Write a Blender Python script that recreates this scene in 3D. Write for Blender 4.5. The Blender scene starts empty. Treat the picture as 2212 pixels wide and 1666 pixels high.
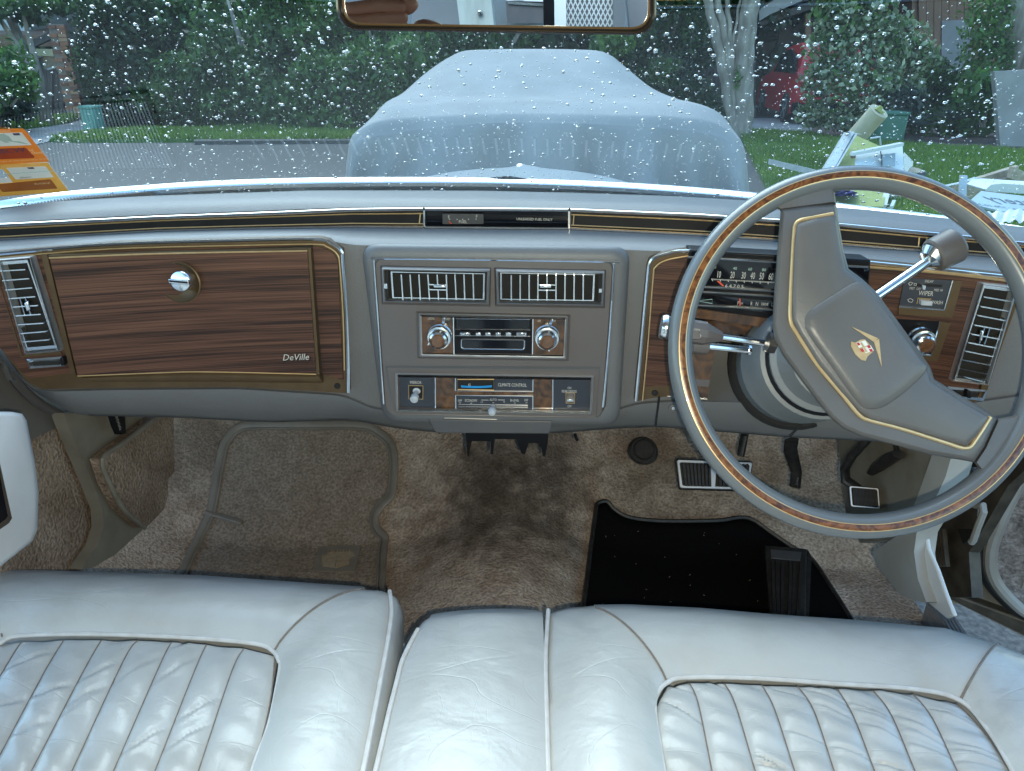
import bpy, bmesh, math, random
import numpy as np
from mathutils import Vector as V3, Matrix
random.seed(7); RNG = np.random.default_rng(7)
SC = bpy.context.scene; COL = SC.collection
R = math.radians
# ------------------------------------------------------------------ camera
F, CX, CY = 1580.0, 1106.0, 833.0           # focal length and centre of the picture, in a 2212 x 1666 grid
CAM = np.array([0.07, 0.0, 1.22])
def _axes(p, yaw, roll):
    p, y, r = R(p), R(yaw), R(roll)
    f = np.array([-math.sin(y)*math.cos(p), math.cos(y)*math.cos(p), -math.sin(p)])
    rt = np.array([math.cos(y), math.sin(y), 0]); up = np.cross(rt, f)
    return rt*math.cos(r)+up*math.sin(r), up*math.cos(r)-rt*math.sin(r), f
AX = _axes(23.7, 2.2, 0.62)
cd = bpy.data.cameras.new('camera'); cam = bpy.data.objects.new('camera', cd); COL.objects.link(cam)
cd.sensor_width = 36; cd.lens = 36*F/2212; cd.clip_start = 0.02; cd.clip_end = 400
cam.matrix_world = Matrix(((AX[0][0], AX[1][0], -AX[2][0], CAM[0]), (AX[0][1], AX[1][1], -AX[2][1], CAM[1]),
                           (AX[0][2], AX[1][2], -AX[2][2], CAM[2]), (0, 0, 0, 1)))
SC.camera = cam
# ------------------------------------------------------------------ light
SUN_EL, SUN_AZ = 50, -20                     # soft daylight from ahead of the car
w = bpy.data.worlds.new('World'); SC.world = w; w.use_nodes = True
nt = w.node_tree; bg = nt.nodes['Background']; sky = nt.nodes.new('ShaderNodeTexSky')
sky.sky_type = 'NISHITA'; sky.sun_disc = False; sky.sun_elevation = R(SUN_EL); sky.sun_rotation = R(SUN_AZ)
sky.air_density = 1.3; sky.dust_density = .6
nt.links.new(sky.outputs[0], bg.inputs[0]); bg.inputs[1].default_value = 0.15
sl = bpy.data.lights.new('sun', 'SUN'); sl.energy = 1.0; sl.angle = R(50); sl.color = (1, .96, .9)
so = bpy.data.objects.new('sun', sl); COL.objects.link(so)
so.rotation_euler = V3((math.sin(R(SUN_AZ))*math.cos(R(SUN_EL)), math.cos(R(SUN_AZ))*math.cos(R(SUN_EL)), math.sin(R(SUN_EL)))).to_track_quat('Z', 'Y').to_euler()
# the lit flash of the telephone that takes the picture: just right of and below its lens
fl = bpy.data.lights.new('phone_flash', 'SPOT'); fl.energy = 8.5; fl.color = (1, .80, .58); fl.shadow_soft_size = .004; fl.spot_size = R(120); fl.spot_blend = .6
fo = bpy.data.objects.new('phone_flash', fl); COL.objects.link(fo)
fo.matrix_world = cam.matrix_world.copy(); fo.location = V3(CAM+AX[0]*.022-AX[1]*.02-AX[2]*.01)
SC.view_settings.view_transform = 'Standard'; SC.view_settings.look = 'None'; SC.view_settings.gamma = 1
SC.view_settings.use_curve_mapping = False; SC.view_settings.exposure = 1.65
SC.view_settings.use_white_balance = True; SC.view_settings.white_balance_temperature = 5650; SC.view_settings.white_balance_tint = -5
SC.render.engine = 'CYCLES'
cy = SC.cycles; cy.max_bounces = 14; cy.transparent_max_bounces = 24; cy.transmission_bounces = 12; cy.glossy_bounces = 6
cy.caustics_refractive = False; cy.caustics_reflective = False; cy.use_denoising = True; cy.sample_clamp_indirect = 6
# ------------------------------------------------------------------ from the picture grid to points on real surfaces
def ray(px, py):
    return AX[0]*((px-CX)/F) - AX[1]*((py-CY)/F) + AX[2]
def PX(px, py, X): d = ray(px, py); return CAM + d*((X-CAM[0])/d[0])
def PY(px, py, Y): d = ray(px, py); return CAM + d*((Y-CAM[1])/d[1])
def PZ(px, py, Z): d = ray(px, py); return CAM + d*((Z-CAM[2])/d[2])
def PP(px, py, o, n): d = ray(px, py); return CAM + d*(np.dot(o-CAM, n)/np.dot(d, n))
KC = .35
def DA(px, py, A):                            # dashboard shells Y = A - KC x^2 (they wrap towards the doors)
    d = ray(px, py); a = KC*d[0]**2; b = d[1]+2*KC*CAM[0]*d[0]; c = CAM[1]-A+KC*CAM[0]**2
    t = (-b+math.sqrt(b*b-4*a*c))/(2*a) if abs(a) > 1e-9 else -c/b
    return CAM+d*t
YF = .958
def D(px, py, off=0): return DA(px, py, YF-off)
def wyb(x): return 1.40-.45*x*x
def wyt(x): return .66-.15*x*x
WZ0, WZ1 = .985, 1.385
def wind(x, s): return np.array([x, wyb(x)+(wyt(x)-wyb(x))*s, WZ0+(WZ1-WZ0)*s+.012*math.sin(math.pi*s)])
def WP(px, py, off=0):                        # point on the windscreen
    d = ray(px, py); lo, hi = .3, 2.2
    def g(t):
        p = CAM+d*t; s2 = (p[2]-WZ0)/(WZ1-WZ0)
        for _ in range(3): s2 = (p[2]-WZ0-.012*math.sin(math.pi*s2))/(WZ1-WZ0)
        return p[1]-(wyb(p[0])+(wyt(p[0])-wyb(p[0]))*s2)+off
    for _ in range(40):
        m = (lo+hi)/2
        if g(m) > 0: hi = m
        else: lo = m
    return CAM+d*lo
class Plane:
    def __init__(s, o, n):
        s.o = np.array(o, float); s.n = np.array(n, float); s.n /= np.linalg.norm(s.n)
        if np.dot(s.n, CAM-s.o) < 0: s.n = -s.n
    def __call__(s, px, py, off=0): return PP(px, py, s.o+s.n*off, s.n)
def plane3(a, b, c): return Plane(a, np.cross(np.array(b)-a, np.array(c)-a))
def zc(x0, y0, sc):                           # reader for enlarged views of the photograph
    k = 1/sc/1.84448
    return lambda x, y: (x*k+x0/1.84448, y*k+y0/1.84448)
def resamp(pts, n):
    p = np.array(pts, float); s = np.r_[0, np.cumsum(np.linalg.norm(np.diff(p, axis=0), axis=1))]
    t = np.linspace(0, s[-1], n); return np.stack([np.interp(t, s, p[:, i]) for i in range(p.shape[1])], 1)
def smooth(pts, n, closed=False):             # Catmull-Rom through points
    p = [np.array(q, float) for q in pts]; out = []
    N = len(p); segs = N if closed else N-1
    for i in range(segs):
        if closed: a, b, c, d = p[i-1], p[i], p[(i+1) % N], p[(i+2) % N]
        else: a, b, c, d = p[max(i-1, 0)], p[i], p[i+1], p[min(i+2, N-1)]
        for k in range(n):
            t = k/n
            out.append(.5*((2*b)+(c-a)*t+(2*a-5*b+4*c-d)*t*t+(3*b-a-3*c+d)*t**3))
    if not closed: out.append(p[-1])
    return out
def lerpx(ctrl, xs):
    c = np.array(ctrl, float); o = np.argsort(c[:, 0]); c = c[o]
    y = np.interp(xs, c[:, 0], c[:, 1])
    s0 = (c[1, 1]-c[0, 1])/(c[1, 0]-c[0, 0]); s1 = (c[-1, 1]-c[-2, 1])/(c[-1, 0]-c[-2, 0])
    y = np.where(xs < c[0, 0], c[0, 1]+s0*(xs-c[0, 0]), y); y = np.where(xs > c[-1, 0], c[-1, 1]+s1*(xs-c[-1, 0]), y)
    k = np.array([1, 2, 3, 2, 1])/9; yp = np.pad(y, 2, mode='reflect', reflect_type='odd'); return np.convolve(yp, k, 'valid')
ROOF_Y = -1.4
# ------------------------------------------------------------------ materials
def mat(name, col, rough=.5, metal=0, col2=None, scale=30, stretch=(1, 1, 1), bump=0, bscale=None, detail=4, lo=.35, hi=.65, spec=.5, coat=0, dist=.0, island=0, **kw):
    m = bpy.data.materials.new(name); m.use_nodes = True; t = m.node_tree; N = t.nodes; L = t.links
    b = N['Principled BSDF']; b.inputs['Roughness'].default_value = rough; b.inputs['Metallic'].default_value = metal
    b.inputs['Base Color'].default_value = (*col, 1); b.inputs['Specular IOR Level'].default_value = spec
    b.inputs['Coat Weight'].default_value = coat
    tc = N.new('ShaderNodeTexCoord'); mp = N.new('ShaderNodeMapping'); mp.inputs['Scale'].default_value = stretch
    L.new(tc.outputs['Object'], mp.inputs[0])
    if col2 is not None:
        n = N.new('ShaderNodeTexNoise'); n.inputs['Scale'].default_value = scale; n.inputs['Detail'].default_value = detail; n.inputs['Distortion'].default_value = dist
        r = N.new('ShaderNodeValToRGB'); r.color_ramp.elements[0].position = lo; r.color_ramp.elements[1].position = hi
        r.color_ramp.elements[0].color = (*col, 1); r.color_ramp.elements[1].color = (*col2, 1)
        L.new(mp.outputs[0], n.inputs[0]); L.new(n.outputs[0], r.inputs[0]); out = r.outputs[0]
        if island:
            g = N.new('ShaderNodeNewGeometry'); hs = N.new('ShaderNodeHueSaturation'); mr = N.new('ShaderNodeMapRange')
            mr.inputs[3].default_value = 1-island; mr.inputs[4].default_value = 1+island
            L.new(g.outputs['Random Per Island'], mr.inputs[0]); L.new(mr.outputs[0], hs.inputs['Value']); L.new(out, hs.inputs['Color']); out = hs.outputs[0]
        L.new(out, b.inputs['Base Color'])
    if bump:
        n2 = N.new('ShaderNodeTexNoise'); n2.inputs['Scale'].default_value = bscale or scale*3; n2.inputs['Detail'].default_value = 5
        bu = N.new('ShaderNodeBump'); bu.inputs['Strength'].default_value = bump; bu.inputs['Distance'].default_value = kw.get('bdist', .002)
        L.new(mp.outputs[0], n2.inputs[0]); L.new(n2.outputs[0], bu.inputs['Height']); L.new(bu.outputs[0], b.inputs['Normal'])
    return m
def nodes(m): return m.node_tree.nodes, m.node_tree.links, m.node_tree.nodes['Principled BSDF']
M = {}
M['vinyl'] = mat('grey_vinyl', (.122, .123, .126), .48, col2=(.136, .135, .138), scale=9, bump=.35, bscale=420, bdist=.001)
M['plastic'] = mat('warm_grey_plastic', (.098, .086, .083), .42, col2=(.11, .097, .093), scale=7, bump=.12, bscale=600, bdist=.0006)
M['wheelgrey'] = mat('wheel_rim_grey', (.115, .125, .135), .3, col2=(.13, .14, .148), scale=9, coat=.3)
M['shroud'] = mat('column_shroud_grey', (.20, .212, .222), .42, col2=(.22, .23, .238), scale=9, bump=.2, bscale=420, bdist=.0008)
M['dkplastic'] = mat('charcoal_plastic', (.07, .07, .075), .4, col2=(.085, .082, .085), scale=12)
M['chrome'] = mat('bright_chrome', (.8, .81, .82), .18, 1, col2=(.7, .7, .7), scale=60)
M['satin'] = mat('satin_chrome', (.75, .75, .76), .42, .85, col2=(.7, .7, .71), scale=60)
M['brass'] = mat('bronze_trim', (.075, .047, .02), .42, .4, col2=(.095, .06, .026), scale=40)
M['gold'] = mat('gold_line', (.62, .43, .2), .35, .7, col2=(.7, .5, .26), scale=90)
M['black'] = mat('black_plastic', (.006, .006, .008), .35, col2=(.009, .009, .011), scale=20, spec=.18)
M['void'] = mat('dark_duct', (.004, .004, .004), .8, col2=(.007, .006, .005), scale=20)
M['gloss'] = mat('black_glass', (.004, .004, .006), .08, col2=(.006, .006, .008), scale=20)
M['navy'] = mat('dark_slate_plate', (.022, .025, .036), .35, col2=(.028, .031, .043), scale=20)
M['white'] = mat('white_lettering', (.50, .48, .43), .6, col2=(.54, .52, .48), scale=90)
M['emblem_gold'] = mat('emblem_gold', (.42, .30, .15), .35, .1, col2=(.5, .37, .2), scale=90)
M['green'] = mat('pale_green_lettering', (.36, .5, .42), .6, col2=(.4, .54, .46), scale=90)
M['red'] = mat('red_needle', (.6, .07, .03), .5, col2=(.65, .09, .04), scale=90)
M['blue'] = mat('blue_dial', (.02, .2, .5), .4, col2=(.03, .24, .56), scale=50)
M['rubber'] = mat('black_rubber', (.012, .011, .012), .45, col2=(.03, .028, .027), scale=70, bump=.3, bscale=200)
M['mat_black'] = mat('black_carpet_mat', (.004, .004, .004), .95, col2=(.007, .006, .006), scale=300, bump=.6, bscale=900, spec=.05)
M['leather_old'] = M['vinyl']
def leather():
    m = mat('white_leather', (.48, .485, .475), .28, col2=(.33, .312, .28), scale=7, lo=.46, hi=.86, detail=8); N, L, b = nodes(m)
    tc = N.new('ShaderNodeTexCoord')
    def noise(sc, st, dist=0, det=4):
        mp = N.new('ShaderNodeMapping'); mp.inputs['Scale'].default_value = st; L.new(tc.outputs['Object'], mp.inputs[0])
        n = N.new('ShaderNodeTexNoise'); n.inputs['Scale'].default_value = sc; n.inputs['Detail'].default_value = det; n.inputs['Distortion'].default_value = dist
        L.new(mp.outputs[0], n.inputs[0]); return n.outputs[0]
    def crease(fac, c, wd):
        a = N.new('ShaderNodeMath'); a.operation = 'SUBTRACT'; a.inputs[1].default_value = c; L.new(fac, a.inputs[0])
        q = N.new('ShaderNodeMath'); q.operation = 'ABSOLUTE'; L.new(a.outputs[0], q.inputs[0])
        r = N.new('ShaderNodeMapRange'); r.inputs[2].default_value = wd; r.inputs[3].default_value = 0; r.inputs[4].default_value = 1; L.new(q.outputs[0], r.inputs[0]); return r.outputs[0]
    c1 = crease(noise(5, (1, 2.2, 1), .5, 1), .5, .006); c2 = crease(noise(20, (1.6, 1, 1), .4, 2), .52, .02); g = noise(330, (1, 1, 1))
    und = noise(14, (1, 1.4, 1), .3, 3)
    def add(a, ka, b2, kb):
        x = N.new('ShaderNodeMath'); x.operation = 'MULTIPLY'; x.inputs[1].default_value = ka; L.new(a, x.inputs[0])
        y = N.new('ShaderNodeMath'); y.operation = 'MULTIPLY_ADD'; y.inputs[1].default_value = kb; L.new(b2, y.inputs[0]); L.new(x.outputs[0], y.inputs[2]); return y.outputs[0]
    h = add(c1, .12, c2, .05); h = add(h, 1, g, .10); h = add(h, 1, und, 2.4)
    bu = N.new('ShaderNodeBump'); bu.inputs['Strength'].default_value = .5; bu.inputs['Distance'].default_value = .003
    L.new(h, bu.inputs['Height']); L.new(bu.outputs[0], b.inputs['Normal'])
    return m
M['leather'] = leather()
M['piping'] = mat('leather_piping', (.62, .61, .60), .4, col2=(.54, .52, .5), scale=60, bump=.2, bscale=400, bdist=.0006)
M['stitch'] = mat('seam_thread', (.16, .14, .125), .8, col2=(.22, .19, .17), scale=90)
M['armrest'] = mat('armrest_vinyl', (.46, .455, .46), .45, col2=(.42, .41, .41), scale=14, bump=.2, bscale=300, bdist=.001)
def wood():
    m = mat('walnut_veneer', (.03, .014, .008), .42, spec=.25); N, L, b = nodes(m)
    tc = N.new('ShaderNodeTexCoord'); mp = N.new('ShaderNodeMapping'); mp.inputs['Scale'].default_value = (.9, .9, 42); L.new(tc.outputs['Object'], mp.inputs[0])
    n0 = N.new('ShaderNodeTexNoise'); n0.inputs['Scale'].default_value = 3.2; n0.inputs['Detail'].default_value = 3; n0.inputs['Distortion'].default_value = .6; L.new(mp.outputs[0], n0.inputs[0])
    mp2 = N.new('ShaderNodeMapping'); mp2.inputs['Scale'].default_value = (1.6, 1.6, 330); L.new(tc.outputs['Object'], mp2.inputs[0])
    n1 = N.new('ShaderNodeTexNoise'); n1.inputs['Scale'].default_value = 2.6; n1.inputs['Detail'].default_value = 6; n1.inputs['Distortion'].default_value = .25; L.new(mp2.outputs[0], n1.inputs[0])
    mx = N.new('ShaderNodeMath'); mx.operation = 'MULTIPLY_ADD'; mx.inputs[1].default_value = .42; L.new(n0.outputs[0], mx.inputs[0])
    m2 = N.new('ShaderNodeMath'); m2.operation = 'MULTIPLY'; m2.inputs[1].default_value = .6; L.new(n1.outputs[0], m2.inputs[0]); L.new(m2.outputs[0], mx.inputs[2])
    r = N.new('ShaderNodeValToRGB'); e = r.color_ramp.elements; e[0].position = .42; e[0].color = (.018, .009, .007, 1); e[1].position = .62; e[1].color = (.118, .056, .034, 1)
    q = e.new(.5); q.color = (.068, .031, .019, 1)
    L.new(mx.outputs[0], r.inputs[0]); L.new(r.outputs[0], b.inputs['Base Color'])
    return m
M['wood'] = wood()
def burl(name, a, c, sc):
    m = mat(name, a, .3, col2=c, scale=sc, detail=8, dist=2.2, lo=.38, hi=.62, coat=.3); return m
M['burl'] = burl('burl_veneer', (.028, .012, .004), (.125, .056, .018), 28)
M['inlay'] = burl('amber_burl_inlay', (.055, .017, .005), (.20, .075, .018), 75)
def carpet(name, c1, c2, st, dark, spots, sc=14, bd=.006):
    m = mat(name, c1, .95, col2=c2, scale=sc, detail=8, spec=.1); N, L, b = nodes(m); src = b.inputs['Base Color'].links[0].from_socket
    tc = N.new('ShaderNodeTexCoord'); out = src
    f = N.new('ShaderNodeTexNoise'); f.inputs['Scale'].default_value = 190; f.inputs['Detail'].default_value = 3; L.new(tc.outputs['Object'], f.inputs[0])
    mr = N.new('ShaderNodeMapRange'); mr.inputs[1].default_value = .3; mr.inputs[2].default_value = .7; mr.inputs[3].default_value = .62; mr.inputs[4].default_value = 1.35; L.new(f.outputs[0], mr.inputs[0])
    hs = N.new('ShaderNodeHueSaturation'); L.new(mr.outputs[0], hs.inputs['Value']); L.new(out, hs.inputs['Color']); out = hs.outputs[0]
    gp_ = N.new('ShaderNodeNewGeometry')
    for (x, y, z, rx, ry, rz, k) in spots:      # worn-in stains with soft ragged edges
        mp = N.new('ShaderNodeMapping'); mp.vector_type = 'POINT'; mp.inputs['Location'].default_value = (-x/rx, -y/ry, -z/rz); mp.inputs['Scale'].default_value = (1/rx, 1/ry, 1/rz)
        ln = N.new('ShaderNodeVectorMath'); ln.operation = 'LENGTH'; L.new(gp_.outputs['Position'], mp.inputs[0]); L.new(mp.outputs[0], ln.inputs[0])
        nn = N.new('ShaderNodeTexNoise'); nn.inputs['Scale'].default_value = 28; nn.inputs['Detail'].default_value = 5; L.new(tc.outputs['Object'], nn.inputs[0])
        ad = N.new('ShaderNodeMath'); ad.operation = 'MULTIPLY_ADD'; ad.inputs[1].default_value = 1.3; L.new(nn.outputs[0], ad.inputs[0]); L.new(ln.outputs['Value'], ad.inputs[2])
        rg = N.new('ShaderNodeMapRange'); rg.inputs[1].default_value = .9; rg.inputs[2].default_value = 1.9; rg.inputs[3].default_value = k; rg.inputs[4].default_value = 0; L.new(ad.outputs[0], rg.inputs[0])
        mx = N.new('ShaderNodeMixRGB'); mx.inputs[2].default_value = (*dark, 1); L.new(rg.outputs[0], mx.inputs[0]); L.new(out, mx.inputs[1]); out = mx.outputs[0]
    L.new(out, b.inputs['Base Color'])
    bu = N.new('ShaderNodeBump'); bu.inputs['Strength'].default_value = .9; bu.inputs['Distance'].default_value = bd; L.new(f.outputs[0], bu.inputs['Height']); L.new(bu.outputs[0], b.inputs['Normal'])
    return m
M['body_white'] = mat('white_car_paint', (.62, .63, .64), .3, col2=(.58, .59, .6), scale=5, coat=.5)
M['lip'] = mat('polished_bonnet_lip', (.9, .9, .9), .22, .9, col2=(.86, .87, .88), scale=30)
M['edge_white'] = mat('white_bonnet_lip', (.8, .81, .82), .2, col2=(.77, .78, .79), scale=5, coat=.5)
M['painted'] = mat('grey_painted_metal', (.30, .295, .28), .4, col2=(.25, .24, .22), scale=18)
M['beige_metal'] = mat('dusty_beige_metal', (.20, .185, .155), .5, col2=(.15, .135, .11), scale=22, detail=7)
M['dirty_steel'] = mat('dirty_steel', (.10, .085, .065), .5, .3, col2=(.05, .04, .03), scale=30, detail=8, bump=.3, bscale=60)
M['seal'] = mat('door_seal_rubber', (.012, .012, .013), .5, col2=(.02, .02, .02), scale=40)
# ------------------------------------------------------------------ builders
WL = {}                                        # world location of every object
class MB:
    def __init__(s): s.v = []; s.f = []; s.m = []; s.mats = []
    def mi(s, m):
        m = M[m] if isinstance(m, str) else m
        if m not in s.mats: s.mats.append(m)
        return s.mats.index(m)
    def add(s, vs, fs, m):
        o = len(s.v); k = s.mi(m)
        s.v += [tuple(map(float, p)) for p in vs]; s.f += [tuple(i+o for i in f) for f in fs]; s.m += [k]*len(fs); return s
    def grid(s, rows, m, closed=False):
        n = len(rows[0]); vs = [p for r in rows for p in r]; fs = []
        for i in range(len(rows)-1):
            for j in range(n if closed else n-1):
                k = (j+1) % n; fs.append((i*n+j, i*n+k, (i+1)*n+k, (i+1)*n+j))
        return s.add(vs, fs, m)
    def prism(s, front, dv, m, back=None, capback=True):
        n = len(front); dv = np.array(dv, float); fr = [np.array(p, float) for p in front]; bk = back or [p+dv for p in fr]
        fs = [tuple(range(n))]+[(i, (i+1) % n, n+(i+1) % n, n+i) for i in range(n)]
        if capback: fs.append(tuple(range(2*n-1, n-1, -1)))
        return s.add(fr+list(bk), fs, m)
    def frame(s, outer, inner, dv, m):          # flat ring with depth
        n = len(outer); dv = np.array(dv, float); o = [np.array(p, float) for p in outer]; i = [np.array(p, float) for p in inner]
        return s.grid([[p+dv for p in o], o, i, [p+dv for p in i]], m, True)
    def tube(s, pts, r, m, n=8, closed=False, caps=True, flat=1.0, up=None):
        P = [np.array(p, float) for p in pts]; N = len(P); rows = []
        rr = r if hasattr(r, '__len__') else [r]*N; pv = None
        for i in range(N):
            t = (P[(i+1) % N]-P[i-1]) if closed else (P[min(i+1, N-1)]-P[max(i-1, 0)])
            t = t/(np.linalg.norm(t)+1e-12)
            if up is not None: b = np.cross(t, up)
            elif pv is None: b = np.cross(t, (0, 0, 1.)) if abs(t[2]) < .9 else np.cross(t, (1., 0, 0))
            else: b = pv-t*np.dot(pv, t)
            b = b/(np.linalg.norm(b)+1e-12); pv = b; c = np.cross(b, t)
            rows.append([P[i]+rr[i]*(b*math.cos(2*math.pi*k/n)+c*flat*math.sin(2*math.pi*k/n)) for k in range(n)])
        if closed: rows.append(rows[0])
        s.grid(rows, m, True)
        if caps and not closed:
            o = len(s.v); s.add(rows[0], [tuple(range(n))], m); s.add(rows[-1], [tuple(range(n-1, -1, -1))], m)
        return s
    def lathe(s, c, axis, prof, m, n=24):        # profile of (radius, height along axis)
        a = np.array(axis, float); a /= np.linalg.norm(a); b = np.cross(a, (0, 0, 1.) if abs(a[2]) < .9 else (1., 0, 0)); b /= np.linalg.norm(b); d = np.cross(a, b); c = np.array(c, float)
        rows = [[c+a*h+r*(b*math.cos(2*math.pi*k/n)+d*math.sin(2*math.pi*k/n)) for k in range(n)] for r, h in prof]
        s.grid(rows, m, True)
        if prof[-1][0] > 1e-5: s.add(rows[-1], [tuple(range(n))], m)
        return s
    def box(s, c, ex, ey, ez, m):
        c, ex, ey, ez = [np.array(q, float) for q in (c, ex, ey, ez)]
        vs = [c+ex*a+ey*b+ez*d for a in (-.5, .5) for b in (-.5, .5) for d in (-.5, .5)]
        return s.add(vs, [(0, 1, 3, 2), (4, 6, 7, 5), (0, 4, 5, 1), (2, 3, 7, 6), (0, 2, 6, 4), (1, 5, 7, 3)], m)
    def bar(s, a, b, wv, hv, m):                 # straight rectangular bar between two points
        a, b = np.array(a, float), np.array(b, float); wv, hv = np.array(wv, float)/2, np.array(hv, float)/2
        q = [wv+hv, wv-hv, -wv-hv, -wv+hv]
        return s.add([a+k for k in q]+[b+k for k in q], [(0, 1, 2, 3), (7, 6, 5, 4)]+[(i, 4+i, 4+(i+1) % 4, (i+1) % 4) for i in range(4)], m)
    def text(s, txt, o, ex, ey, h, m, sx=1.0, shear=0, align='CENTER', ext=0, mirror=False):
        cu = bpy.data.curves.new('t', 'FONT'); cu.body = txt; cu.size = 1; cu.align_x = align; cu.align_y = 'CENTER'; cu.shear = shear; cu.resolution_u = 2; cu.extrude = 0
        ob = bpy.data.objects.new('t', cu); me = bpy.data.meshes.new_from_object(ob)
        ex = np.array(ex, float)/np.linalg.norm(ex); ey = np.array(ey, float)/np.linalg.norm(ey); o = np.array(o, float); k = h*1.4
        vs = [o+ex*(v.co.x*k*sx*(-1 if mirror else 1))+ey*(v.co.y*k) for v in me.vertices]
        s.add(vs, [tuple(p.vertices) for p in me.polygons], m)
        bpy.data.objects.remove(ob); bpy.data.curves.remove(cu); bpy.data.meshes.remove(me); return s
    def build(s, name, parent=None, ang=35, bevel=0, sub=0, fix=True, segs=2):
        v = np.array(s.v); c = (v.min(0)+v.max(0))/2
        me = bpy.data.meshes.new(name); me.from_pydata([tuple(p) for p in v-c], [], s.f)
        for m in s.mats: me.materials.append(m)
        me.polygons.foreach_set('material_index', s.m); me.update()
        if fix:
            b = bmesh.new(); b.from_mesh(me); bmesh.ops.remove_doubles(b, verts=b.verts, dist=1e-6); bmesh.ops.recalc_face_normals(b, faces=b.faces); b.to_mesh(me); b.free()
        me.polygons.foreach_set('use_smooth', [True]*len(me.polygons))
        if ang < 180: me.set_sharp_from_angle(angle=R(ang))
        o = bpy.data.objects.new(name, me); COL.objects.link(o)
        place(o, c, parent)
        if bevel:
            q = o.modifiers.new('bevel', 'BEVEL'); q.width = bevel; q.segments = segs; q.limit_method = 'ANGLE'; q.angle_limit = R(40)
        if sub:
            q = o.modifiers.new('sub', 'SUBSURF'); q.levels = q.render_levels = sub
        return o
def place(o, c, parent=None):
    WL[o.name] = np.array(c, float)
    if parent is not None: o.parent = parent; o.location = V3(np.array(c)-WL[parent.name])
    else: o.location = V3(c)
def tag(o, label=None, cat=None, group=None, kind=None):
    if label: o['label'] = label
    if cat: o['category'] = cat
    if group: o['group'] = group
    if kind: o['kind'] = kind
    return o
def thing(name, label, cat, loc, group=None):
    o = bpy.data.objects.new(name, None); o.empty_display_size = .05; COL.objects.link(o); place(o, loc); return tag(o, label, cat, group)
def dupe(src, c, parent=None, rot=None, scale=None):
    o = src.copy(); COL.objects.link(o); place(o, c, parent)
    if rot is not None: o.rotation_euler = rot
    if scale is not None: o.scale = scale
    return o
def sheet(mb, fn, top, bot, m, n=24, k=5, off=.01, depth=.012, sm=False, bulge=0, dv=(0, 1, 0)):
    """panel between two picture polylines on a surface fn(px,py,off), with side walls"""
    t, b = resamp(top, n), resamp(bot, n); rows = []
    for i in range(k):
        u = i/(k-1); rows.append([fn(*(t[j]*(1-u)+b[j]*u), off+bulge*math.sin(math.pi*u)) for j in range(n)])
    dv = np.array(dv, float)*depth
    mb.grid(rows, m)
    ed = rows[0]+[r[-1] for r in rows[1:]]+rows[-1][::-1][1:]+[r[0] for r in rows[1:-1]][::-1]
    mb.grid([ed, [p+dv for p in ed]], m, True); return mb
def quad(fn, c, off=0): return [fn(x, y, off) for x, y in c]
def inset(c, k):
    c = np.array(c, float); m = c.mean(0); out = []
    for i in range(len(c)):
        d = m-c[i]; out.append(tuple(c[i]+np.sign(d)*np.minimum(k, abs(d))))
    return out
def scl(c, kx, ky=None):
    ky = kx if ky is None else ky; c = np.array(c, float); m = c.mean(0); return [tuple(m+(p-m)*(kx, ky)) for p in c]
# ================================================================== the car: carpeted floor
Q4 = zc(0, 800, 1.58); Q5 = zc(1300, 780, 1.58); Q6 = zc(2500, 650, 1.4); QV = zc(1450, 1000, 2.212); QC = zc(1500, 1450, 2.3284)
QG = zc(2600, 950, 2.38); QR = zc(3400, 1000, 2.222); QL = zc(0, 1600, 1.3012); QM = zc(1500, 1600, 1.6658); QD = zc(2300, 1600, 1.2427)
QS1 = zc(0, 2250, 1.3012); QS2 = zc(1400, 2350, 1.58); QS3 = zc(2500, 2350, 1.4); QP = zc(0, 950, 2.2816); QQ = zc(2580, 1560, 1.7358); QF = zc(1650, 780, 3.403)
QT = zc(3000, 350, 2.048); QW = zc(3500, 700, 3.03); QK = zc(3500, 1600, 1.6655); QA = zc(0, 480, 4.164); QB = zc(0, 0, 2.974); QH = zc(3000, 1150, 2.221)
BACK = np.array([0, 1., 0])
def floor_z(x, y):
    h = .29 + .105*math.exp(-((x-.01)/.175)**2)
    toe = max(0, y-1.24)
    h += .72*toe if toe < .36 else .72*.36+2.2*(toe-.36)
    a = abs(x-.0)
    if a > .60 and x < 0: h += 1.1*max(0, a-.60)**1.3
    return h
def FP(px, py, off=0):                        # point on the carpet
    d = ray(px, py); lo, hi = .6, 3
    for _ in range(40):
        m = (lo+hi)/2; p = CAM+d*m
        if p[2] < floor_z(p[0], p[1])+off: hi = m
        else: lo = m
    return CAM+d*lo
tun = FP(1100, 1080); st1 = FP(1055, 1030); st2 = FP(1190, 1020); st3 = FP(1090, 1085); st4 = FP(1400, 990); st5 = FP(430, 960); st6 = FP(1700, 1060)
M['carpet'] = carpet('taupe_carpet', (.35, .265, .20), (.50, .41, .33), None, (.036, .028, .022),
    [(*st1, .095, .19, .16, .72), (*st2, .075, .19, .16, .66), (*st3, .21, .20, .20, .5), (*st4, .12, .2, .2, .45), (*st5, .2, .14, .14, .5), (*st6, .25, .12, .12, .4)])
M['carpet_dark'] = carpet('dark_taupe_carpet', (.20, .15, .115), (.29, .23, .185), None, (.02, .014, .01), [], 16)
mb = MB(); xs = np.linspace(-.80, .80, 130); ys = np.linspace(.45, 1.72, 110)
SILL = sorted([PZ(q[0]*.3255/1.0+1897.5, q[1]*.3255+867.4, .31) for q in ((150, 1292), (305, 1338), (405, 1425), (525, 1592), (600, 1720), (760, 2100))], key=lambda p: p[1])
for p_ in SILL[-2:]: p_[0] += .07
SILL.append(SILL[-1]+np.array([.14, .03, 0])); SILL.append(SILL[-1]+np.array([0, 1, 0]))
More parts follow.
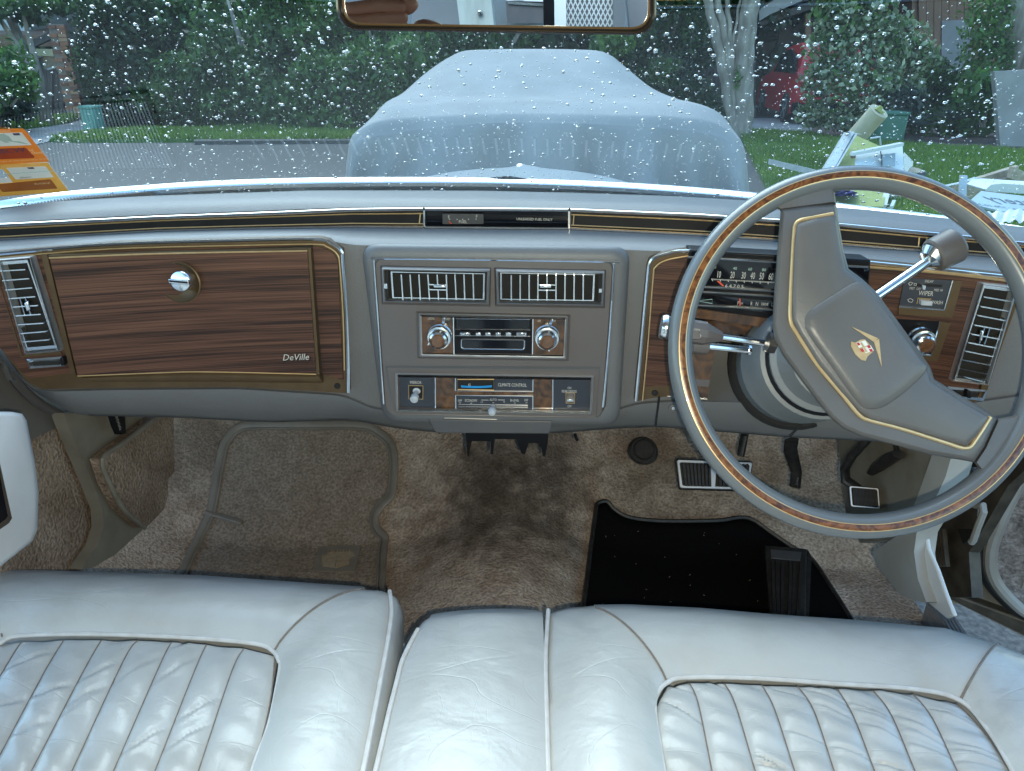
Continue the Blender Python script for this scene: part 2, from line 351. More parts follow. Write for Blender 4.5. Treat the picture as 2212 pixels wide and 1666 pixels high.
def xb(y): return float(np.interp(y, [p[1] for p in SILL], [p[0] for p in SILL]))
mb.grid([[(min(x, xb(y)), y, floor_z(x, y)+.0025*math.sin(31*x+9*y)*math.sin(23*y-7*x)) for x in xs] for y in ys], 'carpet')
tag(mb.build('floor', ang=180), kind='structure')
# ================================================================== dashboard
dash = thing('dashboard', 'grey padded dashboard with walnut panels running right across the car under the windscreen', 'dashboard', (0, 1.0, .85))
CREST = [(0, 454), (91, 439), (271, 428), (650, 415.5), (1055, 417), (1464, 428), (1613, 437), (1897, 458), (2040, 474), (2212, 494)]
STOP = [(0, 487), (343, 470), (540, 463), (759, 454), (916, 452), (1230, 454), (1500, 465), (1816, 486), (2112, 515), (2212, 527)]
SBOT = [(0, 517.8), (343, 499), (540, 494), (759, 490), (905, 491.5), (1230, 494.5), (1500, 507), (1817, 529), (2148, 554), (2212, 560)]
BROW = [(0, 538), (240, 518), (500, 508), (690, 508), (760, 522), (1070, 527), (1360, 532), (1420, 535), (1490, 535), (1880, 561), (2172, 590), (2212, 594)]
PBOT = [(-60, 660), (0, 742), (60, 836), (88, 842), (240, 838), (515, 836), (748, 851), (800, 880), (1070, 897), (1330, 885), (1371, 868), (1480, 862), (1720, 868), (2000, 880), (2212, 850)]
UND = [(-60, 700), (0, 775), (75, 850), (165, 898), (377, 902), (583, 913), (760, 907), (850, 925), (930, 934), (1190, 937), (1330, 926), (1420, 922), (1700, 945), (1960, 957), (2212, 940)]
xs = np.linspace(-130, 2340, 150)
L = {k: lerpx(v, xs) for k, v in dict(c=CREST, t=STOP, b=SBOT, w=BROW, p=PBOT, u=UND).items()}
def row(y, A): return [DA(x, q, A) for x, q in zip(xs, y)]
crest = row(L['c'], 1.10)
back = [np.array([p[0]*1.02, max(wyb(p[0]*1.02)-.02, p[1]+.03), .988]) for p in crest]
rows = [back, [p*.8+q*.2+np.array([0, 0, .006]) for p, q in zip(crest, back)], [p*.93+q*.07+np.array([0, 0, .003]) for p, q in zip(crest, back)], crest,
        row(L['c']+7, 1.082), row(L['c']*.72+L['t']*.28, 1.062), row(L['c']*.42+L['t']*.58, 1.043), row(L['c']*.15+L['t']*.85, 1.033), row(L['t']-1.5, 1.035), row(L['t']+1, 1.046),
        row(L['b']-1, 1.046), row(L['b']+1.5, 1.026), row(L['b']*.6+L['w']*.4, 1.003), row(L['b']*.3+L['w']*.7, .985), row(L['w'], .969), row(L['w']+8, .962), row(L['w']+18, .962),
        row(L['w']*.5+L['p']*.5, .962), row(L['p'], .962), row(L['p']+5, .956), row(L['p']*.75+L['u']*.25, .957), row(L['p']*.4+L['u']*.6, .966), row(L['u']-6, .978), row(L['u'], .992)]
rows.append([p+np.array([0, .16, .02]) for p in rows[-1]])
win = np.clip(np.minimum((xs-1486)/26, (1872-xs)/26), 0, 1)            # hollow behind the steering wheel
for k in range(15, 19):
    for j in range(len(xs)): rows[k][j] = rows[k][j]+(np.array(ray(xs[j], 780))/ray(xs[j], 780)[1])*.075*win[j]*(1 if k < 18 else .0)
mb = MB(); mb.grid(rows, 'vinyl'); mb.build('padded_body', dash, ang=50)
# black band with gold pin lines, three lengths; chrome lips above and below
def yat(ctrl, x): return float(np.interp(x, [c[0] for c in ctrl], [c[1] for c in ctrl]))
def S_(x, f, A=1.030):                        # point on the band, f 0 top .. 1 bottom
    return DA(x, yat(STOP, x)*(1-f)+yat(SBOT, x)*f, A)
for nm, x0, x1 in (('left', -90, 914), ('right', 1234, 2330)):
    xx = np.linspace(x0, x1, 40); mb = MB()
    sheet(mb, lambda px, py, o: DA(px, py, 1.036-o), [(x, yat(STOP, x)+3) for x in xx], [(x, yat(SBOT, x)-2) for x in xx], 'black', n=40, k=2, off=0, depth=.008)
    b = mb.build('band_panel', dash)
    for f in (.24, .80):
        mb = MB(); mb.tube([S_(x, f, 1.0355) for x in (xx if nm == 'right' else xx)], .0009, 'gold', 6); mb.build('pin_line', b)
    ends = (912,) if nm == 'left' else (1238, 1984, 2002)
    for e in ends:
        e = e-6 if nm == 'left' else e
        mb = MB(); mb.tube([S_(e+(2 if e != 2002 else 0), .24, 1.0355), S_(e, .80, 1.0355)], .0009, 'gold', 6); mb.build('pin_line', b)
mb = MB(); xx = np.linspace(917, 1229, 14)
sheet(mb, lambda px, py, o: DA(px, py, 1.042-o), [(x, yat(STOP, x)+3) for x in xx], [(x, yat(SBOT, x)-2) for x in xx], 'gloss', n=14, k=2, off=0, depth=.006)
gauge = mb.build('fuel_gauge', dash, ang=20)
GP = plane3(DA(920, 470, 1.0405), DA(1225, 470, 1.0405), DA(1070, 490, 1.0405))
gx = GP(1100, 470)-GP(1000, 467.8); gy = np.array([0, 0, 1.])
mb = MB(); mb.prism(quad(GP, [QF(385, 245), QF(940, 248), QF(940, 385), QF(385, 385)], .0006), BACK*.001, 'dkplastic'); mb.build('gauge_face', gauge)
for s_, x, y, h in (('E', 470, 290, .0042), ('F', 848, 282, .0042), ('FUEL', 662, 356, .0042), ('UNLEADED FUEL ONLY', 1630, 322, .0036)):
    mb = MB(); mb.text(s_, GP(*QF(x, y), .0016), gx, gy, h, 'white', sx=.95); mb.build('lettering', gauge, fix=False)
mb = MB()
for x, y in ((481, 322), (582, 322), (658, 322), (737, 320), (840, 318)):
    q = QF(x, y); mb.prism(quad(GP, [(q[0]-1, q[1]-1), (q[0]+1, q[1]-1), (q[0]+1, q[1]+1), (q[0]-1, q[1]+1)], .0016), BACK*.0004, 'white')
mb.build('scale_dot', gauge, fix=False)
mb = MB(); mb.prism(quad(GP, [QF(465, 352), QF(478, 350), QF(512, 380), QF(500, 386)], .0018), BACK*.0005, 'red'); mb.build('needle', gauge)
for f, A in ((0.0, 1.031), (1.0, 1.025)):
    for x0, x1 in ((-90, 914), (918, 1228), (1232, 2330)):
        xx = np.linspace(x0, x1, 40); mb = MB(); mb.tube([S_(x, f, A) for x in xx], .0024, 'chrome', 8); mb.build('chrome_lip', dash)
for x in (917, 1229):
    mb = MB(); mb.bar(S_(x, .04, 1.034), S_(x, .96, 1.034), (.0022, 0, 0), (0, .006, 0), 'chrome'); mb.build('gauge_divider', dash)
# ---- walnut passenger side
mb = MB()
sheet(mb, D, [(-70, 553), (0, 547), (240, 527), (545, 518), (686, 516), (712, 523), (738, 541)], [(-30, 690), (14, 770), (60, 826), (88, 841), (240, 838), (515, 836), (753, 850)], 'brass', n=44, k=9, off=.010, depth=.02)
lp = mb.build('bronze_surround', dash)
mb = MB()
sheet(mb, D, [(-70, 566), (0, 560), (240, 541), (545, 533), (676, 531), (702, 536), (722, 550), (730, 566)], [(-60, 690), (8, 760), (59, 818), (150, 806), (400, 806), (600, 806), (690, 806), (741, 822)], 'wood', n=44, k=9, off=.0125, depth=.004)
mb.build('veneer', lp)
mb = MB(); mb.tube([D(x, y, .013) for x, y in smooth([(-70, 554), (0, 548), (240, 528), (545, 519), (686, 517), (713, 524), (737, 542), (741, 571), (748, 674), (752, 777), (753, 848)], 5)], .0022, 'chrome', 6); mb.build('chrome_edge', lp)
mb = MB(); mb.tube([D(x, y, .013) for x, y in smooth([(-70, 563), (0, 557), (240, 538), (545, 530), (680, 528), (706, 533), (728, 549), (734, 575), (741, 680), (744, 800)], 5)], .0009, 'gold', 6); mb.build('gold_edge', lp)
mb = MB(); sheet(mb, D, [QP(370, 150), QP(440, 148), (300, 543), Q4(1968, 284)], [QP(690, 1240), (400, 822), (697, 826)], 'void', n=30, k=4, off=.0135, depth=.004); mb.build('door_gap', lp)
mb = MB(); sheet(mb, D, [QP(373, 150), QP(428, 150)], [QP(640, 1230), QP(690, 1245)], 'brass', n=4, k=6, off=.0165, depth=.004); mb.build('channel', lp)
GB = ([Q4(312, 362), Q4(1000, 335), Q4(1935, 318)], [Q4(490, 1103), Q4(1000, 1083), Q4(1300, 1077), Q4(1990, 1092)])
mb = MB(); sheet(mb, D, GB[0], GB[1], 'wood', n=36, k=6, off=.0235, depth=.008)
gb = mb.build('glovebox_door', dash)
tag(gb, 'walnut glovebox door with a chrome turn knob')
mb = MB(); sheet(mb, D, [Q4(302, 345), Q4(1000, 322), Q4(1938, 300)], [Q4(312, 361), Q4(1000, 334), Q4(1935, 317)], 'brass', n=36, k=3, off=.0238, depth=.009, bulge=.001); mb.build('door_top_lip', gb)
mb = MB(); mb.tube([D(*Q4(x, y), .0245) for x, y in smooth([(308, 361), (1000, 333), (1935, 316)], 12)], .0011, 'gold', 6); mb.build('gold_edge', gb)
mb = MB(); mb.tube([D(*Q4(x, y), .0238) for x, y in smooth([(488, 1104), (1000, 1084), (1300, 1078), (1990, 1093)], 8)], .0008, 'gold', 6); mb.build('gold_edge', gb)
mb = MB(); sheet(mb, D, [Q4(1938, 300), Q4(1955, 300)], [Q4(1992, 1094), Q4(2012, 1096)], 'brass', n=3, k=6, off=.0225, depth=.008); mb.build('door_side_lip', gb)
mb = MB(); sheet(mb, D, [Q4(500, 1106), Q4(1000, 1088), Q4(1300, 1082), Q4(2005, 1098)], [Q4(580, 1140), Q4(1000, 1140), Q4(1300, 1140), Q4(2030, 1148)], 'brass', n=30, k=4, off=.021, depth=.008, bulge=.003); mb.build('door_lower_lip', gb)
kn = D(*Q4(1137, 515), .0262); ka = np.array([.0, -1, .10])
mb = MB(); mb.lathe(kn, ka, [(.0262, -.001), (.0262, .0012), (.0248, .0018), (.0238, .0004), (.014, -.004)], 'brass', 32); mb.build('knob_bezel', gb)
kc = D(*Q4(1158, 500), .030)
mb = MB(); mb.lathe(kc, ka, [(.0135, -.006), (.0135, .008), (.0122, .011), (.006, .0125), (0, .0128)], 'chrome', 28)
mb.bar(kc+ka*.0115+np.array([-.0125, 0, .0012]), kc+ka*.0115+np.array([.0125, 0, -.0006]), (0, 0, .0056), (0, .006, 0), 'chrome')
mb.bar(kc+ka*.0147+np.array([-.0115, 0, .0012]), kc+ka*.0147+np.array([.0115, 0, -.0006]), (0, 0, .0022), (0, .001, 0), 'black')
mb.build('knob', gb, bevel=.0006)
GD = plane3(D(600, 770, .024), D(670, 772, .024), D(640, 785, .024)); ex = GD(667, 771)-GD(607, 773)
mb = MB(); mb.text('DeVille', GD(638, 772.5, .0009), ex, (0, 0, 1), .0092, 'white', sx=.92, shear=.3); mb.text('DeVille', GD(640, 774.5, .0004), ex, (0, 0, 1), .0106, 'black', sx=.87, shear=.3); mb.build('badge', gb, fix=False)
# ---- air vents
def vent(fn, outer, inner, slats, tab, label=None, par=dash, thumb=None, wdt=.0016):
    dv = np.array([0, .012, 0]); mb = MB()
    ky, kx = (.86, .955) if abs(outer[1][0]-outer[0][0]) > abs(outer[3][1]-outer[0][1]) else (.955, .86)
    oi = scl(outer, kx, ky); md = scl(outer, (1+kx)/2, (1+ky)/2)
    mb.frame(quad(fn, outer, .009), quad(fn, md, .0150), dv, 'satin'); mb.frame(quad(fn, md, .0150), quad(fn, oi, .0085), dv*.4, 'satin')
    fr = mb.build('air_vent', par)
    if label: tag(fr, label)
    mb = MB(); mb.prism(quad(fn, scl(oi, .99), .002), BACK*.004, 'void'); mb.build('duct', fr)
    mb = MB(); mb.frame(quad(fn, inner, .0105), quad(fn, scl(inner, .965, .93), .0105), dv*.6, 'chrome'); mb.build('louvre_frame', fr)
    for a, b in slats:
        mb = MB(); A, B = fn(*a, .0085), fn(*b, .0085); t = (B-A)/np.linalg.norm(B-A); n = np.cross(t, (0, 1., 0)); n /= np.linalg.norm(n)
        mb.bar(A, B, n*wdt, np.array([0, .010, 0]), 'chrome'); mb.build('slat', fr)
    for a, b in tab[1:]:
        mb = MB(); A, B = fn(*a, .0088), fn(*b, .0088); t = (B-A)/np.linalg.norm(B-A); n = np.cross(t, (0, 1., 0)); n /= np.linalg.norm(n); mb.bar(A, B, n*wdt, np.array([0, .008, 0]), 'chrome'); mb.build('tab_frame', fr)
    p = quad(fn, tab[0], .0155); mb = MB(); mb.prism(p, BACK*.009, 'chrome'); mb.build('thumb_tab', fr, bevel=.001)
    if thumb:
        mb = MB(); mb.prism(quad(fn, thumb[0], .0118), BACK*.003, 'void'); mb.prism(quad(fn, thumb[1], .0145), BACK*.004, 'chrome'); mb.build('shut_off_lever', fr)
    return fr
def fnD(px, py, off=0): return D(px, py, off+.0115)
sl = [((0, 290), (252, 275)), ((45, 375), (285, 357)), ((75, 460), (312, 440)), ((100, 540), (338, 520)), ((130, 615), (365, 600)), ((157, 695), (390, 680)), ((183, 775), (415, 760)), ((210, 855), (440, 835)), ((235, 930), (465, 910))]
sl = [s for i, s in enumerate(sl)]
vent(fnD, [QP(-28, 190), QP(270, 165), QP(548, 1028), QP(228, 1056)], [QP(-12, 215), QP(246, 195), QP(508, 1000), QP(250, 1022)], [(QP(*a), QP(*b)) for a, b in sl],
     ([QP(216, 590), QP(248, 570), QP(272, 650), QP(240, 668)], (QP(200, 540), QP(245, 690)), (QP(250, 537), QP(297, 685))), 'chrome air vent left of the glovebox', thumb=None, wdt=.0014)
mb = MB(); mb.frame(quad(D, [QP(0, 420), QP(2, 330), QP(240, 1056), QP(190, 1085)], .0135), quad(D, [QP(0, 425), QP(8, 360), QP(232, 1052), QP(205, 1070)], .0135), BACK*.003, 'brass')
mb.prism(quad(D, [QP(190, 1084), QP(232, 1056), QP(548, 1032), QP(558, 1050)], .0150), BACK*.004, 'brass'); mb.build('vent_lip', lp)
def slider(c, label, knobq):
    mb = MB(); mb.frame(quad(D, c, .016), quad(D, scl(c, .92, .6), .018), BACK*.006, 'chrome'); mb.frame(quad(D, scl(c, .9, .55), .0165), quad(D, scl(c, .82, .25), .013), BACK*.002, 'chrome')
    o = mb.build('vent_slider', dash); tag(o, label)
    mb = MB(); mb.prism(quad(D, scl(c, .86, .34), .0128), BACK*.001, 'void'); mb.build('slot', o)
    mb = MB(); mb.prism(quad(D, knobq, .024), BACK*.010, 'black'); mb.build('slide_knob', o, bevel=.001)
slider([QP(238, 1100), QP(560, 1075), QP(590, 1160), QP(268, 1186)], 'chrome vent slider under the left end vent', [QP(540, 1088), QP(572, 1085), QP(584, 1160), QP(552, 1163)])
# ---- centre stack
SP = Plane((0, .930, .86), (0, -1, 0.02))
def rrect(c, rad, n=5):                        # rounded corner polygon in picture units
    out = []
    for i in range(4):
        p, a, b = np.array(c[i], float), np.array(c[i-1], float), np.array(c[(i+1) % 4], float)
        u = (a-p)/np.linalg.norm(a-p)*rad; v = (b-p)/np.linalg.norm(b-p)*rad
        for k in range(n+1):
            t = k/n; out.append(tuple((p+u)*(1-t)**2+2*t*(1-t)*p+(p+v)*t*t))
    return out
mb = MB(); o1 = rrect([(780, 527), (1362, 533), (1338, 921), (828, 914)], 38); o2 = rrect([(790, 536), (1352, 542), (1330, 914), (836, 907)], 36); o3 = rrect([(800, 548), (1340, 555), (1320, 906), (842, 899)], 32)
mb.grid([quad(SP, o1, -.022), quad(SP, o1, -.006), quad(SP, o2, .001), quad(SP, o3, .0035), quad(SP, scl(o3, .95), .0035)], 'vinyl', True)
cs = mb.build('centre_bezel', dash, ang=60)
mb = MB(); out = rrect([Q5(298, 393), Q5(1812, 413), Q5(1738, 1405), Q5(372, 1383)], 22)
mb.prism(quad(SP, out, .0055), BACK*.006, 'plastic'); face = mb.build('centre_panel', dash, bevel=.002)
mb = MB(); pts = [SP(*q, .0062) for q in smooth([Q5(360, 1310), Q5(345, 1100), Q5(322, 760), Q5(300, 440), Q5(304, 400), Q5(340, 395), Q5(1000, 402), Q5(1780, 415), Q5(1810, 422), Q5(1810, 470), Q5(1790, 800), Q5(1765, 1100), Q5(1742, 1330)], 6)]
mb.tube(pts, .0016, 'chrome', 6); mb.build('chrome_edge', face)
def vframe(c): 
    mb = MB(); mb.frame(quad(SP, scl(c, 1.03, 1.14), .0057), quad(SP, c, .0105), BACK*.002, 'plastic'); mb.build('vent_recess', face)
vl = [QV(158, 150), QV(1107, 168), QV(1100, 470), QV(172, 452)]; vr = [QV(1163, 168), QV(2120, 187), QV(2108, 485), QV(1170, 470)]
vframe(vl); vframe(vr)
def spv(px, py, off=0): return SP(px, py, off+.0055)
T = [335, 412, 490, 568, None, 730, 806, 885, 965]; B = [350, 427, 503, 583, None, 737, 817, 892, 970]
ls = [(QV(t, 200), QV(b, 425)) for t, b in zip(T, B) if t]+[(QV(650, 200), QV(654, 290)), (QV(658, 337), QV(662, 425))]
vent(spv, vl, [QV(235, 182), QV(1066, 198), QV(1062, 432), QV(250, 416)], ls, ([QV(612, 302), QV(722, 304), QV(722, 328), QV(612, 327)], (QV(575, 290), QV(732, 293)), (QV(578, 334), QV(733, 337))),
     'chrome air vent on the left above the radio', thumb=([QV(190, 172), QV(214, 172), QV(220, 425), QV(198, 425)], [QV(176, 290), QV(205, 290), QV(205, 332), QV(178, 332)]))
T = [1300, 1378, 1457, 1535, None, 1693, 1772, 1852, 1932]; B = [1300, 1378, 1457, 1533, None, 1692, 1770, 1850, 1930]
ls = [(QV(t, 205), QV(b, 432)) for t, b in zip(T, B) if t]+[(QV(1614, 205), QV(1614, 290)), (QV(1613, 340), QV(1612, 432))]
vent(spv, vr, [QV(1200, 190), QV(2036, 206), QV(2026, 442), QV(1202, 430)], ls, ([QV(1550, 308), QV(1650, 309), QV(1650, 330), QV(1550, 329)], (QV(1532, 292), QV(1695, 294)), (QV(1532, 338), QV(1695, 340))),
     'chrome air vent on the right above the radio', thumb=([QV(2066, 205), QV(2096, 206), QV(2090, 452), QV(2062, 450)], [QV(2072, 335), QV(2098, 336), QV(2096, 368), QV(2070, 367)]))
# ---- radio
ra = [QV(483, 552), QV(1798, 578), QV(1782, 955), QV(492, 932)]
mb = MB(); mb.frame(quad(SP, scl(ra, 1.035, 1.09), .0057), quad(SP, ra, .009), BACK*.002, 'plastic'); mb.build('radio_recess', face)
mb = MB(); mb.frame(quad(SP, ra, .010), quad(SP, scl(ra, .983, .945), .0155), BACK*.008, 'satin'); mb.frame(quad(SP, scl(ra, .980, .935), .0125), quad(SP, scl(ra, .962, .88), .0145), BACK*.004, 'chrome')
radio = mb.build('radio', dash); tag(radio, 'old car radio with chrome knobs between burl plates')
mb = MB(); mb.prism(quad(SP, [QV(790, 588), QV(1488, 600), QV(1484, 908), QV(795, 902)], .011), BACK*.004, 'black'); mb.build('black_face', radio)
for c in ([QV(512, 583), QV(787, 588), QV(792, 905), QV(516, 900)], [QV(1492, 601), QV(1772, 606), QV(1762, 915), QV(1488, 910)]):
    mb = MB(); mb.prism(quad(SP, c, .0112), BACK*.004, 'burl'); mb.build('burl_plate', radio)
for a, b in ((QV(790, 584), QV(795, 908)), (QV(1490, 598), QV(1486, 910))):
    mb = MB(); mb.bar(SP(*a, .012), SP(*b, .012), (.0013, 0, 0), (0, .003, 0), 'chrome'); mb.build('chrome_divider', radio)
def knob(q, r1, par, fn, off, cap, base=None, ax=(0, -1, .02), nm='knob', ln=.024):
    c = fn(*q, off); mb = MB()
    mb.lathe(c, ax, [(r1*1.06, 0), (r1*1.06, .003), (r1*.98, .0045), (r1*.98, .009), (r1*1.0, .010), (r1*.97, .012), (r1*.82, .0125), (r1*.80, ln*.8), (r1*.74, ln*.93), (r1*.6, ln)], 'chrome', 36)
    a = np.array(ax, float); a /= np.linalg.norm(a)
    mb.lathe(c+a*ln, a, [(r1*.6, 0), (r1*.5, .0012), (0, .002)], cap, 30)
    return mb.build(nm, par, ang=30)
M['amber'] = mat('smoked_amber_cap', (.10, .045, .018), .12, col2=(.14, .065, .025), scale=120, coat=.6)
for q in (QV(672, 745), QV(1614, 752)):
    knob(q, .0158, radio, SP, .012, 'amber')
for a, b in ((QV(700, 640), QV(708, 588)), (QV(1640, 650), QV(1660, 605))):
    mb = MB(); mb.bar(SP(*a, .016), SP(*b, .020), (.0042, 0, 0), (0, .0022, 0), 'chrome'); mb.build('ring_lever', radio, bevel=.0005)
for a, b in ((QV(578, 805), QV(566, 830)), (QV(1628, 850), QV(1632, 882))):
    mb = MB(); mb.bar(SP(*a, .014), SP(*b, .014), (.0022, 0, 0), (0, .002, 0), 'chrome'); mb.build('ring_tab', radio)
def outline(fn, c, off, r, m, par, nm='trim_line', rad=0):
    p = quad(fn, rrect(c, rad) if rad else c, off); mb = MB(); mb.tube(p, r, m, 6, closed=True); return mb.build(nm, par)
outline(SP, [QV(810, 597), QV(1467, 604), QV(1466, 752), QV(806, 746)], .0117, .0008, 'chrome', radio)
outline(SP, [QV(858, 777), QV(1418, 786), QV(1412, 868), QV(860, 860)], .0117, .0009, 'chrome', radio, 'tape_slot_rim', rad=5)
mb = MB(); mb.prism(quad(SP, [QV(870, 786), QV(1408, 794), QV(1402, 860), QV(872, 852)], .0112), BACK*.001, 'gloss'); mb.build('tape_slot', radio)
mb = MB(); mb.prism(quad(SP, [QV(818, 604), QV(1460, 610), QV(1460, 688), QV(815, 682)], .0114), BACK*.001, 'gloss'); mb.build('dial_window', radio)
mb = MB(); mb.tube([SP(*QV(808, 690), .0116), SP(*QV(1467, 697), .0116)], .0007, 'chrome', 6); mb.build('trim_line', radio)
for x0, x1 in ((845, 935), (985, 1030), (1070, 1118), (1160, 1206), (1250, 1298), (1345, 1432)):
    mb = MB(); mb.prism(quad(SP, [QV(x0, 722), QV(x1, 723), QV(x1, 750), QV(x0, 749)], .0165), BACK*.006, 'chrome'); mb.prism(quad(SP, [QV(x0+4, 704), QV(x1-4, 705), QV(x1, 722), QV(x0, 721)], .0145), BACK*.004, 'black'); mb.build('push_button', radio, bevel=.0005)
sx = SP(*QV(1200, 620))-SP(*QV(700, 611)); sy = np.array([0, 0, 1.])
for s_, x, y, o, h, m in (('LOCAL', 593, 597, .0116, .0033, 'white'), ('DIST', 743, 602, .0116, .0033, 'white'), ('AM', 1544, 618, .0116, .0033, 'white'), ('FM', 1678, 620, .0116, .0033, 'white'), ('SCAN', 887, 737, .0169, .0034, 'black'), ('SEEK', 1389, 738, .0169, .0034, 'black')):
    mb = MB(); mb.text(s_, SP(*QV(x, y), o), sx, sy, h, m, sx=.62 if m == 'white' else 1.15); mb.build('lettering', radio, fix=False)
# ---- climate panel
cl = [QC(172, 92), QC(2015, 120), QC(2003, 470), QC(180, 443)]
mb = MB(); mb.frame(quad(SP, [QC(80, 20), QC(2075, 30), QC(2040, 500), QC(150, 470)], .0060), quad(SP, scl(cl, 1.01, 1.02), .004), BACK*.001, 'dkplastic'); mb.build('climate_recess', face)
mb = MB(); mb.frame(quad(SP, cl, .0090), quad(SP, scl(cl, .985, .96), .0130), BACK*.007, 'satin')
for k in (.955, .925, .895, .865): mb.frame(quad(SP, scl(cl, .983, k), .0115), quad(SP, scl(cl, .975, k-.012), .0132), BACK*.002, 'chrome')
cc = mb.build('climate_control', dash); tag(cc, 'climate control panel in a ribbed chrome frame at the bottom of the centre stack')
for c, m, nm in (([QC(210, 124), QC(540, 129), QC(542, 408), QC(218, 402)], 'navy', 'switch_plate'), ([QC(550, 129), QC(730, 132), QC(730, 413), QC(550, 409)], 'burl', 'burl_plate'), ([QC(734, 132), QC(1452, 143), QC(1450, 425), QC(734, 413)], 'burl', 'burl_plate'),
                 ([QC(1455, 143), QC(1635, 146), QC(1632, 428), QC(1454, 425)], 'burl', 'burl_plate'), ([QC(1640, 146), QC(1985, 151), QC(1978, 432), QC(1640, 428)], 'navy', 'switch_plate'),
                 ([QC(735, 134), QC(1450, 144), QC(1450, 256), QC(735, 248)], 'navy', 'temperature_plate'), ([QC(735, 292), QC(1450, 300), QC(1450, 425), QC(738, 413)], 'navy', 'mode_plate')):
    mb = MB(); mb.prism(quad(SP, c, .0095 if nm in ('temperature_plate', 'mode_plate') else .0085), BACK*.003, m); mb.build(nm, cc)
for a, b in (((545, 127), (547, 409)), ((1637, 146), (1635, 428)), ((733, 132), (733, 250)), ((1452, 144), (1451, 257)), ((733, 249), (1451, 257)), ((734, 290), (736, 413)), ((1451, 299), (1450, 425)), ((733, 291), (1451, 299))):
    mb = MB(); mb.tube([SP(*QC(*a), .0102), SP(*QC(*b), .0102)], .0009, 'chrome', 6); mb.build('chrome_divider', cc)
outline(SP, [QC(752, 145), QC(1090, 144), QC(1088, 245), QC(755, 238)], .0102, .0008, 'gold', cc)
mb = MB(); mb.prism(quad(SP, [QC(756, 149), QC(1086, 148), QC(1084, 241), QC(759, 234)], .0099), BACK*.001, 'void'); mb.build('dial_opening', cc)
mb = MB(); mb.grid([[SP(*QC(x, 0.000345*(x-925)**2*-1+ya), .0101+.002*(1-((x-925)/150)**2)) for x in np.linspace(785, 1070, 12)] for ya in (206, 225)], 'blue'); mb.build('temperature_dial', cc)
outline(SP, [QC(762, 377), QC(1405, 384), QC(1405, 402), QC(762, 398)], .0103, .0007, 'chrome', cc)
mb = MB(); mb.prism(quad(SP, [QC(764, 379), QC(1403, 386), QC(1403, 400), QC(764, 396)], .0100), BACK*.001, 'void'); mb.build('lever_slot', cc)
M['clear_knob'] = mat('clear_grey_knob', (.35, .38, .42), .1, col2=(.45, .47, .5), scale=90, coat=.7)
mb = MB(); mb.lathe(SP(*QC(1080, 392), .0100), (0, -1, -.12), [(.0032, 0), (.0030, .008), (.0048, .0085), (.0062, .012), (.0060, .016), (.0042, .019), (0, .02)], 'clear_knob', 20); mb.build('mode_lever', cc)
outline(SP, [QC(298, 201), QC(432, 204), QC(430, 328), QC(300, 325)], .0092, .0008, 'gold', cc)
mb = MB(); mb.prism(quad(SP, [QC(302, 205), QC(428, 208), QC(426, 324), QC(304, 321)], .0089), BACK*.001, 'void'); mb.build('toggle_opening', cc)
mb = MB(); mb.lathe(SP(*QC(372, 256), .009), (.0, -1, -.12), [(.0055, 0), (.0030, .001), (.0026, .014), (.0058, .0145), (.0062, .018), (.0054, .022), (0, .023)], 'clear_knob', 20); mb.build('mirror_toggle', cc)
outline(SP, [QC(1758, 270), QC(1838, 271), QC(1836, 366), QC(1760, 364)], .0092, .0009, 'gold', cc)
mb = MB(); mb.prism(quad(SP, [QC(1764, 276), QC(1832, 277), QC(1832, 330), QC(1764, 330)], .011), BACK*.003, 'plastic'); mb.prism(quad(SP, [QC(1766, 330), QC(1832, 331), QC(1830, 356), QC(1768, 355)], .0165), BACK*.008, 'chrome'); mb.build('rocker_switch', cc, bevel=.0006)
for s_, x, y, h, k in (('MIRROR', 364, 175, .0046, .68), ('65', 862, 196, .0038, .7), ('CLIMATE CONTROL', 1260, 198, .0050, .62), ('OFF', 774, 342, .0036, .62), ('ECONOMY', 878, 342, .0040, .62), ('LO', 978, 356, .0026, .7), ('AUTO', 1083, 335, .0038, .66), ('HI', 1184, 354, .0026, .7),
                       ('BI-LEVEL', 1282, 340, .0038, .62), ('DEF', 1390, 338, .0036, .62), ('ON', 1790, 225, .0036, .66), ('REAR DEFOG', 1788, 257, .0040, .62), ('OFF', 1790, 396, .0036, .66)):
    mb = MB(); mb.text(s_, SP(*QC(x, y), .0128 if s_ == '65' else .0103 if 750 < x < 1450 else .0093), sx, sy, h, 'white', sx=k); mb.build('lettering', cc, fix=False)
mb = MB()
for a, b in (((972, 336), (1040, 337)), ((1125, 335), (1190, 336)), ((767, 363), (783, 363)), ((870, 366), (888, 366)), ((1075, 362), (1092, 362)), ((1275, 364), (1292, 364)), ((1383, 362), (1400, 362))):
    mb.bar(SP(*QC(*a), .0102), SP(*QC(*b), .0102), (0, 0, .0007), (0, .0002, 0), 'white')
mb.build('scale_mark', cc, fix=False)
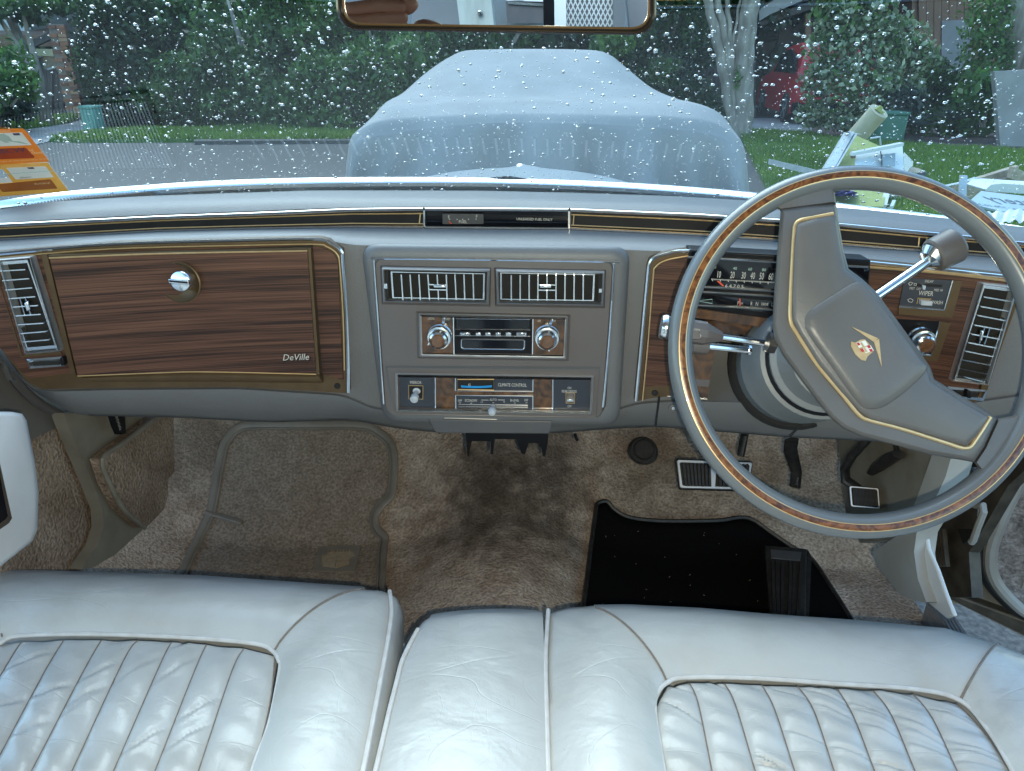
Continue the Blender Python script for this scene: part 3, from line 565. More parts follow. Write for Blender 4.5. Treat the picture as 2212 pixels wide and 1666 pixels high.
# ---- ashtray and underside
mb = MB(); fnA = lambda px, py, off=0: DA(px, py, .940-off)
mb.prism(quad(fnA, rrect([(925, 906), (1194, 910), (1188, 938), (940, 936)], 6), .012), BACK*.03, 'dkplastic'); ash = mb.build('ashtray', dash, bevel=.003); tag(ash, 'dark pull-out ashtray under the climate panel')
mb = MB(); mb.prism(quad(fnA, [(1010, 928), (1110, 929), (1106, 934), (1016, 933)], .0135), BACK*.003, 'plastic'); mb.build('finger_pull', ash, bevel=.001)
mb = MB(); mb.prism(quad(fnA, [(915, 899), (1200, 902), (1196, 909), (922, 907)], .011), BACK*.02, 'void'); mb.build('ashtray_gap', dash)
mb = MB(); mb.tube([fnA(960, 903.5, .013), fnA(1073, 905.5, .013)], .0016, 'chrome', 6); mb.build('chrome_sliver', dash)
for pts in ([(1424, 858), (1416, 920)], [(1766, 880), (1705, 944)], [(927, 908), (950, 936)]):
    mb = MB(); mb.tube([DA(x, y, .9405) for x, y in smooth(pts, 6)], .0016, 'void', 6); mb.build('panel_seam', dash)
for q in ((1454, 882), (1722, 902)):
    mb = MB(); mb.lathe(DA(*q, .943), (0, -1, 0), [(.0065, 0), (.0065, .002), (.003, .003), (0, .0031)], 'plastic', 16); mb.lathe(DA(*q, .940), (0, -1, 0), [(.0022, 0), (.002, .001), (0, .0012)], 'chrome', 12); mb.build('screw', dash)
# ---- driver side: bronze surround, walnut cheek, instruments
mb = MB()
sheet(mb, D, [(1399, 578), (1404, 561), (1430, 549), (1491, 541)], [(1371, 868), (1410, 860), (1447, 856)], 'brass', n=14, k=9, off=.010, depth=.02)
mb.build('cheek_surround', dash); mb = MB(); sheet(mb, D, [(1872, 566), (2170, 596), (2216, 603)], [(1846, 874), (1900, 880), (2110, 868), (2128, 850)], 'brass', n=30, k=9, off=.010, depth=.02)
rp = mb.build('bronze_surround', dash)
mb = MB(); mb.tube([D(x, y, .0128) for x, y in smooth([(1374, 866), (1386, 740), (1399, 600), (1403, 570), (1414, 557), (1440, 549), (1489, 543), (1700, 554), (1880, 568), (2170, 598), (2216, 605)], 5)], .0022, 'chrome', 6); mb.build('chrome_edge', rp)
mb = MB(); mb.tube([D(x, y, .0128) for x, y in smooth([(1388, 866), (1400, 740), (1411, 600), (1416, 577), (1440, 562), (1487, 553)], 5)], .0009, 'gold', 6); mb.build('gold_edge', rp)
mb = MB(); sheet(mb, D, [(1412, 590), (1420, 571), (1445, 560), (1487, 553)], [(1387, 838), (1420, 833), (1447, 834)], 'wood', n=14, k=7, off=.0125, depth=.004); mb.build('veneer', rp)
mb = MB(); sheet(mb, D, [(1876, 578), (2030, 590), (2180, 608)], [(1850, 800), (2000, 850), (2108, 860)], 'wood', n=20, k=7, off=.0125, depth=.004); mb.build('veneer', rp)
mb = MB(); mb.tube([D(x, y, .0130) for x, y in smooth([(1876, 577), (2030, 589), (2182, 607)], 8)], .0016, 'gold', 6); mb.build('gold_edge', rp)
mb = MB(); sheet(mb, D, QP and [(2186, 612), (2206, 615)], [(2112, 862), (2128, 858)], 'brass', n=3, k=5, off=.014, depth=.006); mb.build('side_lip', rp)
for q in (QG(22, 1468), Q5(2068, 1243), Q5(68, 1198)):
    mb = MB(); mb.lathe(D(*q, .0105), (0, -1, .2), [(.0045, 0), (.004, .0015), (0, .002)], 'void', 12); mb.build('screw', rp)
# instrument cluster
CP = plane3(D(1490, 600, .012), D(1880, 625, .012), D(1660, 690, .012))
mb = MB(); mb.prism(quad(CP, [(1490, 540), (1882, 562), (1870, 716), (1474, 690)], .003), BACK*.03, 'black'); ic = mb.build('instrument_cluster', dash, bevel=.002); tag(ic, 'black instrument cluster half hidden behind the steering wheel')
mb = MB(); mb.prism(quad(CP, [QG(345, 185), (1878, 580), (1870, 640), QG(330, 455)], .0042), BACK*.001, 'gloss'); mb.build('speedometer_glass', ic)
mb = MB(); mb.prism(quad(CP, [QG(300, 520), (1872, 668), (1868, 694), QG(280, 630)], .0042), BACK*.001, 'gloss'); mb.build('gear_window', ic)
for a, b in (((330, 176), 590), ((310, 452), 654), ((300, 500), 664), ((280, 628), 695)):
    mb = MB(); q = QG(*a); mb.tube([CP(*q, .0055), CP(1876, q[1]+(1876-q[0])*.046+4, .0055)], .0015, 'chrome', 6); mb.build('chrome_line', ic)
cx_ = CP(1700, 610)-CP(1500, 600); cz = np.array([0, 0, 1.])
def ictext(s_, q, h, m, k): mb = MB(); mb.text(s_, CP(*q, .0048), cx_, cz, h, m, sx=k); mb.build('numeral', ic, fix=False)
for s_, x in (('0', 483), ('10', 628), ('20', 757), ('30', 863), ('40', 950), ('50', 1034), ('60', 1122), ('70', 1205), ('80', 1285)): ictext(s_, QG(x, 345+(x-600)*.04), .0088, 'white', .44)
for s_, x in (('20', 585), ('40', 782), ('60', 925), ('80', 1057)): ictext(s_, QG(x, 275+(x-585)*.055), .0036, 'green', .95)
for s_, x, h in (('P', 812, .0052), ('ARK', 842, .0028), ('R', 938, .0052), ('N', 990, .0052), ('DRIVE', 1064, .0036), ('L', 1135, .0052)): ictext(s_, QG(x, 617+(x-812)*.035), h, 'white', .62)
for i, s_ in enumerate('64705'): ictext(s_, QG(700+i*38, 452+i*2), .0044, 'white', 1.0)
mb = MB()
for i in range(64):
    x = 560+i*9.6; y = 382+(i*9.6)*.052; h = 24 if i % 8 == 0 else 12
    a, b = QG(x, y), QG(x+h*.45*(1-i/45), y+h); mb.bar(CP(*a, .0048), CP(*b, .0048), (.0006 if i % 8 else .0009, 0, 0), (0, .0002, 0), 'white')
mb.build('scale_mark', ic, fix=False)
mb = MB(); mb.prism(quad(CP, [QG(608, 405), QG(632, 405), QG(678, 448), QG(664, 456)], .0052), BACK*.0006, 'red'); mb.prism(quad(CP, [QG(824, 572), QG(834, 572), QG(836, 640), QG(824, 640)], .0052), BACK*.0006, 'red'); mb.build('needle', ic)
mb = MB(); mb.tube(quad(CP, [QG(418, 592), QG(566, 578), QG(566, 618)], .005), .0005, 'green', 5, closed=True); mb.build('turn_arrow', ic)
mb = MB(); sheet(mb, D, [QG(350, 662), (1870, 716)], [QG(345, 745), (1866, 738)], 'burl', n=16, k=3, off=.017, depth=.012); mb.build('burl_strip', ic)
mb = MB(); sheet(mb, D, [QG(345, 746), (1866, 738)], [QG(340, 900), (1860, 800)], 'burl', n=16, k=3, off=-.035, depth=.004); mb.build('burl_recess', ic)
mb = MB(); sheet(mb, D, [QG(300, 740), QG(610, 900)], [QG(330, 1512), QG(520, 1518)], 'burl', n=5, k=6, off=.0125, depth=.03); mb.build('burl_column', ic)
mb = MB(); mb.prism(quad(D, [QG(350, 1330), QG(545, 1345), QG(530, 1410), QG(355, 1395)], .0135), BACK*.0008, 'plastic'); mb.build('tape_patch', ic)
mb = MB(); mb.tube([D(*QG(140, 1498), .013), D(*QG(520, 1528), .013)], .0012, 'chrome', 6); mb.build('chrome_line', ic)
# wiper switch and headlamp switch, sunk in bronze-lipped boxes
RP = plane3(D(1950, 640, .014), D(2060, 648, .014), D(2000, 760, .014))
def boxed(c, lip, name, label):
    mb = MB(); mb.prism(quad(RP, c, .0004), BACK*.003, 'navy' if name == 'wiper_switch' else 'black'); o = mb.build(name, dash); tag(o, label)
    for a, b in lip: mb = MB(); mb.prism(quad(RP, a, .0012), BACK*.003, 'brass'); mb.build('bronze_lip', o)
    for a, b in ((c[1], c[2]), (c[2], c[3])): mb = MB(); mb.tube([RP(*a, .0016), RP(*b, .0016)], .0011, 'chrome', 6); mb.build('chrome_line', o)
    return o
wc = [QR(455, 240), QR(880, 262), QR(806, 520), QR(405, 492)]
ws = boxed(wc, [([QR(884, 262), QR(966, 266), QR(876, 592), QR(806, 524)], 0), ([QR(402, 497), QR(806, 524), QR(876, 592), QR(400, 562)], 0)], 'wiper_switch', 'black wiper switch plate in a bronze-lipped recess')
hc = [QR(380, 606), QR(766, 626), QR(690, 922), QR(420, 905)]
hs = boxed(hc, [([QR(770, 626), QR(862, 640), QR(745, 978), QR(692, 925)], 0), ([QR(420, 908), QR(690, 925), QR(745, 978), QR(500, 960)], 0)], 'headlamp_switch', 'round chrome headlamp knob under the wiper switch')
knob(QR(578, 775), .0150, hs, RP, .001, 'amber', ax=(0, -1, -.05), ln=.022)
wx = RP(2040, 645)-RP(1960, 640)
for s_, x, y, h, k in (('DELAY', 672, 270, .0030, .7), ('MIST', 520, 333, .0030, .62), ('OFF', 578, 338, .0030, .62), ('MED', 737, 348, .0030, .62), ('HI', 780, 350, .0030, .62), ('WIPER', 643, 378, .0056, .66), ('WASH', 742, 458, .0044, .66)):
    mb = MB(); mb.text(s_, RP(*QR(x, y), .0012), wx, cz, h, 'white', sx=k); mb.build('lettering', ws, fix=False)
mb = MB(); mb.prism(quad(RP, [QR(560, 290), QR(788, 300), QR(784, 322), QR(560, 312)], .0009), BACK*.0006, 'void'); mb.build('slot', ws)
mb = MB(); mb.prism(quad(RP, [QR(612, 305), QR(644, 307), QR(640, 346), QR(608, 344)], .007), BACK*.006, 'chrome'); mb.build('slide_knob', ws, bevel=.0005)
mb = MB(); mb.prism(quad(RP, [QR(604, 440), QR(704, 448), QR(700, 488), QR(600, 482)], .008), BACK*.007, 'clear_knob'); mb.build('wash_key', ws, bevel=.0006)
mb = MB(); mb.tube([RP(*QR(x, y), .0013) for x, y in ((562, 470), (572, 418), (690, 428))], .0007, 'gold', 5)
mb.tube([RP(*QR(x, y), .0013) for x, y in ((486, 290), (505, 276), (528, 282), (512, 300), (500, 306), (490, 292))], .0004, 'white', 5); mb.tube([RP(*QR(x, y), .0013) for x, y in ((538, 286), (560, 290), (556, 306), (538, 304))], .0004, 'white', 5, closed=True)
mb.tube([RP(*QR(x, y), .0013) for x, y in ((482, 432), (505, 422), (530, 436), (518, 456), (490, 450))], .0004, 'white', 5, closed=True); mb.build('switch_symbol', ws)
slr = [((1140, 398), (1390, 440)), ((1112, 482), (1362, 525)), ((1084, 560), (1332, 608)), ((1056, 645), (1304, 690)), ((1030, 725), (1276, 770)), ((1002, 800), (1248, 848)), ((975, 875), (1222, 925)), ((950, 952), (1196, 1000)), ((924, 1028), (1168, 1080)), ((905, 1095), (1150, 1160))]
vent(fnD, [QR(1150, 285), QR(1462, 320), QR(1196, 1190), QR(872, 1152)], [QR(1160, 300), QR(1425, 335), QR(1165, 1170), QR(900, 1130)], [(QR(*a), QR(*b)) for a, b in slr],
     ([QR(1135, 705), QR(1160, 708), QR(1145, 800), QR(1120, 796)], (QR(1150, 660), QR(1100, 810)), (QR(1195, 668), QR(1145, 818))), 'chrome air vent at the far right end of the dashboard', wdt=.0014)
slider([QR(835, 1200), QR(1185, 1235), QR(1155, 1330), QR(810, 1290)], 'chrome vent slider under the right end vent', [QR(1005, 1240), QR(1045, 1245), QR(1045, 1310), QR(1010, 1305)])
# grille and demister slots on the dashboard top
CXs = np.array([p[0] for p in crest]); CYs = np.array([p[1] for p in crest]); CZs = np.array([p[2] for p in crest]); BYs = np.array([p[1] for p in back])
def topz(x, y):
    c, z, b = np.interp(x, CXs, CYs), np.interp(x, CXs, CZs), np.interp(x, CXs, BYs); v = min(1.2, max(0, (y-c)/(b-c))); return z+(.988-z)*v+.007*max(0, 1-abs(v-.25)/.5)
def TOPP(px, py):                              # where the dashboard top mirrors into the windscreen at a picture point
    p = WP(px, py); d = ray(px, py)
    a, b = WP(px+4, py), WP(px, py+4); n = np.cross(a-p, b-p); n /= np.linalg.norm(n); r = d-2*np.dot(d, n)*n
    lo, hi = 0, 1.
    for _ in range(40):
        m = (lo+hi)/2; q = p+r*m
        if q[2] < topz(q[0], q[1]): hi = m
        else: lo = m
    return p+r*lo
ga, gb_, gc, gd = [TOPP(*q) for q in ((60, 238), (315, 209), (380, 362), (70, 378))]
ga = ga+(gb_-ga)*-.25; gd = gd+(gc-gd)*-.25
mb = MB()
def gp(u, v, z): p = (ga*(1-u)+gb_*u)*(1-v)+(gd*(1-u)+gc*u)*v; return np.array([p[0], p[1], topz(p[0], p[1])+z])
fr = [(0, 0), (1, 0), (1, 1), (0, 1)]; ZT = .0045
mb.frame([gp(u+(u-.5)*.05, v+(v-.5)*.10, ZT+.001) for u, v in fr], [gp(u, v, ZT+.001) for u, v in fr], (0, 0, -.008), 'dkplastic'); mb.prism([gp(u, v, ZT-.0025) for u, v in fr], (0, 0, -.001), 'void')
gr = mb.build('speaker_grille', dash); tag(gr, 'slotted speaker grille at the left end of the dashboard top')
for i in range(46):
    u = (i+.5)/46; mb = MB(); mb.bar(gp(u, .02, ZT), gp(u, .98, ZT), (.0026, 0, 0), (0, 0, .003), 'armrest'); mb.build('grille_slat', gr)
mb = MB(); pa, pb = TOPP(545, 300), TOPP(1500, 318)
N_ = 34
for i in range(N_):
    x = pa[0]+(pb[0]-pa[0])*i/(N_-1); y = pa[1]+.38*pa[0]**2-.38*x*x
    mb.bar((x, y, topz(x, y)+.002), (x+.002, y+.04, topz(x, y+.04)+.002), (.0035, 0, 0), (0, 0, .002), 'armrest')
mb.build('demister_rib', dash, fix=False)
# ================================================================== steering column and wheel
WC = np.array([.411, .7485, .9434]); WN = np.array([-.028, -math.cos(.4637), math.sin(.4637)]); WN /= np.linalg.norm(WN)
WU = np.cross(WN, (0, 0, 1.)); WU /= np.linalg.norm(WU); WV = np.cross(WU, WN); WV = -WV if WV[2] < 0 else WV
WPl = Plane(WC, WN)
col = thing('steering_column', 'grey steering column shroud with chrome stalks behind the wheel', 'steering column', WC-WN*.15)
mb = MB(); mb.lathe(WC-WN*.035, -WN, [(.050, 0), (.058, .004), (.060, .05), (.066, .055), (.066, .060)], 'shroud', 40); mb.build('upper_shroud', col)
mb = MB(); mb.lathe(WC-WN*.094, -WN, [(.0655, 0), (.070, .003), (.0645, .006)], 'black', 40); mb.build('seam_ring', col)
mb = MB(); mb.lathe(WC-WN*.099, -WN, [(.064, 0), (.074, .004), (.077, .04), (.078, .075), (.079, .078), (.079, .081), (.078, .084), (.080, .15), (.080, .2)], 'shroud', 40); mb.build('lower_shroud', col)
mb = MB(); mb.lathe(WC-WN*.205, -WN, [(.0, 0), (.084, 0), (.088, .004), (.088, .01)], 'void', 40); mb.build('dark_opening_disc', col)  # near-black disc paints the dark of the opening round the column
mb = MB(); mb.lathe(WC-WN*.012, -WN, [(.046, 0), (.046, .03)], 'black', 32); mb.build('hub_collar', col)
def WO(px, py, off): return WPl(px, py, off)
a, b = WO(*QG(1060, 995), -.055), WO(*QG(660, 935), -.052); c, e = WO(*QG(505, 905), -.05), WO(*QG(330, 875), -.05); e2 = WO(*QG(140, 845), -.05)
mb = MB(); mb.tube([a, b], .0036, 'chrome', 10); mb.build('stalk_rod', col)
mb = MB(); mb.tube([b, b+(c-b)*.15, c, c+(e2-c)*.02, e, e2], [.0050, .0065, .0128, .0138, .0138, .0135], 'plastic', 10); h = mb.build('indicator_stalk', col, ang=30, fix=True)
mb = MB(); mb.tube([e2, e2+(e2-e)*.05, e2+(e2-e)*.18, e2+(e2-e)*.32], [.0138, .0150, .0150, .0135], 'chrome', 14); mb.build('stalk_end', h)
mb = MB(); q = WO(*QG(392, 918), -.033); mb.box(q, WU*.012, WV*.010, WN*.006, 'plastic'); mb.build('cruise_slide', h, bevel=.001)
mb = MB(); mb.tube([WO(*QG(x, y), -.0355) for x, y in ((428, 915), (445, 908), (460, 925), (446, 944), (426, 938))], .0004, 'white', 5, closed=True); mb.text('CRUISE', WO(*QG(400, 868), -.0358), e-c if (e-c)[0] > 0 else c-e, WV, .003, 'white', sx=.9); mb.build('lettering', h, fix=False)
a, b, c = WO(*QG(905, 1060), -.085), WO(*QG(520, 1022), -.08), WO(*QG(375, 1005), -.078)
mb = MB(); mb.tube([a, b], .0042, 'chrome', 10); mb.tube([a, a+(a-b)*.06], .006, 'chrome', 8); mb.tube([b+(a-b)*.02, b, c, c-(b-c)*.02], [.008, .0102, .0105, .0095], 'plastic', 14); mb.build('tilt_lever', col)
a, b, c, d_ = WO(1893, 641, -.05), WO(2007, 563, -.052), WO(2014, 554, -.052), WO(2068, 527, -.052)
mb = MB(); mb.tube([a, b], .0056, 'chrome', 14); mb.tube([b-(b-a)*.04, b, c+(c-b)*.6], [.007, .0125, .0165], 'chrome', 18); g_ = mb.build('gear_lever', col)
mb = MB(); mb.tube([c, c+(d_-c)*.08, d_-(d_-c)*.12, d_], [.0172, .0195, .0205, .0175], 'plastic', 24); mb.build('lever_knob', g_)
mb = MB(); mb.tube([WO(*QG(1090, 985), -.03), WO(*QG(1165, 1000), -.03)], .012, 'rubber', 8); mb.build('stalk_boot', col)

wh = thing('steering_wheel', 'large grey steering wheel with burl inlay and a slanting padded spoke', 'steering wheel', WC)
RM = .1875; RT = .0130; mb = MB(); rows = []
NS = 120
for i in range(NS):
    th = 2*math.pi*i/NS; rad = WU*math.cos(th)+WV*math.sin(th); c = WC+rad*RM; ring = []
    for k in range(20):
        f = 2*math.pi*k/20; r = RT; wv = 0
        if abs(math.sin(f)+1) < .25: r *= 1-.05*(1+math.sin(th*60))*.5  # finger ripples behind
        ring.append(c+rad*(r*math.cos(f))+WN*(r*1.08*math.sin(f)))
    rows.append(ring)
rows.append(rows[0]); mb.grid(rows, 'wheelgrey' if 'wheelgrey' in M else 'vinyl', True); rim = mb.build('rim', wh, ang=180)
def band(a0, a1, r, m, nm, par, n=5, t0=0, t1=2*math.pi):
    mb = MB(); rows = []
    full = abs(t1-t0-2*math.pi) < 1e-6
    for i in range(NS+1):
        th = t0+(t1-t0)*i/NS; rad = WU*math.cos(th)+WV*math.sin(th); c = WC+rad*RM
        rows.append([c+rad*(r*math.cos(f))+WN*(r*1.08*math.sin(f)) for f in np.linspace(R(a0), R(a1), n)])
    mb.grid(rows, m); return mb.build(nm, par, ang=180)
band(78, 104, RT+.0003, 'inlay', 'burl_inlay', rim); band(74, 78, RT+.0006, 'gold', 'gold_line', rim); band(104, 108, RT+.0006, 'gold', 'gold_line', rim)
# padded spoke: base shell, raised pad, horn pad
M['spoke'] = mat('grey_spoke_vinyl', (.10, .095, .092), .38, col2=(.115, .108, .104), scale=16, bump=.25, bscale=300, bdist=.0008)
def ring3(pts, off, k=1.0, ctr=(1850, 760)):
    out = []
    for x, y in pts:
        out.append(WO(ctr[0]+(x-ctr[0])*k, ctr[1]+(y-ctr[1])*k, off))
    return out
def offs(pts, d):                              # inward offset of a closed picture polygon
    p = np.array(pts, float); n = len(p); out = []
    A = sum(p[i-1, 0]*p[i, 1]-p[i, 0]*p[i-1, 1] for i in range(n)); sg = 1 if A > 0 else -1
    for i in range(n):
        a, b, c = p[i-1], p[i], p[(i+1) % n]; u = (b-a)/np.linalg.norm(b-a); v = (c-b)/np.linalg.norm(c-b)
        m = np.array([-u[1]-v[1], u[0]+v[0]]); m /= max(np.linalg.norm(m), 1e-6); co = max(.45, math.sqrt(max(0, (1+np.dot(u, v))/2)))
        out.append(tuple(b+m*sg*d/co))
    return out
def shell(mb, pts, prof, m, cap=True, sc=False):          # prof: (inward px, height)
    rings = [[WO(x, y, h) for x, y in (scl(pts, 1-d/105) if sc else offs(pts, d) if d else pts)] for d, h in prof]; mb.grid(rings, m, True)
    if cap: mb.add(rings[-1], [tuple(range(len(pts)))], m)
base = [(1686, 452), (1679, 540), (1673, 620), (1668, 701), (1674, 735), (1690, 766), (1726, 815), (1766, 868), (1795, 904), (1822, 926), (1860, 943), (1930, 961), (2006, 982), (2060, 991), (2104, 999), (2126, 966), (2154, 905),
        (2134, 890), (2070, 851), (2018, 819), (2010, 794), (1990, 764), (1944, 700), (1894, 632), (1862, 602), (1833, 581), (1822, 538), (1812, 480), (1806, 440), (1746, 444)]
mb = MB(); shell(mb, base, [(2, -.022), (0, -.016), (0, .004), (4, .010), (10, .0125)], 'spoke'); sp = mb.build('spoke_base', wh, ang=40)
pad = [(1720, 482), (1715, 512), (1712, 560), (1709, 640), (1709, 692), (1724, 722), (1766, 788), (1816, 848), (1856, 892), (1880, 908), (1930, 920), (1971, 931), (2040, 953), (2088, 966), (2110, 944), (2138, 902),
       (2126, 893), (2066, 858), (2013, 824), (2004, 796), (1986, 767), (1940, 705), (1890, 637), (1860, 607), (1827, 584), (1817, 540), (1808, 484), (1803, 464), (1760, 470)]
mb = MB(); shell(mb, pad, [(0, .010), (1, .016), (6, .0195), (14, .021)], 'spoke'); pd = mb.build('spoke_pad', wh, ang=60)
gl = smooth([(1800, 462), (1760, 470), (1722, 480), (1715, 512), (1712, 560), (1708, 640), (1708, 692), (1723, 722), (1766, 788), (1816, 848), (1856, 896), (1880, 908), (1930, 921), (1971, 933), (2040, 955), (2088, 968), (2110, 946), (2139, 901)], 5)
mb = MB(); mb.tube([WO(x, y, .0145) for x, y in gl], .0022, 'gold', 8); mb.build('gold_piping', wh)
horn = smooth([(1752, 672), (1800, 640), (1852, 612), (1884, 637), (1935, 706), (1983, 772), (1999, 798), (1962, 838), (1913, 874), (1880, 882), (1854, 868), (1800, 795), (1748, 722), (1741, 694)], 4, True)
mb = MB(); shell(mb, [tuple(q) for q in horn], [(-3, .014), (-2, .0215), (1, .0225), (5, .0238), (10, .0252), (22, .0262), (45, .0268)], 'spoke', sc=True); hp = mb.build('horn_pad', wh, ang=60)
for pts, w_ in (([(1686, 456), (1660, 440), (1640, 425), (1700, 395), (1760, 380), (1797, 372), (1806, 440)], 0), ([(2104, 999), (2126, 966), (2154, 905), (2190, 898), (2235, 880), (2215, 960), (2180, 1020), (2140, 1045)], 0)):
    mb = MB(); shell(mb, pts, [(2, -.016), (0, -.010), (0, .001), (5, .006)], 'spoke'); mb.build('spoke_arm', wh, ang=50)
M['badge_red'] = mat('enamel_red', (.35, .02, .03), .25, col2=(.4, .03, .04), scale=90); M['badge_white'] = mat('enamel_white', (.7, .7, .66), .25, col2=(.65, .65, .6), scale=90)
eo = .0268
mb = MB()
mb.prism([WO(x, y, eo+.001) for x, y in [(1840, 706), (1897, 731), (1888, 739)]], -WN*.002, 'emblem_gold'); mb.prism([WO(x, y, eo+.001) for x, y in [(1888, 738), (1899, 732), (1905, 792)]], -WN*.002, 'emblem_gold')
em = mb.build('emblem', wh)
cr = [QH(870, 470), QH(905, 478), QH(955, 452), QH(990, 450), QH(1030, 490), QH(1062, 560), QH(1015, 600), QH(998, 640), QH(960, 632), QH(905, 580), QH(870, 510)]
mb = MB(); mb.prism([WO(*q, eo+.001) for q in cr], -WN*.002, 'emblem_gold'); mb.build('crest', em)
def cell(u, v, du, dv_, m, o):
    A, B, C_ = np.array(QH(912, 480)), np.array(QH(985, 458)), np.array(QH(975, 585))
    f = lambda u, v: tuple(A+(B-A)*u*1.0+(C_-A)*v)
    mb.prism([WO(*f(*k), eo+o) for k in ((u, v), (u+du, v), (u+du, v+dv_), (u, v+dv_))], -WN*.0006, m)
mb = MB()
for u, v, du, d2, m in ((.0, .02, 1.1, .42, 'badge_white'), (.35, .5, 1.0, .45, 'badge_white'), (.05, .05, .28, .2, 'badge_red'), (.05, .55, .3, .25, 'badge_red'), (.95, .45, .3, .22, 'badge_red'), (.95, .75, .3, .22, 'badge_red'), (.45, .08, .2, .8, 'emblem_gold')): cell(u, v, du, d2, m, .0018 if m == 'badge_white' else .0024)
mb.build('crest_enamel', em)
# ================================================================== leather bench seat: passenger half, driver half with centre cushion
def patch(mb, A, B, n, k, hf, z0, m, drop=None):
    """puffed leather between picture lines A (v=0) and B (v=1) at seat height; hf(u,v) lifts it; drop='B' or 'u0' folds the edge down the front"""
    a, b = resamp(A, n), resamp(B, n); g = []
    for j in range(k):
        v = j/(k-1); g.append([PZ(*(a[i]*(1-v)+b[i]*v), z0)+np.array([0, 0, hf(i/(n-1), v)]) for i in range(n)])
    if drop == 'B':
        for dy, dz in ((.014, -.007), (.022, -.022), (.024, -.05), (.012, -.24)): g.append([p+np.array([0, dy, dz]) for p in g[k-1]])
    mb.grid(g, m); return g
ZS = .56
def puff(h, p=.55): return lambda u, v: h*max(0, math.sin(math.pi*min(1, max(0, v))))**p
def seam(par, line, off=.001, r=.0011, m='stitch', nm='seam'):
    mb = MB(); P = [PZ(x, y, ZS)+np.array([0, 0, off]) for x, y in smooth(line, 6)]; mb.tube(P, r, m, 6); return mb.build(nm, par)
def edge_seam(par, P, lift=.0012, r=.0013): mb = MB(); mb.tube([p+np.array([0, 0, lift]) for p in P], r, 'stitch', 6); mb.build('seam', par)
def pleats(par, lines, H=.0075, sl=-.13):
    cr_ = [(u0, RNG.uniform(.6, 1.3), sl*RNG.uniform(.75, 1.25)) for u0 in np.arange(-1.6, 2.6, .17)+RNG.uniform(-.05, .05, 25)[:len(np.arange(-1.6, 2.6, .17))]]
    for pi_, (a, b) in enumerate(zip(lines[:-1], lines[1:])):
        mb = MB(); A, B = resamp(smooth(a, 6), 90), resamp(smooth(b, 6), 90); g = []
        ph = random.random()*6; on = [RNG.uniform(0, 1) < .55 for _ in cr_]
        for i in range(90):
            u = i/89; k = H*(1-math.exp(-u*14)); row_ = []
            for j in range(13):
                v = j/12; wob = .0010*math.sin(u*17+ph+v*3)+.0008*math.sin(u*41+ph*2-v*5)
                for (u0, am, m_), o_ in zip(cr_, on):
                    if o_: d_u = (u-u0-m_*(pi_+v))/.012; wob += am*(-.0036*math.exp(-d_u*d_u)+.0017*math.exp(-(d_u-1.9)**2/1.6)) if abs(d_u) < 6 else 0
                row_.append(PZ(*(A[i]*(1-v)+B[i]*v), ZS)+np.array([0, 0, k*math.sin(math.pi*v)**.55+wob*math.sin(math.pi*v)**.7]))
            g.append(row_)
        mb.grid(g, 'leather'); mb.build('pleat', par, ang=80)
        mb = MB(); mb.tube([PZ(*q, ZS)+np.array([0, 0, .0004]) for q in B], .0009, 'stitch', 5); mb.build('seam', par)
def q1(*p): return [QS1(x, y) for x, y in p]
def q3(*p): return [QS3(x, y) for x, y in p]
ps = thing('front_seat', 'white leather front seat on the left with a pleated cushion behind the glovebox', 'car seat', (-.35, .62, .45))
it = [(-150, 1470), (-60, 1418), (0, 1397), (42, 1383), (208, 1378), (417, 1386), (540, 1398), (594, 1415)]
mb = MB(); gf = patch(mb, it, [(-190, 1246), (8, 1251), (167, 1256), (417, 1264), (783, 1290)], 60, 16, lambda u, v: .030*math.sin(math.pi*min(1, v*.9+.02))**.6, ZS, 'leather', 'B'); mb.build('front_bolster', ps, ang=70)
rb = [(783, 1290), (825, 1294), (848, 1304), (838, 1400), (812, 1540), (788, 1666), (760, 1800)]
mb = MB(); g = patch(mb, [(594, 1415), (604, 1440), (606, 1455), (583, 1574), (550, 1666), (515, 1800)], rb, 50, 16, lambda u, v: .030*math.sin(math.pi*min(1, v*(.9-.04*min(1, u*5))+.02+.02*min(1, u*5)))**.6, ZS, 'leather')
e = g[-1]; mb.grid([e]+[[p+np.array([a, b, c]) for p in e] for a, b, c in ((.006, .003, -.006), (.012, .006, -.03), (.010, .006, -.25))], 'leather'); mb.build('side_bolster', ps, ang=70)
mb = MB(); mb.tube([p+np.array([.002, .001, .0035]) for p in smooth(e[5::4], 3)], .0028, 'piping', 8); mb.build('piping', ps)
mb = MB(); mb.tube([PZ(x, y, ZS)+np.array([0, 0, .006]) for x, y in smooth([(-150, 1470), (-60, 1418), (0, 1399), (42, 1382), (208, 1378), (417, 1386), (554, 1399), (590, 1414), (604, 1436), (606, 1458), (583, 1574), (550, 1666), (515, 1800)], 5)], .0028, 'piping', 8); mb.build('piping', ps)
edge_seam(ps, [r_[-1] for r_ in gf[:16]])
seam(ps, [(2, 1352), (6, 1372), (10, 1392)], .012)
ext = lambda L_: L_+[(2*L_[-1][0]-L_[-2][0], 2*L_[-1][1]-L_[-2][1])]
pleats(ps, [ext(q1(*l)) for l in ([(-330, 470), (-380, 560), (-560, 900)], [(-100, 425), (-170, 520), (-380, 900)], [(115, 402), (60, 480), (-200, 930)], [(330, 394), (230, 560), (0, 990)], [(525, 393), (430, 560), (165, 1070)], [(715, 395), (640, 500), (375, 1070)], [(890, 403), (830, 520), (590, 1070)],
     [(1070, 416), (1010, 550), (805, 1070)], [(1265, 436), (1200, 560), (1030, 1070)], [(1426, 478), (1400, 720), (1318, 1070)])])
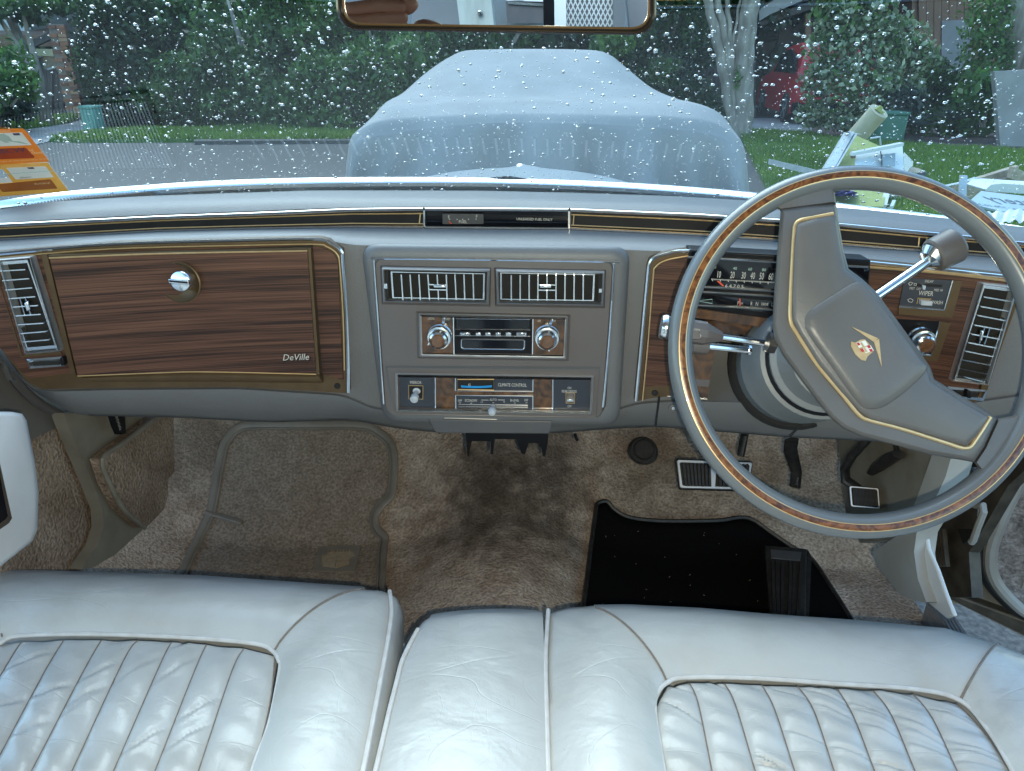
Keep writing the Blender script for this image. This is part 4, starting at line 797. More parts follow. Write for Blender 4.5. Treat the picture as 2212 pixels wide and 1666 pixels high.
mb = MB(); mb.prism([(-.95, .30, .50), (-.95, .80, .50), (-.10, .76, .50), (-.06, .30, .50)], (0, 0, -.19), 'armrest'); mb.build('cushion_base', ps)
ds = thing('front_seat', 'white leather front seat by the steering wheel with a plain centre cushion', 'car seat', (.42, .62, .45))
it = [(1438, 1478), (1479, 1470), (1626, 1472), (1801, 1484), (1975, 1496), (2072, 1520)]
mb = MB(); gf = patch(mb, it, [(1284, 1330), (1355, 1329), (1518, 1337), (1665, 1350), (1859, 1364), (2052, 1382), (2149, 1412)], 60, 16, lambda u, v: .030*math.sin(math.pi*min(1, v*.9+.02))**.6, ZS, 'leather', 'B'); mb.build('front_bolster', ds, ang=70)
mb = MB(); g = patch(mb, [(1438, 1478), (1421, 1500), (1412, 1545), (1431, 1666), (1455, 1800)], [(1284, 1330), (1230, 1327), (1200, 1331), (1186, 1338), (1180, 1450), (1184, 1666), (1187, 1800)], 56, 16, lambda u, v: (.030+.002*min(1, u*5))*math.sin(math.pi*min(1, v*.9+.02+.03*min(1, u*5)))**.6*(1-.55*v*v*v*min(1, u*7)), ZS, 'leather')
e = [q for q in g[-1][:30]]; mb.grid([e]+[[p+np.array([0, b, c]) for p in e] for b, c in ((.012, -.007), (.02, -.03), (.01, -.24))], 'leather'); mb.build('side_bolster', ds, ang=70)
mb = MB(); patch(mb, [(2072, 1520), (2130, 1584), (2180, 1666), (2250, 1800)], [(2149, 1412), (2212, 1430), (2320, 1490), (2420, 1640)], 40, 14, lambda u, v: (.030-.004*min(1, u*5))*math.sin(math.pi*min(1, v*.9+.02+.03*min(1, u*5)))**.6, ZS, 'leather', 'B'); mb.build('side_bolster', ds, ang=70)
mb = MB(); L_ = [(928, 1342), (898, 1390), (873, 1445), (848, 1545), (821, 1666), (790, 1800)]
g = patch(mb, L_, [(1172, 1334), (1174, 1390), (1176, 1450), (1178, 1545), (1181, 1666), (1184, 1800)], 50, 24, lambda u, v: (.026*math.sin(math.pi*(.06+v*.88))**.5)*(1-math.exp(-u*30-.6)), ZS, 'leather')
e = [r_[0] for r_ in g]; mb.grid([e]+[[p+np.array([0, b, c]) for p in e] for b, c in ((.012, -.005), (.02, -.02), (.022, -.05), (.01, -.24))], 'leather')
e = g[0]; mb.grid([e]+[[p+np.array([a, b, c]) for p in e] for a, b, c in ((-.006, .003, -.006), (-.010, .006, -.03), (-.008, .006, -.25))], 'leather'); mb.build('centre_cushion', ds, ang=70)
mb = MB(); mb.tube([PZ(x, y, ZS)+np.array([0, 0, .010]) for x, y in smooth([(1184, 1331), (1180, 1390), (1178, 1450), (1180, 1545), (1183, 1666), (1187, 1800)], 6)], .0028, 'piping', 8); mb.build('piping', ds)
mb = MB(); mb.tube([p+np.array([-.002, 0, .001]) for p in smooth(g[0][4::4], 3)], .0028, 'piping', 8); mb.build('piping', ds)
mb = MB(); mb.tube([PZ(x, y, ZS)+np.array([0, 0, .006]) for x, y in smooth([(1455, 1800), (1431, 1666), (1413, 1545), (1419, 1506), (1440, 1483), (1479, 1472), (1626, 1473), (1801, 1485), (1975, 1497), (2072, 1522), (2130, 1584), (2180, 1666), (2250, 1800)], 5)], .0028, 'piping', 8); mb.build('piping', ds)
edge_seam(ds, [r_[0] for r_ in gf[:16]]); edge_seam(ds, [r_[-1] for r_ in gf[:16]])
pleats(ds, [ext(q3(*l)) for l in ([(222, 545), (150, 720), (190, 1005)], [(345, 522), (395, 640), (470, 1008)], [(540, 526), (600, 640), (710, 1008)], [(750, 535), (820, 670), (930, 1008)], [(950, 542), (1040, 680), (1150, 1008)], [(1170, 555), (1260, 710), (1375, 1008)], [(1370, 565), (1470, 700), (1600, 1008)],
     [(1595, 585), (1700, 720), (1835, 1008)], [(1840, 640), (1990, 800), (2125, 1008)])], sl=.15)
mb = MB(); mb.prism([(-.02, .30, .50), (-.0, .73, .50), (.30, .74, .50), (.66, .70, .50), (.74, .30, .50)], (0, 0, -.19), 'armrest'); mb.build('cushion_base', ds)
for o_, x0, x1 in ((ps, -.68, -.06), (ds, .0, .72)):
    mb = MB(); rows = []
    for v in np.linspace(0, 1, 14): rows.append([np.array([x0+(x1-x0)*u, .36-.30*v-.02*math.sin(math.pi*u)**.5, .56+.44*v]) for u in np.linspace(0, 1, 14)])
    rows += [[p+np.array([0, -.05, .03]) for p in rows[-1]], [p+np.array([0, -.12, -.02]) for p in rows[-1]], [p+np.array([0, -.10, -.30]) for p in rows[-1]]]
    mb.grid(rows, 'leather'); mb.build('backrest', o_, ang=60)
# ================================================================== footwell
def FO(px, py, off=0): return FP(px, py, off)
M['mat_grey'] = carpet('grey_floor_mat', (.235, .185, .142), (.285, .232, .182), None, (.02, .015, .01), [], 30, .003)
M['mat_edge'] = mat('mat_binding', (.24, .21, .172), .5, col2=(.19, .165, .135), scale=20, bump=.2, bscale=200)
pm = thing('passenger_floor_mat', 'grey carpet floor mat with a raised vinyl border and crest patch in the left footwell', 'floor mat', FO(640, 1150))
Lp = [(98, 1290), (125, 1215), (180, 1160), (250, 1130), (480, 1085), (560, 1070), (590, 1058), (800, 960), (960, 885), (1130, 805)]
Rp = [(98, 1880), (112, 1930), (150, 1990), (210, 2046), (300, 2066), (430, 2060), (500, 2044), (555, 1992), (600, 1966), (650, 1974), (700, 2016), (800, 2006), (1010, 1998), (1130, 1992)]
rows = []
for y in list(np.linspace(98, 700, 34))+list(np.linspace(720, 1130, 16)):
    xl, xr = np.interp(y, [p[0] for p in Lp], [p[1] for p in Lp]), np.interp(y, [p[0] for p in Rp], [p[1] for p in Rp])
    rows.append([FO(*QL(x, y), .010) for x in np.linspace(xl, xr, 30)])
mb = MB(); mb.grid(rows, 'mat_grey'); mb.build('pile', pm, ang=180)
outl = smooth([QL(x, y) for x, y in [(805, 1130), (885, 960), (960, 800), (1056, 592), (1070, 560), (1085, 480), (1130, 250), (1160, 180), (1215, 122), (1300, 98), (1600, 97), (1880, 100), (1990, 150), (2046, 210), (2066, 300), (2060, 430), (2044, 500), (1992, 555), (1966, 600), (1974, 650), (2016, 700), (2006, 800), (1998, 1010), (1992, 1130)]], 4)
o = np.array(outl); cen = []
for i in range(len(o)):
    t = o[min(i+1, len(o)-1)]-o[max(i-1, 0)]; nn = np.array([-t[1], t[0]])/np.linalg.norm(t); cen.append(nn)
mb = MB(); prof = [(0, .004), (.5, .013), (3, .016), (11, .016), (15, .013), (17, .017), (20, .016), (22, .009)]
mb.grid([[FO(*(o[i]+cen[i]*d), h) for i in range(len(o))] for d, h in prof], 'mat_edge'); mb.build('border', pm, ang=60)
mb = MB(); mb.tube([FO(*QL(x, y), .014) for x, y in ((1065, 568), (1110, 585), (1180, 605), (1240, 622), (1256, 630))], [.006, .008, .009, .0085, .005], 'mat_edge', 8, flat=.5); mb.build('loose_tab', pm)
pat = [QL(1652, 752), QL(1872, 745), QL(1840, 880), QL(1620, 878)]
mb = MB(); mb.prism(quad(FO, pat, .013), (0, 0, -.003), 'mat_edge'); pp = mb.build('crest_patch', pm)
cr = [QL(x, y) for x, y in ((1668, 800), (1695, 795), (1705, 780), (1822, 776), (1838, 795), (1815, 808), (1810, 840), (1745, 862), (1672, 850))]
M['tan'] = mat('tan_embroidery', (.36, .30, .22), .7, col2=(.32, .23, .13), scale=120)
mb = MB(); mb.prism(quad(FO, cr, .0155), (0, 0, -.002), 'tan'); mb.build('crest', pp)
mb = MB()
for a, b in (((1690, 815), (1815, 812)), ((1685, 835), (1810, 830)), ((1745, 800), (1738, 860))): mb.tube([FO(*QL(*a), .0158), FO(*QL(*b), .0158)], .0008, 'mat_edge', 5)
for i in range(8): mb.tube([FO(*QL(1700+i*16, 782), .0158), FO(*QL(1702+i*16, 768), .0158)], .0012, 'tan', 5)
mb.build('crest_stitching', pp)
dm = thing('driver_floor_mat', 'black carpet floor mat with cut-away top edge in the right footwell', 'floor mat', FO(1500, 1220))
top = smooth([QD(95, 508), QD(118, 496), QD(150, 497), QD(185, 535), (1360, 1118), QD(420, 592), QD(690, 590), QD(800, 575), QD(870, 587), QD(960, 650), QD(1060, 718), QD(1160, 780), QD(1260, 925), QD(1390, 1132)], 4)
bot = [QD(8, 1180), QD(700, 1180), QD(1400, 1180)]
mb = MB(); sheet(mb, FO, top, bot, 'mat_black', n=60, k=14, off=.012, depth=.01, dv=(0, 0, -1)); mb.build('pile', dm, ang=180)
mb = MB(); mb.tube([FO(*q, .012) for q in [QD(8, 1180), QD(45, 900), QD(70, 700)]+top], .0045, 'rubber', 6); mb.build('binding', dm)
mb = MB()
for i in range(24):
    x, y = random.uniform(90, 900), random.uniform(640, 1060); a = random.uniform(0, 6.3); l = random.uniform(2, 9)
    p, q = FO(*QD(x, y), .0145), FO(*QD(x+l*math.cos(a), y+l*math.sin(a)), .0145); mb.tube([p, q+(q-p)*.01+1e-5], .0005, 'tan', 4)
tag(mb.build('lint', ang=180, fix=False), 'pale scraps of lint scattered over the black floor mat', 'lint', kind='stuff')
# pedals
bp = PY(1540, 1020, 1.20); BP = Plane(bp, (0, -.78, .62))
br = thing('brake_pedal', 'wide black brake pedal with a chrome rim', 'pedal', bp)
bo = rrect([QD(494, 288), QD(868, 302), QD(846, 437), QD(510, 428)], 5); bi = scl(bo, .93, .82)
mb = MB(); mb.prism(quad(BP, scl(bo, 1.02, 1.1), -.004), -BP.n*.012, 'rubber'); mb.build('pad', br, bevel=.002)
mb = MB(); mb.frame(quad(BP, bo, .004), quad(BP, bi, .004), -BP.n*.006, 'satin'); mb.build('chrome_rim', br, bevel=.0008)
for i in range(18):
    u = (i+.5)/18
    if .44 < u < .56: continue
    a, b = QD(515+u*335, 306+u*4), QD(530+u*305, 420+u*6); mb = MB(); mb.bar(BP(*a, .003), BP(*b, .003), AX[0]*.0042, BP.n*.005, 'rubber'); mb.build('rib', br)
mb = MB(); mb.prism(quad(BP, [QD(655, 300), QD(690, 302), QD(682, 430), QD(665, 430)], .0045), -BP.n*.004, 'satin'); mb.build('chrome_bar', br)
mb = MB(); mb.tube([BP(1600, 985, -.012), PY(1606, 950, 1.24), PY(1612, 925, 1.30)], .011, 'rubber', 10, flat=.6); mb.build('arm', br)
ac = thing('accelerator_pedal', 'long ribbed black accelerator pedal standing on the black mat', 'pedal', FO(1700, 1300))
A0 = [FO(*QQ(820, 1062), .05), FO(*QQ(1095, 1085), .05), FO(*QQ(860, 1620), .045)]; AP = plane3(*A0)
mb = MB(); mb.prism(quad(AP, [QQ(808, 1062), QQ(1104, 1086), QQ(1094, 1680), QQ(862, 1680)]), -AP.n*.014, 'rubber'); mb.build('pad', ac, bevel=.003)
mb = MB(); mb.prism(quad(AP, [QQ(1104, 1086), QQ(1135, 1140), QQ(1112, 1680), QQ(1094, 1680)], -.006), -AP.n*.03, 'rubber'); mb.build('side_flange', ac)
mb = MB(); mb.prism(quad(AP, [QQ(850, 1090), QQ(1065, 1110), QQ(1055, 1170), QQ(855, 1150)], .002), -AP.n*.003, 'dkplastic'); mb.build('toe_plate', ac, bevel=.001)
for x0, x1 in ((850, 880), (888, 905), (925, 938), (985, 995), (1005, 1030), (1045, 1080)):
    mb = MB(); a, b = QQ(x0*.5+x1*.5, 1178), QQ((x0+x1)*.5*.78+205, 1680); mb.bar(AP(*a, .002), AP(*b, .002), AX[0]*.0055, AP.n*.006, 'rubber'); mb.build('rib', ac)
kp = PX(1870, 1070, .60); KP = Plane(kp, (-.15, -.8, .5))
pb = thing('parking_brake_pedal', 'small ribbed parking brake pedal in a chrome rim on a bent arm', 'pedal', kp)
bo = rrect([QD(1348, 418), QD(1492, 430), QD(1500, 532), QD(1356, 520)], 4)
mb = MB(); mb.prism(quad(KP, scl(bo, 1.03), -.003), -KP.n*.01, 'rubber'); mb.build('pad', pb, bevel=.0015)
mb = MB(); mb.frame(quad(KP, bo, .003), quad(KP, scl(bo, .88, .86), .003), -KP.n*.005, 'satin'); mb.build('chrome_rim', pb, bevel=.0006)
for i in range(7):
    u = (i+.5)/7; a, b = QD(1362+u*122, 432+u*10), QD(1368+u*122, 512+u*10); mb = MB(); mb.bar(KP(*a, .002), KP(*b, .002), AX[0]*.0055, KP.n*.005, 'rubber'); mb.build('rib', pb)
mb = MB(); mb.tube([KP(*QD(1400, 440), -.010), KP(*QD(1330, 390), -.02), PX(*QD(1325, 330), .575), PX(*QD(1360, 270), .575), PX(*QD(1425, 200), .575), PX(*QD(1470, 120), .575)], .010, 'rubber', 10, flat=.7); mb.build('arm', pb)
hk = PX(*QD(1480, 350), .63); hl = thing('bonnet_lock_handle', 'black brake release handle hanging under the dashboard at the right', 'handle', hk)
mb = MB(); mb.tube([PX(*QD(1455, 355), .62), PX(*QD(1490, 325), .62), PX(*QD(1560, 275), .62), PX(*QD(1595, 262), .62)], [.007, .012, .013, .011], 'rubber', 10, flat=.6); mb.tube([PX(*QD(1590, 265), .62), PX(*QD(1575, 215), .62), PX(*QD(1568, 180), .62)], .004, 'rubber', 8); mb.build('grip', hl)
gk = PY(*QD(1065, 300), 1.22); gl_ = thing('pedal_lever', 'narrow curved black lever hanging between the brake and parking brake pedals', 'pedal lever', gk)
mb = MB(); mb.tube([PY(*QD(x, y), Y) for x, y, Y in ((1062, 190, 1.18), (1055, 240, 1.19), (1072, 300, 1.2), (1085, 350, 1.2), (1078, 425, 1.18))], [.013, .0125, .011, .0105, .011], 'rubber', 10, flat=.45, up=(0, 1, 0)); mb.build('arm', gl_)
mb = MB(); mb.tube([PY(*QD(1092, 375), 1.192), PY(*QD(1082, 420), 1.172)], [.002, .004], 'chrome', 8); mb.build('bare_metal', gl_)
sw = FO(*QM(1765, 335)); ds_ = thing('dip_switch', 'round black foot dip switch on the carpet left of the brake pedal', 'foot switch', sw)
mb = MB(); mb.lathe(sw, (0, -.75, .66), [(.034, -.004), (.034, .004), (.030, .008), (.031, .011), (.027, .014), (.0275, .018)], 'rubber', 28); mb.build('boot', ds_)
mb = MB(); mb.lathe(sw+np.array([0, -.75, .66])*.018, (0, -.75, .66), [(.023, 0), (.023, .008), (.020, .011), (0, .0112)], 'rubber', 24); mb.build('button', ds_)
bk = [QM(*p) for p in ((590, 190), (1140, 190), (1138, 270), (1120, 362), (1104, 362), (1088, 276), (1012, 276), (985, 350), (962, 345), (930, 250), (782, 250), (774, 350), (756, 350), (760, 264), (604, 264), (614, 362), (604, 362))]
mb = MB(); mb.prism([PY(*q, 1.0) for q in bk], (0, .05, 0), 'black'); tag(mb.build('mounting_bracket'), 'black forked bracket under the centre of the dashboard', 'bracket')
mb = MB(); mb.tube([PY(*QM(1318, 215), 1.05), PY(*QM(1325, 238), 1.05), PY(*QM(1334, 258), 1.05)], .0028, 'black', 6); tag(mb.build('loose_wire'), 'short black wire end hanging under the dashboard beside the forked bracket', 'wire')
HP = [PX(*QL(x, y), -.585) for x, y in ((592, 60), (650, 60), (655, 165), (630, 172), (612, 130))]
hr = thing('bonnet_release', 'black bonnet release lever marked HOOD in the left footwell', 'lever', HP[3])
mb = MB(); mb.prism(HP, (-.012, 0, 0), 'black'); mb.build('lever', hr, bevel=.001)
mb = MB(); ey = PX(*QL(606, 60), -.583)-PX(*QL(622, 140), -.583)
for i, ch in enumerate('HOOD'): mb.text(ch, PX(*QL(605+i*6, 82+i*19), -.583), np.cross(ey, (1., 0, 0)), ey, .0062, 'white', sx=.9)
mb.build('lettering', hr, fix=False)
# ================================================================== car shell: doors, pillars, bonnet, windscreen
car = thing('car_body', 'white saloon car body: bonnet, wet windscreen and doors around the cabin', 'car', (0, 1.6, .4))
cL = lambda X: (lambda px, py, off=0: PX(px, py, X+off))
mb = MB(); fl_ = [QL(*p) for p in ((530, 300), (640, 212), (820, 70), (900, 70), (905, 365), (872, 400), (872, 480), (850, 560), (757, 655), (640, 560), (570, 430))]
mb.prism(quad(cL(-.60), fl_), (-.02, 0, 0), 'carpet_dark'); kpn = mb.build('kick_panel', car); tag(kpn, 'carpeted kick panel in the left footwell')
mb = MB(); mb.tube([cL(-.598)(*QL(x, y)) for x, y in smooth([(820, 80), (640, 215), (532, 300), (572, 432), (645, 562), (752, 655)], 5)], .004, 'beige_metal', 8); mb.build('trim_bead', kpn)
mb = MB(); fl_ = [QL(*p) for p in ((330, 60), (740, 60), (716, 150), (535, 298), (575, 430), (648, 568), (740, 665), (600, 792), (480, 862), (425, 868), (445, 830), (505, 750), (537, 650), (532, 560), (490, 450), (420, 280), (360, 140))]
mb.prism(quad(cL(-.625), fl_), (-.02, 0, 0), 'beige_metal'); mb.build('door_pillar', car)
mb = MB(); fl_ = [QL(*p) for p in ((-300, 150), (150, 195), (335, 95), (365, 150), (422, 290), (490, 450), (530, 560), (535, 650), (502, 750), (440, 835), (420, 880), (300, 1000), (-300, 1000))]
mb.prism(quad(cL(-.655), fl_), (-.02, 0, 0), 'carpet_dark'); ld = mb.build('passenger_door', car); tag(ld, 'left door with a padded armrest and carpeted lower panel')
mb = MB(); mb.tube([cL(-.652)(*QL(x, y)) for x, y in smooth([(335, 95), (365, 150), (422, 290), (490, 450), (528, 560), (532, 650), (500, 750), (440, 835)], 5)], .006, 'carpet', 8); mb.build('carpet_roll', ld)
mb = MB(); mb.prism(quad(cL(-.652), [(-150, 560), (0, 640), (18, 740), (40, 815), (90, 868), (160, 905), (148, 912), (72, 948), (-150, 960)]), (-.02, 0, 0), 'spoke'); mb.build('upper_panel', ld)
mb = MB(); mb.prism(quad(cL(-.640), [(-12, 705), (2, 736), (40, 822), (27, 822), (8, 775), (-14, 720)]), (-.008, 0, 0), 'chrome'); mb.build('trim_strip', ld)
mb = MB(); mb.tube([cL(-.645)(x, y) for x, y in smooth([(10, 780), (40, 830), (90, 875), (165, 912)], 5)], .007, 'dkplastic', 8); mb.build('door_weatherstrip', ld)
AR = [(-160, 905), (-60, 893), (26, 890), (48, 894), (58, 910), (75, 998), (83, 1064), (81, 1143), (70, 1170), (-10, 1232), (-160, 1330)]
AX_ = cL(-.50)
mb = MB(); shell_pts = AR
rings = [[PX(*q, -.655) for q in AR], [PX(*q, -.515) for q in AR], [PX(*q, -.503) for q in offs(AR, 3)], [PX(*q, -.499) for q in offs(AR, 9)]]
rings[0] = [p*1 for p in [q+np.array([-.14, 0, 0]) for q in rings[1]]]
mb.grid(rings, 'armrest', True); mb.add(rings[-1], [tuple(range(len(AR)))], 'armrest'); ar = mb.build('armrest', ld, ang=50)
mb = MB(); mb.prism(quad(cL(-.4975), [(-60, 1000), (-2, 992), (26, 1120), (20, 1130), (-60, 1185)]), (-.006, 0, 0), 'chrome'); mb.prism(quad(cL(-.4965), [(-60, 1005), (-6, 998), (17, 1115), (12, 1122), (-60, 1175)]), (-.004, 0, 0), 'gloss'); mb.build('window_switch_plate', ld)
# right-hand side
M['pillar'] = mat('pale_pillar_trim', (.36, .36, .35), .45, col2=(.30, .29, .27), scale=14, detail=7)
mb = MB(); mb.prism(quad(cL(.635), [QD(*p) for p in ((1285, 150), (1800, 200), (1810, 290), (1760, 380), (1660, 560), (1560, 680), (1400, 700), (1330, 560))]), (.02, 0, 0), 'beige_metal'); mb.build('kick_panel', car)
mb = MB(); mb.prism(quad(cL(.625), [QK(*p) for p in ((360, 340), (480, 380), (445, 500), (400, 600), (345, 700), (255, 860), (236, 1000), (262, 1180), (318, 1330), (300, 1335), (205, 1310), (150, 1290), (0, 1105), (-40, 1000), (110, 900), (205, 770), (262, 620))]), (.03, 0, 0), 'pillar'); mb.build('pillar_trim', car)
mb = MB(); mb.prism(quad(cL(.640), [QK(*p) for p in ((465, 380), (545, 400), (435, 520), (392, 600), (352, 700), (312, 862), (325, 975), (388, 1120), (440, 1272), (500, 1422), (450, 1440), (318, 1332), (262, 1180), (234, 1000), (250, 860), (345, 690), (400, 590), (440, 490))]), (.006, 0, 0), 'body_white'); mb.build('door_pillar', car, bevel=.002)
M['scuff'] = mat('scratched_sill_plate', (.5, .52, .56), .3, .8, col2=(.35, .37, .42), scale=40, stretch=(8, 1, 8), bump=.3, bscale=40)
ZSill = .335
mb = MB(); mb.prism([PZ(*QK(*p), ZSill) for p in ((318, 1330), (400, 1338), (450, 1368), (506, 1424), (700, 1690), (560, 1690), (405, 1425))], (0, 0, -.05), 'scuff'); sil = mb.build('sill_plate', car, bevel=.002)
mb = MB()
for k in range(4): mb.bar(PZ(*QK(440+k*22, 1450), ZSill+.001), PZ(*QK(575+k*24, 1680), ZSill+.001), (.004, 0, 0), (0, 0, .004), 'scuff')
mb.build('tread_rib', sil)
mb = MB(); mb.prism([PZ(*QK(*p), ZSill-.003) for p in ((480, 1430), (510, 1440), (720, 1720), (660, 1720))], (0, 0, -.2), 'body_white'); mb.build('sill', car)
DP = Plane((.80, 1.22, .5), (-.50, -.87, 0)); DPF = lambda px, py, off=0: DP(px, py, off)
mb = MB(); mb.prism(quad(cL(.86), [QK(*p) for p in ((380, 560), (560, 380), (1010, 300), (1010, 420), (860, 560), (640, 940), (600, 1000), (620, 1300), (430, 1300), (330, 1000), (290, 860), (330, 700))]), (.02, 0, 0), 'dirty_steel'); jm = mb.build('door_jamb', car); tag(jm, 'dark dirty hinge side of the right door opening')
mb = MB()
for k in range(4): mb.tube([cL(.845)(*QK(545+k*33, 428+k*3)), cL(.845)(*QK(552+k*33, 500+k*6))], .005, 'pillar', 8)
mb.build('cable_boot', jm)
mb = MB(); mb.tube([cL(.845)(*QK(x, y)) for x, y in ((390, 610), (460, 605), (500, 625), (420, 630))], .007, 'pillar', 8); mb.build('hinge', jm); mb = MB(); mb.tube([cL(.84)(*QK(x, y)) for x, y in ((640, 690), (695, 690), (700, 730), (660, 830), (630, 920), (615, 935))], .006, 'pillar', 8); mb.build('hinge', jm)
mb = MB(); mb.prism(quad(cL(.845), [QK(620, 700), QK(660, 705), QK(650, 830), QK(615, 840)]), (.01, 0, 0), 'dirty_steel'); mb.prism(quad(cL(.846), [QK(525, 845), QK(630, 845), QK(590, 930), QK(560, 945)]), (.01, 0, 0), 'void'); mb.build('check_strap', jm)
mb = MB()
for k in range(5): mb.bar(cL(.845)(*QK(352+k*20, 840)), cL(.845)(*QK(385+k*18, 1090)), (0, .006, 0), (.008, 0, 0), 'dirty_steel')
mb.build('ribbed_plate', jm)
mb = MB(); mb.prism(quad(DPF, [QK(*p) for p in ((470, 830), (640, 850), (700, 700), (860, 430), (1300, -200), (1500, 400), (1500, 1720), (966, 1560), (445, 1300), (455, 1100))], -.02), -DP.n*.03, 'beige_metal'); rd = mb.build('driver_door', car); tag(rd, 'open right door with black seal and tweed trim')
mb = MB(); mb.prism(quad(DPF, [QK(*p) for p in ((440, 1262), (600, 1318), (966, 1452), (1500, 1600), (1500, 1760), (966, 1555), (448, 1302))], .0), -DP.n*.05, 'dirty_steel'); mb.build('bottom_edge', rd, bevel=.004)
mb = MB(); mb.lathe(DP(*QK(503, 1222), -.018), DP.n, [(.008, 0), (.008, .003), (.004, .003), (.0, .001)], 'void', 14); mb.build('drain_hole', rd)
sp_ = smooth([QK(*p) for p in ((1010, 230), (890, 440), (760, 690), (700, 850), (684, 950), (692, 1080), (745, 1200), (840, 1310), (960, 1400), (1200, 1500))], 5)
mb = MB(); mb.tube([DP(*q, .002) for q in sp_], .013, 'seal', 10); mb.build('door_seal', rd)
tw = smooth([QK(*p) for p in ((1040, 330), (960, 480), (840, 720), (770, 900), (745, 1010), (752, 1120), (800, 1220), (900, 1330), (1000, 1405), (1200, 1480))], 5)
mb = MB(); mb.tube([DP(*q, .012) for q in tw], .012, 'pillar', 10); mb.build('trim_bead', rd)
M['tweed'] = carpet('grey_tweed', (.17, .155, .155), (.33, .31, .31), None, (.1, .1, .1), [], 60, .004)
mb = MB(); mb.prism([DP(*q, .016) for q in tw]+[DP(*QK(1500, 1500), .016), DP(*QK(1500, 200), .016)], -DP.n*.01, 'tweed'); mb.build('trim_panel', rd)
# ---- bonnet, cowl, windscreen
def hoodz(x, y): return 1.006-.106*(y-hy(x))-(.10+.16*abs(x))*(x/.85)**2*min(1, max(0, y-hy(x))/.3)-.10*max(0, abs(x)-.62)**1.5-.05*max(0, (y-3.0))**2*8+.012*math.exp(-(x/.05)**2)
HE = [(-120, 468), (0, 440), (130, 421), (271, 408.5), (450, 396), (650, 389), (850, 387), (1055, 388), (1250, 394), (1430, 404), (1620, 420), (1800, 443), (2040, 472), (2212, 497), (2330, 520)]
he = [PZ(x, y, 1.006) for x, y in smooth(HE, 4)]
mb = MB(); xs = np.linspace(-.92, .92, 61); rows = []
def hy(x): return float(np.interp(x, [p[0] for p in he], [p[1] for p in he]))
for v in np.linspace(0, 1, 40): rows.append([np.array([x, hy(x)*(1-v)+3.2*v, hoodz(x, hy(x)*(1-v)+3.2*v)-.004]) for x in xs])
rows.append([p+np.array([0, .03, -.05]) for p in rows[-1]]); rows.append([p+np.array([0, .0, -.35]) for p in rows[-1]])
mb.grid(rows, 'body_white')
for sgn, col_ in ((0, 0), (-1, -1)):
    e = [r_[col_] for r_ in rows[:40]]; d = -1 if col_ == 0 else 1; mb.grid([e, [p+np.array([d*.03, 0, -.06]) for p in e], [p+np.array([d*.04, 0, -.55]) for p in e]], 'body_white')
bn = mb.build('bonnet', car, ang=60)
mb = MB(); mb.grid([[p+np.array([0, .010, .003]) for p in he], [p+np.array([0, .004, .004]) for p in he], [p+np.array([0, -.012, -.001]) for p in he], [p+np.array([0, -.016, -.005]) for p in he], [p+np.array([0, -.016, -.012]) for p in he]], 'lip'); mb.build('rear_edge', bn)
q = PY(1124, 359, 3.12); mb = MB(); mb.lathe(np.array([q[0], 3.12, hoodz(q[0], 3.12)-.004]), (0, 0, 1), [(.02, 0), (.016, .006), (.010, .010), (0, .012)], 'chrome', 16); mb.build('ornament', bn)
mb = MB(); mb.grid([[p+np.array([0, -.004, -.02]) for p in he], [np.array([p[0], min(p[1]-.02, wyb(p[0])+.0), .974]) for p in he], [np.array([p[0], min(p[1]-.10, wyb(p[0])-.08), .972]) for p in he]], 'black'); mb.build('cowl_panel', car)
for x0, x1 in ((-.55, .05), (.02, .60)):
    mb = MB(); mb.tube([np.array([x, wyb(x)+.018, .992+.004*math.sin(9*x)]) for x in np.linspace(x0, x1, 14)], .005, 'black', 6); mb.build('wiper_blade', car)
g = bpy.data.materials.new('windscreen_glass'); g.use_nodes = True; N, L_ = g.node_tree.nodes, g.node_tree.links; N.clear()
out = N.new('ShaderNodeOutputMaterial'); mx = N.new('ShaderNodeMixShader'); tr = N.new('ShaderNodeBsdfTransparent'); gs = N.new('ShaderNodeBsdfGlossy'); gs.inputs['Roughness'].default_value = .0; tr.inputs[0].default_value = (.90, .95, .94, 1)
ge = N.new('ShaderNodeNewGeometry'); dt = N.new('ShaderNodeVectorMath'); dt.operation = 'DOT_PRODUCT'; L_.new(ge.outputs['Incoming'], dt.inputs[0]); L_.new(ge.outputs['Normal'], dt.inputs[1])
def mth(op, a, b=None):
    m = N.new('ShaderNodeMath'); m.operation = op
    for i, q in enumerate((a, b)):
        if q is None: continue
        if isinstance(q, (int, float)): m.inputs[i].default_value = q
        else: L_.new(q, m.inputs[i])
    return m.outputs[0]
c = mth('ABSOLUTE', dt.outputs['Value']); k = mth('POWER', mth('SUBTRACT', 1, c), 5); r1 = mth('MULTIPLY_ADD', k, .96); r1.node.inputs[2].default_value = .04
fr_ = mth('DIVIDE', mth('MULTIPLY', r1, 2), mth('ADD', r1, 1))
L_.new(fr_, mx.inputs[0]); L_.new(tr.outputs[0], mx.inputs[1]); L_.new(gs.outputs[0], mx.inputs[2]); L_.new(mx.outputs[0], out.inputs[0]); M['glass'] = g
mb = MB(); xs = np.linspace(-.80, .80, 60); mb.grid([[wind(x, s) for x in xs] for s in np.linspace(-.04, 1.0, 40)], 'glass'); wsn = mb.build('windscreen', car, ang=180, fix=False)
mb = MB()
for s_ in (-1, 1): mb.tube([wind(s_*.82, s)+np.array([s_*.02, 0, 0]) for s in np.linspace(-.05, 1.02, 10)], .03, 'body_white', 10)
mb.build('windscreen_pillar', car)
mb = MB(); mb.tube([wind(x, 1.03) for x in np.linspace(-.84, .84, 12)], .03, 'body_white', 10); mb.build('header_rail', car)
M['lining'] = mat('grey_headlining', (.30, .29, .28), .9, col2=(.27, .26, .25), scale=30)
